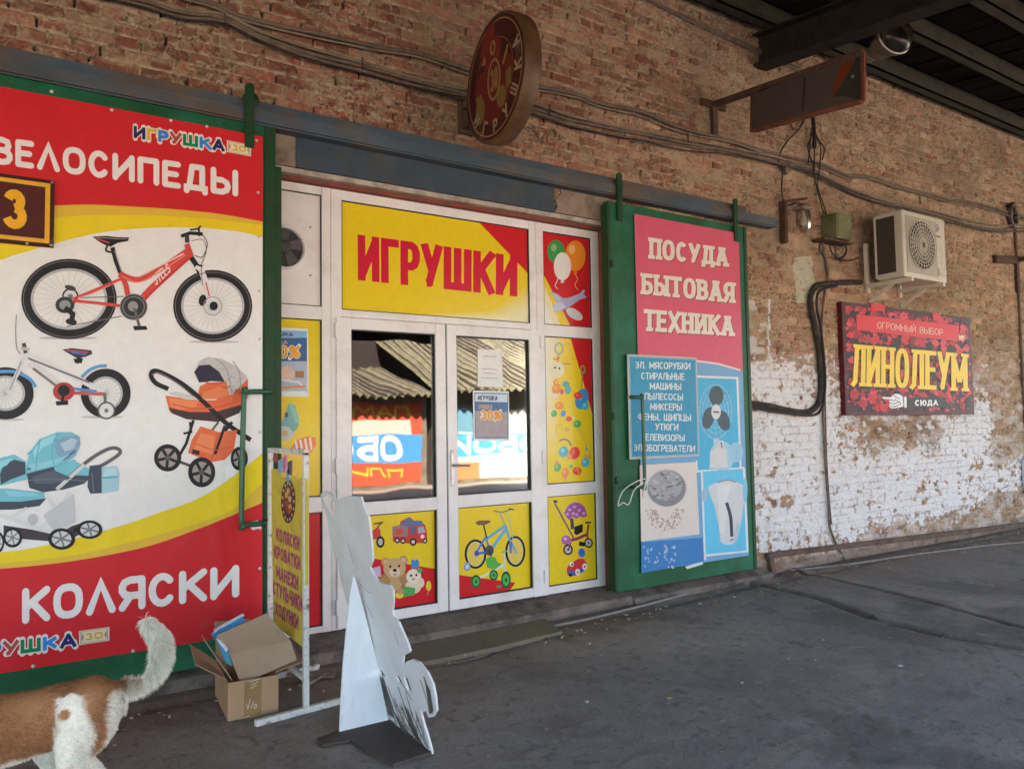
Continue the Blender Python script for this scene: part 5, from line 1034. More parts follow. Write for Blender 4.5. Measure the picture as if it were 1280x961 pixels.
# frayed drop of wires beneath the hanging sign
wd = thing('wire_drop', 'frayed black drop of wires hanging beneath the tilted hanging sign', 'wires', tuple(W(1018, 150, -.05)))
mb = MB(); px_tube(mb, [(1013, 120), (1016, 145), (1018, 168), (1018, 185)], -.09, .022); mb.build('taped_lead', M_cableb, wd)
for pts in ([(1016, 165), (1010, 185), (1016, 205), (1018, 222), (1025, 250), (1030, 268)], [(1020, 168), (1026, 185), (1024, 215), (1022, 232), (1030, 258), (1033, 270)], [(1014, 160), (1012, 190), (1010, 205)], [(1019, 172), (1030, 185), (1028, 200)], [(1018, 175), (1018, 215)]):
    mb = MB(); px_tube(mb, pts, -.075, .0075); mb.build('wire', M_cableb, wd)
mb = MB(); px_tube(mb, [(1007, 147), (1000, 160), (985, 176), (976, 190), (973, 203), (978, 212), (977, 235), (979, 255)], -.06, .008); px_tube(mb, [(988, 150), (990, 160), (998, 162), (1004, 150)], -.06, .006)
tag(mb.build('loose_wire', M_cableb), 'loose thin wire curling from the hanging sign down to the rail end', 'wire')
mb = MB(); q = W(985, 211, -.06); mb.prism([W(981, 211, -.07), W(990, 204, -.07), (W(992, 212, -.07)), W(984, 218, -.07)], (0, .04, 0)); mb.box((q[0]-.05, -.075, q[2]-.03), (q[0]-.01, -.04, q[2]+.03)); tag(mb.build('small_junction_box', M_cable), 'small grey cap where the wires are joined left of the green box', 'junction box')
# rusty bracket post at the end of the rail
q0 = W(978, 252, -.05); q1 = W(978, 304, -.05)
mb = MB(); mb.box((q0[0]-.02, -.09, q1[2]), (q0[0]+.02, -.02, q0[2]), .004); q = W(1002, 250, -.10); mb.bar((q0[0]+.0, -.06, q0[2]-.005), (q[0], -.16, q[2]), .03, .02); 
tag(mb.build('wall_bracket', M_rust), 'rusty upright bracket on the brick at the rail end, holding the glass lamp', 'bracket')
# bulkhead lamp
lp = thing('wall_lamp', 'old glass jar lamp with a metal cap hanging left of the green box', 'lamp', tuple(W(1004, 290, -.17)))
c = W(1003.5, 262, -.17)
mb = MB(); mb.lathe([(.01, .055), (.05, .05), (.085, .02), (.092, .0), (.085, -.008)], c, (0, 0, 1), 20); mb.tube([(c[0]-.03, c[1], c[2]+.05), (c[0]-.02, c[1]+.05, c[2]+.08), (c[0]-.01, -.02, c[2]+.08)], .012, 8); mb.build('cap', mat('lamp_cap', (.30, .22, .16), .6, .3, col2=(.12, .07, .05), nscale=12), lp)
mb = MB(); mb.lathe([(.062, 0), (.072, -.05), (.075, -.12), (.066, -.19), (.04, -.235), (.005, -.25)], c, (0, 0, 1), 20, caps=False); mb.build('glass_globe', M_glassclear, lp)
mb = MB(); mb.lathe([(.02, 0), (.02, -.06), (.035, -.11), (.03, -.15), (.005, -.17)], c, (0, 0, 1), 12); mb.build('bulb', mat('frosted_bulb', (.5, .46, .40), .5), lp)
# green junction box
YJ = -.20; A0 = W(1045, 265, YJ); B0 = W(1045, 296.5, YJ); C0 = W(1062.5, 267, YJ)
jb = thing('junction_box', 'green painted metal junction box on the wall left of the air conditioner', 'junction box', (A0[0]+.2, -.1, B0[2]))
jx0, jx1, jz0, jz1 = A0[0], C0[0]+.02, B0[2], A0[2]
M_jb = mat('olive_box_paint', (.155, .165, .065), .6, col2=(.08, .085, .04), nscale=5, bump=.001)
mb = MB(); mb.box((jx0, YJ, jz0), (jx1, -.02, jz1), .008); mb.build('housing', M_jb, jb)
mb = MB(); mb.box((jx0+.02, YJ-.008, jz0+.02), (jx1-.02, YJ-.001, jz1-.02), .003); mb.build('cover', M_jb, jb)
mb = MB(); mb.box((jx0-.16, YJ+.03, jz0-.028), (jx1+.06, -.01, jz0-.006), .003); mb.build('shelf', M_rust, jb)
for pts in ([(1027, 300), (1024, 312), (1030, 322), (1033, 345)], [(1036, 302), (1040, 316), (1050, 324), (1058, 316), (1056, 304)], [(1043, 302), (1046, 322), (1060, 326), (1074, 322)], [(1052, 300), (1058, 310), (1054, 320), (1044, 324)]):
    mb = MB(); px_tube(mb, pts, -.08, .0075); mb.build('wire', M_cableb, jb)
# thin drop cable to the ground
mb = MB(); px_tube(mb, [(1028, 298), (1031, 320), (1035, 340), (1030, 372), (1027, 407), (1028, 440), (1029, 470), (1029, 526), (1032, 585), (1035, 625), (1037, 656), (1042, 672), (1049, 686)], -.045, .013)
px_tube(mb, [(1031, 470), (1032, 530), (1034, 590), (1039, 655)], -.055, .009); P_ = [W(1049, 686, -.05), G(1053, 694, .05), G(1056, 700, .02)]; mb.tube(P_, .013, 6)
tag(mb.build('drop_cable', M_cable), 'thin brown cable dropping down the whitewashed brick to the pavement', 'cable')
# thick black hose from the air conditioner
mb = MB(); px_tube(mb, [(1076, 353), (1060, 353), (1045, 354), (1030, 355), (1019, 359), (1013, 372), (1014, 385), (1017, 400), (1020, 415), (1024, 440), (1026, 468), (1026, 490), (1022, 506), (1012, 514), (998, 515), (977, 511), (960, 507), (930, 503)], -.05, .029, 5, 10)
tag(mb.build('hose', M_hose), 'thick black insulated hose bending down from the air conditioner to the green gate', 'hose')
mb = MB()
for pts in ([(1046, 358), (1030, 361), (1022, 368), (1021, 385), (1026, 410), (1031, 460), (1031, 490), (1027, 510), (1015, 519), (975, 515), (930, 507)],): px_tube(mb, pts, -.085, .014)
tag(mb.build('cable', M_cableb), 'thin black cable following the thick hose under the air conditioner', 'cable')
# air conditioner
AX0, AX1, AZ0, AZ1, AYF, AYB = W(1127, 262, -.50)[0], W(1180, 270, -.50)[0], 2.945, 3.655, -.50, -.20
ac = thing('air_conditioner', 'grimy cream outdoor air conditioner unit on brackets above the linoleum board', 'air conditioner', ((AX0+AX1)/2, -.35, AZ0))
M_ac = mat('cream_enamel', (.56, .52, .41), .45, col2=(.40, .34, .24), nscale=2.6, thr=(.5, .75), vary=.05)
M_acd = mat('condenser_fins', (.045, .036, .028), .7, bump=.004, bscale=40, stretch=(1, 1, 6))
mb = MB(); mb.box((AX0, AYF, AZ0), (AX1, AYB, AZ1), .018); cs = mb.build('casing', M_ac, ac)
mb = MB(); mb.box((AX0-.004, AYF+.085, AZ0+.06), (AX0+.01, AYB+.02, AZ1-.05)); mb.build('condenser', M_acd, ac)
mb = MB(); mb.box((AX0-.008, AYB-.012, AZ0+.02), (AX0+.012, AYB+.012, AZ1-.02)); mb.build('side_trim', M_ac, ac)
gxc = AX0+.36; gzc = (AZ0+AZ1)/2+.01; gr = .265
mb = MB(); mb.box((AX0+.06, AYF-.006, AZ0+.05), (AX0+.645, AYF-.0005, AZ1-.05), .002); mb.build('fan_panel', mat('fan_panel', (.36, .33, .26), .5, vary=.06), ac)
mb = MB(); mb.lathe([(gr-.01, 0), (gr-.01, .0015)], (gxc, AYF-.0065, gzc), (0, -1, 0), 40); mb.build('fan_shade_disc', mat('fan_shade', (.03, .028, .024), .9), ac)  # flat dark disc painted as the shaded hollow behind the fan
mb = MB()
for k in range(5):
    t = 2*math.pi*k/5+.5; u = np.array([math.cos(t), 0, math.sin(t)]); w = np.array([-math.sin(t), 0, math.cos(t)]); c0 = np.array([gxc, AYF-.011, gzc])
    mb.add([c0+u*.05-w*.03, c0+u*.20-w*.08, c0+u*.235+w*.01, c0+u*.19+w*.07, c0+u*.05+w*.03], [(0, 1, 2, 3, 4)])
mb.lathe([(.055, 0), (.055, .006)], (gxc, AYF-.009, gzc), (0, -1, 0), 18); mb.build('fan', mat('grey_fan', (.10, .095, .085), .6), ac)
mb = MB()
for k in range(7):
    r_ = gr*(k+1)/7; tt = np.linspace(0, 2*math.pi, 33); mb.tube([(gxc+r_*math.cos(t), AYF-.022, gzc+r_*math.sin(t)) for t in tt], .0042, 5, False)
for k in range(28):
    t = 2*math.pi*k/28; mb.tube([(gxc+.04*math.cos(t), AYF-.024, gzc+.04*math.sin(t)), (gxc+gr*math.cos(t+.22), AYF-.020, gzc+gr*math.sin(t+.22))], .0036, 5, False)
mb.build('grille', M_ac, ac)
mb = MB(); mb.box((AX0+.66, AYF-.004, AZ0+.02), (AX0+.664, AYF+.001, AZ1-.02)); mb.box((AX1-.17, AYF-.01, AZ0+.07), (AX1-.02, AYF-.0005, AZ0+.15), .004); mb.build('valve_cover', M_ac, ac)
a = Art((0, AYF, 0), (0, -1, 0), (0, 0, 1)); a.lift = .001; a.ring(1170.5, 285.5, 3.2, 4.4, 1.2, (.10, .12, .10)); a.ell(1170.5, 286, 1.2, 1.6, (.10, .12, .10)); a.line([(1165.5, 294), (1175.5, 296.5)], 2.0, (.12, .14, .10)); a.part('maker_mark', M_board, ac)
for bx in (AX0+.10, AX1-.12):
    mb = MB(); mb.bar((bx, -.03, AZ0-.025), (bx, AYF-.03, AZ0-.025), .045, .045); mb.box((bx-.02, -.045, AZ0-.10), (bx+.02, -.012, AZ0+.45)); mb.bar((bx, -.04, AZ0-.20), (bx, -.32, AZ0-.04), .03, .03); mb.build('bracket', M_ac, ac)
mb = MB(); mb.bar((AX0-.02, -.09, AZ0-.012), (AX0-.02, -.09, AZ0+.42), .03, .03); mb.build('bracket_upright', M_ac, ac)
# linoleum board
YO = -.075
lx0, lz0 = W(1057.5, 519, YO)[[0, 2]]; lx1, lz1 = W(1212.5, 397, YO)[[0, 2]]
LN = thing('shop_board', 'red and black camouflage board advertising linoleum with a pointing hand', 'signboard', ((lx0+lx1)/2, YO, lz0))
L_ = (1030, 350, 5.057); a = Art((0, YO, 0), (0, -1, 0), L_); a.lift = 0
a.mb.col = (.10, .012, .016); a.mb.box((lx0, YO, lz0), (lx1, -.015, lz1), .004); bd = a.part('box_frame', M_board, LN)
a.lift = .0008; wpoly(a, [(lx0+.015, lz0+.02), (lx1-.015, lz0+.02), (lx1-.015, lz1-.01), (lx0+.015, lz1-.01)], (.055, .010, .016), YO)
lr = np.random.default_rng(4)
for k in range(1500):
    r_ = lr.choice([.02, .03, .05, .075]); x = lr.uniform(lx0+.02+r_*1.3, lx1-.02-r_*1.3); z = lr.uniform(lz0+.02+r_*.8, lz1-.015-r_*.8); n = 8
    c = [(.62, .025, .04), (.40, .018, .03), (.018, .007, .009), (.62, .06, .08), (.58, .02, .035), (.022, .009, .011), (.22, .012, .02)][lr.integers(7)]
    a.lift -= 4e-6
    wpoly(a, [(x+r_*1.25*lr.uniform(.6, 1.1)*math.cos(t), z+r_*.75*lr.uniform(.6, 1.1)*math.sin(t)) for t in np.linspace(0, 6.283, n, endpoint=False)], c, YO)
a.poly([(200, 218), (520, 252), (852, 287), (852, 388), (520, 352), (208, 316)], (.66, .03, .04)); a.poly([(295, 145), (382, 155), (380, 200), (295, 190)], (.60, .03, .045)); a.poly([(680, 205), (735, 213), (742, 262), (690, 255)], (.62, .03, .04))
a.part('camouflage_print', M_board, LN)
a.text('ОГРОМНЫЙ ВЫБОР', [(332, 262), (752, 312), (752, 352), (332, 306)], (.66, .48, .36), .12, gap=.5); a.part('lettering', M_board, LN)
a.text('ЛИНОЛЕУМ', [(172, 404), (906, 468), (910, 704), (166, 668)], (.84, .58, .04), .185, serif=.085, gap=.16, outline=((.02, .006, .008), .02)); a.part('lettering', M_board, LN)
a.poly([(516, 742), (758, 738), (766, 744), (766, 800), (758, 806), (516, 808)], (.028, .022, .020)); a.text('СЮДА', [(570, 757), (720, 758), (720, 793), (570, 795)], (.76, .74, .70), .24, gap=.22)
a.part('lettering', M_board, LN)
HW = (.74, .74, .74)
a.poly([(362, 744), (365, 738), (420, 740), (430, 726), (452, 718), (478, 722), (494, 736), (500, 800), (470, 806), (440, 812), (416, 808), (408, 796), (412, 776), (408, 764), (412, 754), (366, 750)], HW)
for l in ([(412, 757), (440, 762), (452, 750)], [(410, 775), (440, 782), (470, 770)], [(416, 795), (444, 800), (472, 786)], [(430, 728), (452, 738), (468, 752)], [(452, 762), (476, 772), (480, 790)]): a.line(l, 4.5, (.03, .025, .025), True)
a.poly([(500, 738), (518, 737), (520, 806), (504, 806)], HW)
a.ell(867, 352, 24, 34, (.50, .03, .03)); a.poly([(846, 340), (856, 358), (867, 346), (878, 358), (888, 340), (884, 372), (850, 372)], (.68, .56, .40)); a.ell(866, 322, 9, 14, (.55, .06, .05)); a.line([(850, 378), (884, 380)], 6, (.66, .5, .3))
a.part('pointing_hand', M_board, LN)
# low rusty pipe along the foot of the wall
q0 = W(958, 694, -.05); q1 = W(1290, 654, -.05); q2 = W(962, 712, -.05)
mb = MB(); mb.bar((q0[0], -.06, q0[2]), (q1[0], -.06, q1[2]), .035, .05); mb.bar((q0[0]+.05, -.05, q0[2]), (q0[0]+.09, -.05, .0), .035, .05)
tag(mb.build('low_rail', mat('rusted_rail', (.13, .085, .06), .9, col2=(.06, .035, .025), nscale=8, bump=.002)), 'low brown rusted rail along the foot of the whitewashed wall', 'rail')
mb = MB(); mb.tube(crv([G(650, 790, .012), G(745, 771, .014), (G(850, 744, .012)), G(900, 727, .015), G(945, 718, .012), G(985, 713, .012), G(1060, 705, .012), G(1150, 692, .012), G(1240, 681, .012), G(1300, 676, .01)], 5), .011, 6)
tag(mb.build('ground_cable', mat('dusty_cable', (.22, .20, .18), .9, vary=.25)), 'pale dusty cable lying along the pavement near the wall', 'cable')
# rusty T bracket, insulator and torn blue poster at the far right
q = W(1271, 325, -.04); q2 = W(1272, 366, -.04); q3 = W(1243, 323, -.04)
mb = MB(); mb.box((q[0]-.035, -.055, q2[2]), (q[0]+.035, -.012, q[2]), .004); mb.bar((q3[0], -.04, q3[2]-.01), (q[0]+.04, -.04, q[2]+.0), .05, .10); mb.bar((q[0], -.05, q[2]), (q[0]+.1, -.55, q[2]+.02), .05, .06); tag(mb.build('wall_bracket', M_rust), 'rusty T shaped bracket on the bare brick right of the air conditioner', 'bracket')
q = W(1267, 269, -.07); mb = MB(); tt = np.linspace(0, 2*math.pi, 21); mb.tube([(q[0]+.085*math.cos(t), -.06, q[2]+.15*math.sin(t)) for t in tt], .035, 8, False); mb.lathe([(.03, 0), (.05, .03), (.03, .06)], (q[0], -.09, q[2]-.06), (0, 0, 1), 12); tag(mb.build('cable_hook', mat('porcelain_and_iron', (.05, .035, .028), .5, col2=(.3, .26, .22), nscale=9, thr=(.55, .6))), 'dark oval iron ring carrying the cables at the far right', 'hook')
a = Art((0, -.03, 0), (0, -1, 0), (0, 0, 1)); a.poly([(1277, 574), (1286, 568), (1290, 616), (1281, 620), (1278, 600)], (.20, .27, .34)); a.poly([(1280, 590), (1286, 588), (1286, 600), (1281, 602)], (.42, .45, .47)); tag(a.part('torn_poster', M_board, None), 'torn blue scrap of poster on the brick at the right edge', 'poster')
q = W(1277, 450, -.03); mb = MB(); mb.tube([(q[0], -.03, 4.2), (q[0]+.01, -.03, 3.0), (q[0], -.03, 2.0), (q[0]+.01, -.03, .3)], .02, 6); tag(mb.build('drop_cable', M_cable), 'dark vertical cable at the far right end of the brick wall', 'cable')

# ------------------------------------------------------------------ round projecting sign
DR = .43; DXf = W(570, 135, 0)[0]-.015; CY0 = -.56; TILT = R(4)
nrm = np.array([-math.cos(TILT), math.sin(TILT)*1.0, 0]); tang = np.array([-math.sin(TILT), -math.cos(TILT), 0])   # tang points out to the street
zc = 3.805
dc = np.array([DXf, CY0, zc])
rs = thing('round_sign', 'round dark red toy shop sign projecting from the brick above the entrance', 'sign', tuple(dc-np.array([0, 0, DR])))
M_rim = mat('brass_rim', (.125, .066, .024), .5, .15, col2=(.075, .036, .016), nscale=4, vary=.15)
mb = MB(); mb.lathe([(DR-.02, .004), (DR, .0), (DR, -.112), (DR-.02, -.117)], dc, nrm, 56); mb.build('rim', M_rim, rs)
a = Art(dc, nrm, local=lambda q: dc+tang*q[0]*DR+np.array([0, 0, 1])*q[1]*DR); a.lift = .006
a.ell(0, 0, .955, .955, (.045, .010, .008), n=56); a.ring(0, 0, .90, .90, .02, (.30, .16, .07), 56); a.ring(0, 0, .62, .62, .015, (.20, .07, .03), 48)
a.poly([(-.25, .95*.93), (.05, .93), (.08, .35), (-.40, .35), (-.45, .6)], (.15, .016, .014)); a.ell(-.05, .42, .30, .26, (.14, .016, .014)); a.ell(-.38, -.05, .28, .30, (.12, .015, .012)); a.ell(.32, -.02, .30, .28, (.12, .015, .012)); a.ell(.0, -.28, .50, .44, (.12, .015, .012))
TN = (.23, .125, .045); TN2 = (.16, .10, .03)
a.ring(-.02, .50, .09, .12, .05, TN); a.poly([(-.42, .36), (-.30, .50), (-.26, .34)], TN); a.line([(.30, .10), (.42, .26), (.46, .34)], .06, TN); a.poly([(-.62, -.08), (-.42, -.10), (-.40, -.45), (-.55, -.42)], TN2); a.poly([(.38, -.05), (.56, -.02), (.54, -.28), (.40, -.32)], TN2); a.ell(-.48, -.36, .16, .22, TN2); a.ell(.24, -.38, .15, .17, TN2)
a.ring(.0, -.02, .22, .34, .05, TN); a.text('30', [(-.13, .16), (.14, .16), (.14, -.2), (-.13, -.2)], TN, .24)
fc = a.part('face_print', M_board, rs)
for i, ch in enumerate('ИГРУШКА'):
    t = R(218+i*27); ox, oy = .76*math.cos(t), .76*math.sin(t); ux, uy = -math.sin(t), math.cos(t); vx, vy = -math.cos(t), -math.sin(t); w, hh = .085, .105
    a.text(ch, [(ox-ux*w+vx*hh, oy-uy*w+vy*hh), (ox+ux*w+vx*hh, oy+uy*w+vy*hh), (ox+ux*w-vx*hh, oy+uy*w-vy*hh), (ox-ux*w-vx*hh, oy-uy*w-vy*hh)], (.25, .19, .11), .22)
a.part('lettering', M_board, rs)
mb = MB(); bx = DXf+.08; mb.box((bx-.06, -.05, zc-.20), (bx+.06, -.008, zc+.06), .006); mb.box((bx-.045, CY0+DR-.02, zc-.03), (bx+.045, -.045, zc+.03), .004); mb.box((bx-.045, CY0+DR-.06, zc-.17), (bx+.045, -.045, zc-.12), .004); mb.build('bracket', M_rust, rs)

# ------------------------------------------------------------------ rectangular hanging sign
Wb = W(890, 133, -.02); sx = Wb[0]
hs = thing('hanging_sign', 'dark rectangular sign with an orange corner hanging from a long rusty arm', 'sign', (sx, -1.0, 4.0))
def on(px, py): return PL(px, py, (sx, 0, 0), (1, 0, .0))
t0, t1, t2, t3 = on(942, 119), on(1077.5, 67), on(1077.5, 127), on(941, 164.5)
a0_, a1_ = on(886, 134), on(1079, 66)
M_frame = mat('red_oxide_frame', (.20, .045, .02), .6, col2=(.10, .03, .015), nscale=8)
mb = MB(); mb.bar((sx, -.02, a0_[2]), (sx, a1_[1], a1_[2]), .05, .05); q = W(886, 131, -.03); mb.box((sx-.16, -.05, a0_[2]-.03), (sx+.16, -.012, a0_[2]+.03)); mb.box((sx-.03, -.06, a0_[2]-.30), (sx+.03, -.012, a0_[2]-.0)); mb.build('arm', M_rust, hs)
mb = MB(); E4 = [t0, t1, t2, t3]; mb.prism([(sx-.02, p[1], p[2]) for p in E4], (.04, 0, 0)); mb.build('panel', mat('dark_sign_panel', (.055, .042, .033), .55, vary=.1), hs)
mb = MB()
for p, q in ((t1, t2), (t2, t3), (t3, t0)): mb.bar((sx, p[1], p[2]), (sx, q[1], q[2]), .052, .022)
mb.build('frame', M_frame, hs)
a = Art((sx-.0205, 0, 0), (-1, 0, 0), (0, 0, 1)); a.poly([(1052, 80), (1068, 73), (1060, 92), (1050, 112), (1042, 122), (1041, 108)], (.15, .028, .010)); a.poly([(1042, 122), (1060, 92), (1070, 72), (1076, 70), (1076, 126), (1055, 120)], (.030, .030, .020)); a.line([(1006, 97), (1003.5, 139)], 2.5, (.025, .02, .016)); a.ell(1066, 96, 2, 2.5, (.2, .18, .15)); a.part('panel_print', M_board, hs)

# ------------------------------------------------------------------ floodlight under the canopy
fl = thing('floodlight', 'clear glass floodlight fixed under the dark canopy beside the hanging sign', 'floodlight', tuple(PL(1117, 60, (0, -1.15, 0), (0, 1, 0))))
fc_ = PL(1113, 50, (0, -1.15, 0), (0, 1, 0)); axis = np.array([-.30, -.85, .10])
M_flood = mat('floodlight_housing', (.20, .165, .125), .5, .3, col2=(.10, .075, .055), nscale=7)
mb = MB(); mb.lathe([(.05, .22), (.09, .18), (.12, .08), (.155, .0), (.165, -.03)], fc_, -axis, 24, caps=False); mb.lathe([(.05, .225), (.05, .30), (.03, .32)], fc_, -axis, 14); mb.build('housing', M_flood, fl)
mb = MB(); ax_ = axis/np.linalg.norm(axis); tt = np.linspace(0, 2*math.pi, 33); u_ = np.cross(ax_, [0, 0, 1]); u_ /= np.linalg.norm(u_); w_ = np.cross(ax_, u_); cc = fc_+ax_*.05
mb.tube([cc+(u_*math.cos(t)+w_*math.sin(t))*.165 for t in tt], .010, 8, False); mb.build('rim', mat('bright_rim', (.55, .50, .42), .3, .8), fl)
mb = MB(); mb.lathe([(.162, 0), (.155, .04), (.12, .09), (.06, .115), (.004, .12)], cc, ax_, 24, caps=False); mb.build('lens', M_glassclear, fl)
mb = MB(); mb.bar(fc_-ax_*.10, np.array([fc_[0]+.05, fc_[1]+.1, 5.22]), .03, .03); mb.build('bracket', M_flood, fl)
# ------------------------------------------------------------------ framed yellow sign on feet
M_wpaint = mat('chipped_white_paint', (.62, .60, .55), .6, col2=(.20, .13, .09), nscale=16, thr=(.54, .64), vary=.1, bump=.001)
sx0 = 1.318
fs = thing('sign_stand', 'white metal sign stand with a torn yellow panel listing baby goods', 'sign stand', (sx0, -.6, 0))
def pos_(px, py): return PL(px, py, (sx0, 0, 0), (1, 0, 0))
yF = -.91; yBk = pos_(338, 560)[1]; zF = pos_(384, 568)[2]; zB = pos_(337, 560)[2]; zt = (zF+zB)/2
mb = MB(); mb.bar((sx0, yF, 0.02), (sx0, yF, zt), .028, .028, bev=.003); mb.bar((sx0, yBk, .02), (sx0, yBk, zt), .028, .028, bev=.003); mb.bar((sx0, yF-.014, zt), (sx0, yBk+.014, zt), .028, .028); mb.bar((sx0, yF, .17), (sx0, yBk, .17), .024, .024); mb.build('frame', M_wpaint, fs)
for yy, xa, xb in ((yF, 1.055, 1.56), (yBk, 1.10, 1.62)):
    mb = MB(); mb.bar((xa, yy-.03, .016), (xb, yy+.03, .016), .03, .030, bev=.003); mb.build('foot', M_wpaint, fs)
mb = MB(); mb.bar((1.40, yBk-.05, .03), (1.64, yBk-.18, .012), .06, .012); mb.bar((1.42, yBk-.25, .012), (1.60, yBk-.12, .02), .05, .014); tag(mb.build('wooden_offcuts', mat('grey_wood', (.25, .20, .15), .9, col2=(.12, .09, .07), nscale=9)), 'grey wooden offcuts lying on the pavement behind the sign stand', 'wood scraps')
a = Art((sx0-.008, 0, 0), (-1, 0, 0), H_)
YG = (.58, .44, .05); M_tin = attr_mat('yellow_sign_paint', rough=.6, vary=.14, nscale=12, dirt=((.20, .16, .06), 7.0, .52, .70, .6), bump=.001)
out = [(28, 318), (60, 322), (62, 350), (96, 350), (112, 345), (118, 372), (140, 350), (156, 356), (158, 560), (150, 990), (36, 900), (30, 600)]
P3 = [a.P(q) for q in out]; mb = MB(); mb.col = YG; mb.prism([(sx0-.008, p[1], p[2]) for p in P3], (.016, 0, 0)); mb.build('panel', M_tin, fs)
MG = (.34, .04, .12)
a.lift = .0012
for t, q in (('КОЛЯСКИ', [(45, 537), (136, 574), (135, 628), (45, 584)]), ('КРОВАТКИ', [(38, 602), (138, 648), (138, 702), (38, 648)]), ('МАНЕЖИ', [(46, 678), (131, 722), (130, 776), (46, 727)]), ('СТУЛЬЧИКИ', [(33, 735), (146, 798), (145, 858), (33, 786)]), ('ХОДУНКИ', [(42, 815), (131, 868), (130, 924), (42, 862)])): a.text(t, q, MG, .24, gap=.25, aniso=True)
a.part('lettering', M_tin, fs)
a.ell(92, 440, 27, 82, (.05, .014, .012)); a.ell(92, 432, 19, 56, (.16, .03, .02)); 
for k in range(15): t = 2*math.pi*k/15; a.ell(92+22*math.cos(t), 440+69*math.sin(t), 2.5, 6, (.55, .42, .25))
for k, (dx, dy) in enumerate([(-6, -20), (6, -5), (-4, 14), (7, 26), (0, -34), (5, 40)]): a.ell(92+dx, 436+dy, 6, 12, [(.60, .30, .06), (.5, .36, .2), (.3, .06, .04)][k % 3])
a.part('printed_emblem', M_tin, fs)
mb = MB(); c0, c1 = pos_(345, 568), pos_(372, 600)
for px, py, k in [(346, 567, 0), (352, 580, 1), (358, 575, 2), (364, 582, 3), (362, 592, 1)]:
    q = pos_(px, py); mb.col = [(.25, .05, .04), (.20, .36, .50), (.55, .18, .32), (.10, .08, .10)][k]; mb.prism([(q[0]-.012, q[1]-.03, q[2]+.03), (q[0]-.012, q[1]+.025, q[2]+.02), (q[0]-.012, q[1]+.03, q[2]-.04), (q[0]-.012, q[1]-.02, q[2]-.05)], (.01, 0, 0))
mb.build('torn_sticker', M_tin, fs)

# ------------------------------------------------------------------ cardboard box
M_card = mat('cardboard', (.43, .265, .14), .8, col2=(.36, .22, .115), nscale=2.0, thr=(.4, .7), vary=.07, bump=.0008, bscale=25)
M_cardin = mat('cardboard_flap', (.39, .265, .17), .85, col2=(.33, .22, .14), nscale=3, vary=.07)
M_tape = mat('packing_tape', (.30, .18, .08), .2, vary=.12, spec=.6)
bxx = thing('cardboard_box', 'open brown cardboard box with raised flaps by the sign stand', 'box', (1.09, -.56, .005))
bl = G(284.6, 902.5); brr = G(345.5, 891.0); dv = (brr-bl)[:2]; wv = dv/np.linalg.norm(dv); pv = np.array([-wv[1], wv[0]]); bw = np.linalg.norm(dv)+.01; bd_ = .44
def bp(u, v, z): q = bl[:2]+wv*u+pv*v; return (q[0], q[1], z)
BH = PL(287, 853, (bl[0], bl[1], 0), (0, 1, 0))[2]; tk = .004
mb = MB()
for (u0, u1, v0, v1) in [(0, bw, 0, tk), (0, bw, bd_-tk, bd_), (0, tk, tk, bd_-tk), (bw-tk, bw, tk, bd_-tk)]: mb.hexa([bp(u0, v0, .006), bp(u1, v0, .006), bp(u1, v1, .006), bp(u0, v1, .006), bp(u0, v0, BH), bp(u1, v0, BH), bp(u1, v1, BH), bp(u0, v1, BH)])
mb.hexa([bp(0, 0, .004), bp(bw, 0, .004), bp(bw, bd_, .004), bp(0, bd_, .004), bp(0, 0, .0075), bp(bw, 0, .0075), bp(bw, bd_, .0075), bp(0, bd_, .0075)]); mb.build('carton', M_card, bxx)
def flap(pts, name='flap'):
    mb = MB(); P = [Vector(p) for p in pts]; n = (P[1]-P[0]).cross(P[-1]-P[0]).normalized()*.004
    mb.prism([tuple(p) for p in P], n); mb.build(name, M_cardin, bxx)
flap([bp(-.0, .05, BH), bp(-.0, bd_-.02, BH), bp(-.13, bd_+.0, BH+.105), bp(-.14, .10, BH+.085)])                       # left flap, standing out
flap([bp(.005, bd_, BH), bp(bw-.02, bd_, BH), bp(bw-.06, bd_+.05, BH+.19), bp(.0, bd_+.04, BH+.20)])                     # back flap, up
flap([bp(.02, .02, BH+.005), bp(.00, .20, BH+.05), bp(-.10, .22, BH+.20), bp(-.10, .10, BH+.20)])                           # near left corner piece
flap([bp(bw, .06, BH), bp(bw, bd_-.02, BH), bp(bw+.15, bd_-.04, BH+.06), bp(bw+.14, .06, BH+.03)])
# the second, squashed carton standing in the box with its side leaning over the front
sc = [tuple(PL(*q, (bl[0], bl[1]+.03, 0), (.10, 1, -.15))) for q in [(301, 855), (371, 824), (363, 800), (286, 816)]]
flap(sc, 'front_flap')
p_in = [tuple(PL(*q, (bl[0], bl[1]+.16, 0), (.08, 1, .22))) for q in [(284, 815), (350, 786), (333, 766), (270, 794)]]
pa = [tuple(PL(*q, (bl[0], bl[1]+.03, 0), (.10, 1, -.15))) for q in [(286, 816), (363, 800), (350, 784)]]
flap([sc[3], sc[2], p_in[2], p_in[3]], 'inner_flap')
a = Art(tuple(bl), (wv[1], -wv[0], 0), (220, 740, 5.34)); a.lift = .0015
a.poly([(458, 602), (572, 578), (570, 826), (452, 842)], (.28, .165, .075))
a.part('tape', M_tape, bxx)
for l in ([(492, 600), (540, 582), (556, 574)], [(500, 620), (550, 596)], [(496, 640), (540, 618)], [(470, 740), (480, 775), (492, 720), (498, 712)], [(500, 770), (512, 740), (520, 726)], [(516, 772), (530, 745), (540, 752), (530, 772), (520, 772)], [(455, 838), (492, 820)]): a.line(l, 3.2, (.70, .62, .50), True)
a.part('white_scuffs', attr_mat('scuffs', rough=.5), bxx)
M_book = attr_mat('glossy_booklet', rough=.3, vary=.04)
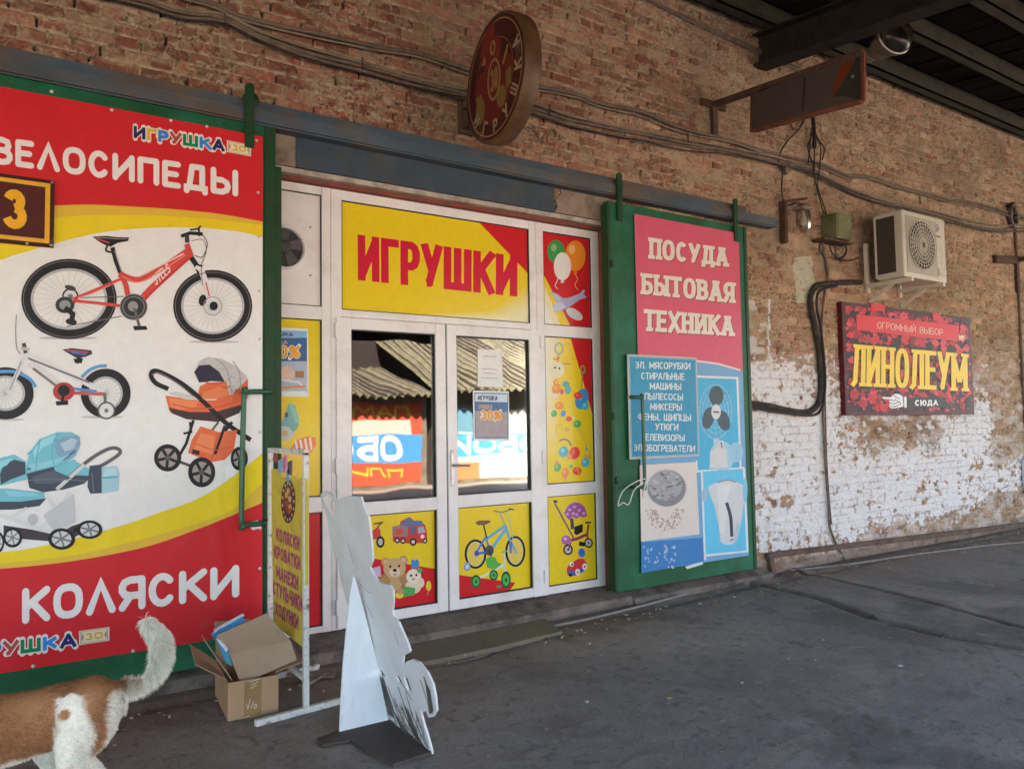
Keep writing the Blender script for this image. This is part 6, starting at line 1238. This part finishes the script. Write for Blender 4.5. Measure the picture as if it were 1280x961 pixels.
def booklet(px4, p0, n, cols, label):
    mb = MB(); P = [Vector(PL(*q, p0, n)) for q in px4]; nn = (P[1]-P[0]).cross(P[3]-P[0]).normalized()*.014
    mb.col = cols; mb.prism([tuple(p) for p in P], nn); tag(mb.build('booklet', M_book), label, 'booklet', 'booklets in the cardboard box')
booklet([(264, 793), (303, 770), (307, 776), (268, 800)], (bl[0], bl[1]+.26, 0), (.05, 1, .1), (.10, .36, .62), 'blue and white booklet lying along the back of the cardboard box')
booklet([(267, 793), (273, 787), (306, 769), (304, 767), (268, 787)], (bl[0], bl[1]+.262, 0), (.05, 1, .1), (.70, .72, .74), 'white booklet edge showing at the back of the cardboard box')
booklet([(271, 800), (284, 812), (290, 832), (282, 828)], (bl[0], bl[1]+.10, 0), (.5, 1, .1), (.06, .30, .40), 'teal booklet tucked into the left side of the cardboard box')
booklet([(270, 798), (276, 800), (285, 811), (283, 815)], (bl[0], bl[1]+.09, 0), (.4, 1, .1), (.66, .68, .74), 'pale folded leaflet beside the teal booklet in the cardboard box')

# ------------------------------------------------------------------ white cut-out figure board seen from behind, with its prop and foot plate
kN = np.array([1, 0, .2]); k0 = (1.61, -1.28, 0)
cu = thing('cutout_stand', 'peeling white plywood cut-out figure seen from behind, propped on a plate', 'cutout stand', (1.6, -1.3, 0))
M_ply = mat('peeling_white_ply', (.72, .72, .72), .65, col2=(.60, .595, .59), nscale=3.0, thr=(.4, .7), vary=.05, bump=.0015, bscale=18)
M_prop = mat('white_prop_board', (.82, .83, .85), .55, col2=(.42, .40, .38), nscale=11, thr=(.60, .72), vary=.05, bump=.001, stretch=(1, 1, .35))
Q2 = (220, 550, 2.339)
OUT = [(470, 178), (490, 166), (520, 164), (540, 166), (550, 200), (562, 225), (568, 270), (572, 310), (574, 352), (566, 372), (576, 392), (590, 412), (606, 420), (625, 424), (634, 440), (635, 470), (632, 500), (636, 516), (650, 532), (662, 560), (676, 592), (684, 616), (680, 622), (664, 630), (664, 660), (672, 648), (690, 640), (712, 650), (735, 680), (750, 712), (758, 750), (762, 790), (752, 808), (738, 810), (730, 790), (722, 796), (714, 785), (716, 800), (724, 830), (734, 860), (746, 905), (748, 918), (725, 892), (700, 870), (675, 850), (652, 838), (630, 818), (612, 810), (600, 760), (585, 700), (560, 640), (530, 560), (510, 500), (498, 472), (484, 420), (476, 380), (474, 355), (462, 330), (452, 290), (446, 260), (440, 220), (432, 196), (424, 176), (423, 158), (432, 149), (446, 152), (460, 164), (466, 176)]
HOLES = [[(430, 168), (438, 158), (450, 164), (462, 180), (468, 200), (462, 222), (456, 226), (448, 206), (438, 188)], [(588, 660), (602, 674), (614, 692), (598, 688)], [(640, 688), (652, 690), (672, 728), (664, 724), (650, 708)], [(664, 692), (676, 694), (690, 735), (688, 744), (676, 728)], [(664, 632), (676, 622), (682, 630), (668, 656), (662, 664)]]
def q2p(q): return PL(Q2[0]+q[0]/Q2[2], Q2[1]+q[1]/Q2[2], k0, kN)
import bmesh
def holed(outline, holes, toP, off):
    """flat board with holes: tessellated outline with hole loops, extruded"""
    from mathutils.geometry import tessellate_polygon, delaunay_2d_cdt
    loops = [outline]+holes; pts = [q for l in loops for q in l]; P2 = [Vector(q) for q in pts]; edges = []; k = 0
    for l in loops: n = len(l); edges += [(k+i, k+(i+1) % n) for i in range(n)]; k += n
    v, e, f, *_ = delaunay_2d_cdt(P2, edges, [], 2, 1e-6)
    def inside(c):
        if not inpoly(np.array([c[0]]), np.array([c[1]]), outline)[0]: return False
        return not any(inpoly(np.array([c[0]]), np.array([c[1]]), h)[0] for h in holes)
    f = [t for t in f if inside(sum((v[i] for i in t), Vector((0, 0)))/len(t))]
    A = [Vector(toP(q)) for q in v]; o = Vector(off); n = len(A); fs_ = [list(t) for t in f]+[[n+i for i in t][::-1] for t in f]
    cnt = {}
    for t in f:
        for i in range(3): cnt[(t[i], t[(i+1) % 3])] = 1
    for (i, j) in cnt:
        if (j, i) not in cnt: fs_.append([j, i, n+i, n+j])
    return A+[p+o for p in A], fs_
mb = MB(); vs, fcs = holed(OUT, HOLES, q2p, Vector(kN).normalized()*.010); mb.add(vs, fcs); cb_ = mb.build('figure_board', M_ply, cu)
# bare wood streaks and split edges on the lower part
a = Art(k0, -kN, Q2); a.lift = .0012
for l, w in (([(595, 688), (622, 780), (640, 812)], 3), ([(604, 690), (640, 800), (676, 846)], 2.5), ([(650, 720), (676, 800), (700, 860)], 2.2), ([(672, 735), (690, 800), (735, 898)], 2.0), ([(660, 780), (690, 846), (716, 880)], 3.0), ([(725, 690), (742, 745), (750, 800)], 3.5), ([(715, 700), (735, 760), (742, 800)], 2.0), ([(640, 760), (665, 820), (690, 856)], 2.2), ([(700, 790), (720, 850), (738, 900)], 2.0), ([(650, 690), (690, 760)], 1.5), ([(620, 720), (655, 815)], 1.5)): a.line(l, w, [(.12, .10, .09), (.2, .17, .14), (.05, .045, .04)][int(w*2) % 3])
for k in range(150):
    t = rng.random(); x = 610+t*115; y = 800+t*85-rng.random()*70; a.line([(x, y), (x+4, y+rng.uniform(8, 26))], rng.uniform(.5, 1.3), (.22, .19, .16))
for l in ([(504, 300), (512, 330), (520, 360)], [(560, 480), (575, 520)], [(640, 560), (652, 600)], [(530, 410), (560, 440), (572, 445)]): a.line(l, 1.2, (.30, .29, .28), True)
for pts in ([(596, 690), (610, 700), (628, 770), (640, 812), (622, 800), (606, 745)], [(668, 770), (680, 790), (712, 870), (735, 905), (714, 888), (688, 846)], [(728, 700), (744, 730), (754, 790), (744, 800), (736, 750)], [(640, 800), (664, 836), (690, 862), (660, 846)]): a.poly(pts, (.10, .085, .072))
for pts in ([(602, 705), (612, 720), (622, 765), (612, 750)], [(690, 830), (706, 864), (722, 890), (700, 862)]): a.poly(pts, (.035, .03, .026))
a.part('bare_wood', attr_mat('bare_wood_streaks', rough=.85, vary=.3, nscale=40), cu)
mb = MB(); yb_ = -1.285
tri = [(520, 395), (528, 420), (545, 480), (566, 560), (590, 655), (612, 770), (622, 826), (560, 846), (478, 863), (482, 760), (490, 640), (500, 540), (510, 450)]
T3 = [PL(Q2[0]+q[0]/Q2[2], Q2[1]+q[1]/Q2[2], (0, yb_, 0), (0, 1, 0)) for q in tri]; mb.prism([tuple(p) for p in T3], (0, .010, 0)); mb.build('prop', M_prop, cu)
M_plate = mat('stained_plate', (.060, .042, .032), .75, col2=(.20, .165, .13), nscale=7, thr=(.62, .70), vary=.25, bump=.003, bscale=30)
pl_ = [G(*q) for q in [(411, 921), (396, 926), (404, 934), (438, 928), (463, 945), (491, 959), (541, 943), (536, 935), (500, 905), (487, 895), (445, 905)]]
mb = MB(); mb.prism([(p[0], p[1], .004) for p in pl_][::-1], (0, 0, .012)); mb.build('foot_plate', M_plate, cu)
# ------------------------------------------------------------------ the dog
def loft(rings, seg=20):
    """closed tube through elliptical rings: (centre, radius sideways, radius along 'up', tangent)"""
    vs = []; fs = []
    n = len(rings)
    for i, (c, ra, rb) in enumerate(rings):
        c = np.array(c, float); p0 = np.array(rings[max(i-1, 0)][0], float); p1 = np.array(rings[min(i+1, n-1)][0], float); t = p1-p0; t /= np.linalg.norm(t)
        side = np.array([0, 1.0, 0]); side -= t*np.dot(side, t)
        if np.linalg.norm(side) < .2: side = np.array([1.0, 0, 0])-t*t[0]
        side /= np.linalg.norm(side); up = np.cross(side, t)
        for k in range(seg): a = 2*math.pi*k/seg; vs.append(c+side*ra*math.cos(a)+up*rb*math.sin(a))
    for i in range(n-1):
        for k in range(seg): fs.append((i*seg+k, i*seg+(k+1) % seg, (i+1)*seg+(k+1) % seg, (i+1)*seg+k))
    fs.append(list(range(seg))[::-1]); fs.append([(n-1)*seg+k for k in range(seg)])
    return vs, fs
DY = -1.47
def dp(x, z, y=0): return (x, DY+y, z)
mb = MB()
def add_loft(r): v, f = loft(r); mb.add(v, f)
# trunk: rump at x = .36, chest at x = -.30, walking to the left
trunk = [(.365, .44, .03, .04), (.345, .43, .075, .085), (.30, .42, .095, .105), (.22, .405, .098, .110), (.10, .395, .098, .112), (-.02, .385, .105, .125), (-.14, .375, .115, .145), (-.26, .375, .112, .150), (-.34, .39, .095, .13), (-.39, .41, .06, .09)]
add_loft([(dp(x, z), a, b) for x, z, a, b in trunk])
add_loft([(dp(-.30, .43), .085, .10), (dp(-.38, .49), .075, .085), (dp(-.45, .56), .065, .072), (dp(-.49, .60), .06, .065)])          # neck
add_loft([(dp(-.44, .61), .03, .03), (dp(-.47, .62), .066, .066), (dp(-.53, .62), .074, .070), (dp(-.59, .60), .060, .055), (dp(-.64, .58), .036, .034), (dp(-.71, .565), .030, .028), (dp(-.745, .56), .018, .018)])  # skull and muzzle
for s in (-1, 1): add_loft([(dp(-.49, .66, s*.05), .022, .026), (dp(-.485, .70, s*.062), .020, .012), (dp(-.475, .735, s*.066), .005, .005)])      # ears
def leg(pts): add_loft([(dp(x, z, y), a, b) for x, z, y, a, b in pts])
# hind legs: knee forward under the belly, hock backwards, near one set back, far one stepping forward
leg([(.27, .43, -.045, .060, .105), (.255, .36, -.062, .062, .105), (.225, .29, -.066, .050, .080), (.215, .245, -.066, .042, .058), (.27, .19, -.066, .028, .040), (.315, .145, -.064, .022, .030), (.318, .10, -.064, .020, .024), (.305, .05, -.064, .022, .024), (.285, .022, -.064, .028, .022), (.255, .016, -.064, .024, .016), (.24, .014, -.064, .01, .01)])
leg([(.27, .43, .045, .060, .105), (.23, .36, .062, .060, .10), (.17, .29, .066, .048, .075), (.145, .245, .066, .040, .055), (.175, .19, .066, .028, .038), (.20, .145, .064, .022, .030), (.185, .10, .064, .020, .024), (.155, .05, .064, .022, .024), (.13, .022, .064, .028, .022), (.10, .016, .064, .024, .016), (.085, .014, .064, .01, .01)])
for s, dx in ((-1, -.06), (1, .10)):
    leg([(-.27, .38, s*.07, .05, .085), (-.26+dx*.3, .30, s*.078, .042, .06), (-.25+dx*.6, .23, s*.078, .032, .04), (-.27+dx*.8, .16, s*.076, .025, .029), (-.28+dx, .10, s*.076, .022, .025), (-.285+dx, .05, s*.076, .022, .024), (-.30+dx, .022, s*.076, .028, .022), (-.33+dx, .016, s*.076, .024, .015), (-.345+dx, .013, s*.076, .01, .008)])
tail = [(.32, .465), (.36, .46), (.41, .455), (.455, .465), (.50, .495), (.522, .54), (.524, .59), (.508, .645), (.475, .69), (.452, .712)]
tr = [.032, .025, .021, .021, .022, .024, .024, .022, .017, .007]
TC = crv([np.array(p) for p in tail], 3); TRr = np.interp(np.linspace(0, 1, len(TC)), np.linspace(0, 1, len(tr)), tr)
add_loft([(dp(p[0], p[1]), r, r) for p, r in zip(TC, TRr)])
tmp = mb.build('dog_shape', M_black)
rm = tmp.modifiers.new('r', 'REMESH'); rm.mode = 'VOXEL'; rm.voxel_size = .0085
sm_ = tmp.modifiers.new('s', 'SMOOTH'); sm_.factor = .5; sm_.iterations = 8
bpy.context.view_layer.update()
dg = bpy.context.evaluated_depsgraph_get(); me = bpy.data.meshes.new_from_object(tmp.evaluated_get(dg)); org = ORG[tmp.name].copy()
bpy.data.objects.remove(tmp)
nv = len(me.vertices); co = np.zeros(nv*3); me.vertices.foreach_get('co', co); co = co.reshape(-1, 3)
no = np.zeros(nv*3); me.vertices.foreach_get('normal', no); no = no.reshape(-1, 3)
wc = co+org; rel = wc-np.array([0, DY, 0])
def coat(p):
    x, y, z = p[:, 0], p[:, 1], p[:, 2]
    j = .03*(fbm(x*14, z*14, 201, 3)-.5)*2; j2 = .02*(fbm(x*30+y*20, z*30, 205, 2)-.5)*2
    ginger = np.array([.34, .155, .066]); wht = np.array([.88, .79, .64])
    c = np.tile(ginger, (len(x), 1)); c = lerp(c, (.22, .085, .032), sst(.46, .53, z+j)*(x < .4)*.8); c = lerp(c, (.46, .23, .10), sst(.3, .7, fbm(x*9, z*16, 207, 4))*.45)
    w = sst(.305, .285, z+j+np.clip(x-.18, 0, 1)*.0)*(x < .17)                               # white belly
    haunch = np.hypot((x-.205+j)*1.5, (z-.40)*.75+j2); w = np.maximum(w, sst(.062, .046, np.abs(x-.205+j+(z-.40)*.12))*(z < .485+j2)*(z > .24)*(y < 0)*(1-sst(.022, .016, np.hypot(x-.185, z-.425))))   # white blaze on the flank
    w = np.maximum(w, sst(.27, .235, z+j*1.2-(x-.2)*.25)); w = np.maximum(w, sst(.318, .336, x+j2*.6+.12*(.44-z))*sst(.475, .455, z+j2)); w = np.maximum(w, sst(.395, .425, x+j)*1.0)
    w = np.maximum(w, sst(-.33, -.37, x+j)*(z < .5)); w = np.maximum(w, sst(-.60, -.64, x))
    c = lerp(c, wht, w); c = lerp(c, (.40, .28, .18), sst(.03, .0, np.hypot((x-.44), (z-.47)*1.2))*.5*(x > .38))
    c = lerp(c, (.02, .015, .012), sst(-.728, -.738, x)); return np.clip(c, 0, 1)
cc_ = coat(rel)
ca = me.color_attributes.new('Col', 'FLOAT_COLOR', 'POINT'); ca.data.foreach_set('color', np.concatenate([cc_, np.ones((nv, 1))], 1).astype(np.float32).ravel())
me.materials.clear(); M_fur = attr_mat('fur', rough=.85, vary=.15, nscale=60, spec=.15); me.materials.append(M_fur)
me.polygons.foreach_set('use_smooth', np.ones(len(me.polygons), bool)); me.update()
dog = bpy.data.objects.new('dog', me); COL.objects.link(dog)
base = np.array([0, DY, 0.0]); me.transform(Matrix.Translation(Vector(org-base))); dog.location = base+np.array([.018, 0, 0]); ORG[dog.name] = base
tag(dog, 'ginger and white dog walking left with its bushy white tail raised', 'dog')
# coat: short blades of hair over the whole body, long on the tail
K = 90000; me.calc_loop_triangles(); tri_ = np.zeros(len(me.loop_triangles)*3, int); me.loop_triangles.foreach_get('vertices', tri_); tri_ = tri_.reshape(-1, 3)
P = rel; ar = np.linalg.norm(np.cross(P[tri_[:, 1]]-P[tri_[:, 0]], P[tri_[:, 2]]-P[tri_[:, 0]]), axis=1)
ctr = P[tri_].mean(1); ar = ar*np.where(ctr[:, 0] > .37, 4.0, 1.0)*np.where((ctr[:, 0] < -.25), .35, 1.0)
pick = rng.choice(len(tri_), K, p=ar/ar.sum()); bar = rng.dirichlet((1, 1, 1), K)
p0 = (P[tri_[pick]]*bar[..., None]).sum(1); nn_ = (no[tri_[pick]]*bar[..., None]).sum(1); nn_ /= np.linalg.norm(nn_, axis=1)[:, None]
on_tail = p0[:, 0] > .375
lie = np.where(on_tail[:, None], np.array([[.25, 0, -.55]]), np.array([[.75, 0, -.45]]))
ti = p0[:, 0] > .50; lie[ti] = [.45, 0, -.40]
dirs = nn_*np.where(on_tail, .62, .24)[:, None]+lie+rng.normal(0, .12, (K, 3))+.22*np.sin(p0*np.array([[37., 41., 33.]])+2*np.sin(p0[:, ::-1]*29)); dirs /= np.linalg.norm(dirs, axis=1)[:, None]
ln = np.where(on_tail, rng.uniform(.018, .040, K), rng.uniform(.009, .019, K)); ln = np.where(p0[:, 0] < -.42, ln*.5, ln); ln = np.where(p0[:, 2] < .06, ln*.3, ln)
sd = np.cross(dirs, rng.normal(0, 1, (K, 3))); sd /= np.linalg.norm(sd, axis=1)[:, None]; wd_ = np.where(on_tail, .0010, .0012)[:, None]
mid = p0+dirs*(ln*.55)[:, None]+nn_*.002; tip = p0+dirs*ln[:, None]-np.array([0, 0, 1])*(ln*.18)[:, None]; p0 = p0-nn_*.003
V = np.stack([p0-sd*wd_, p0+sd*wd_, mid+sd*wd_*.8, mid-sd*wd_*.8, tip], 1).reshape(-1, 3)
bi = np.arange(K)*5; fl_ = np.concatenate([np.stack([bi, bi+1, bi+2, bi+3], 1).ravel(), np.stack([bi+3, bi+2, bi+4], 1).ravel()]).astype(np.int32)
ls = np.concatenate([np.arange(0, 4*K, 4), 4*K+np.arange(0, 3*K, 3)]).astype(np.int32)
fm = bpy.data.meshes.new('coat_hair'); fm.vertices.add(len(V)); fm.vertices.foreach_set('co', V.astype(np.float32).ravel()); fm.loops.add(len(fl_)); fm.loops.foreach_set('vertex_index', fl_); fm.polygons.add(len(ls)); fm.polygons.foreach_set('loop_start', ls); fm.update(calc_edges=True)
hc = coat(rel)[tri_[pick]].mean(1)*rng.uniform(.75, 1.25, (K, 1)); hc5 = np.repeat(np.clip(hc, 0, .85), 5, 0)
ca = fm.color_attributes.new('Col', 'FLOAT_COLOR', 'POINT'); ca.data.foreach_set('color', np.concatenate([hc5, np.ones((len(hc5), 1))], 1).astype(np.float32).ravel())
fm.materials.append(M_fur); fo = bpy.data.objects.new('coat_hair', fm); COL.objects.link(fo); fo.parent = dog; ORG[fo.name] = base
mb = MB()
for s in (-1, 1): mb.ball((-.575, DY+s*.050, .628), .011, 10, 8)
mb.build('eyes', mat('dark_eyes', (.012, .008, .006), .1), dog)
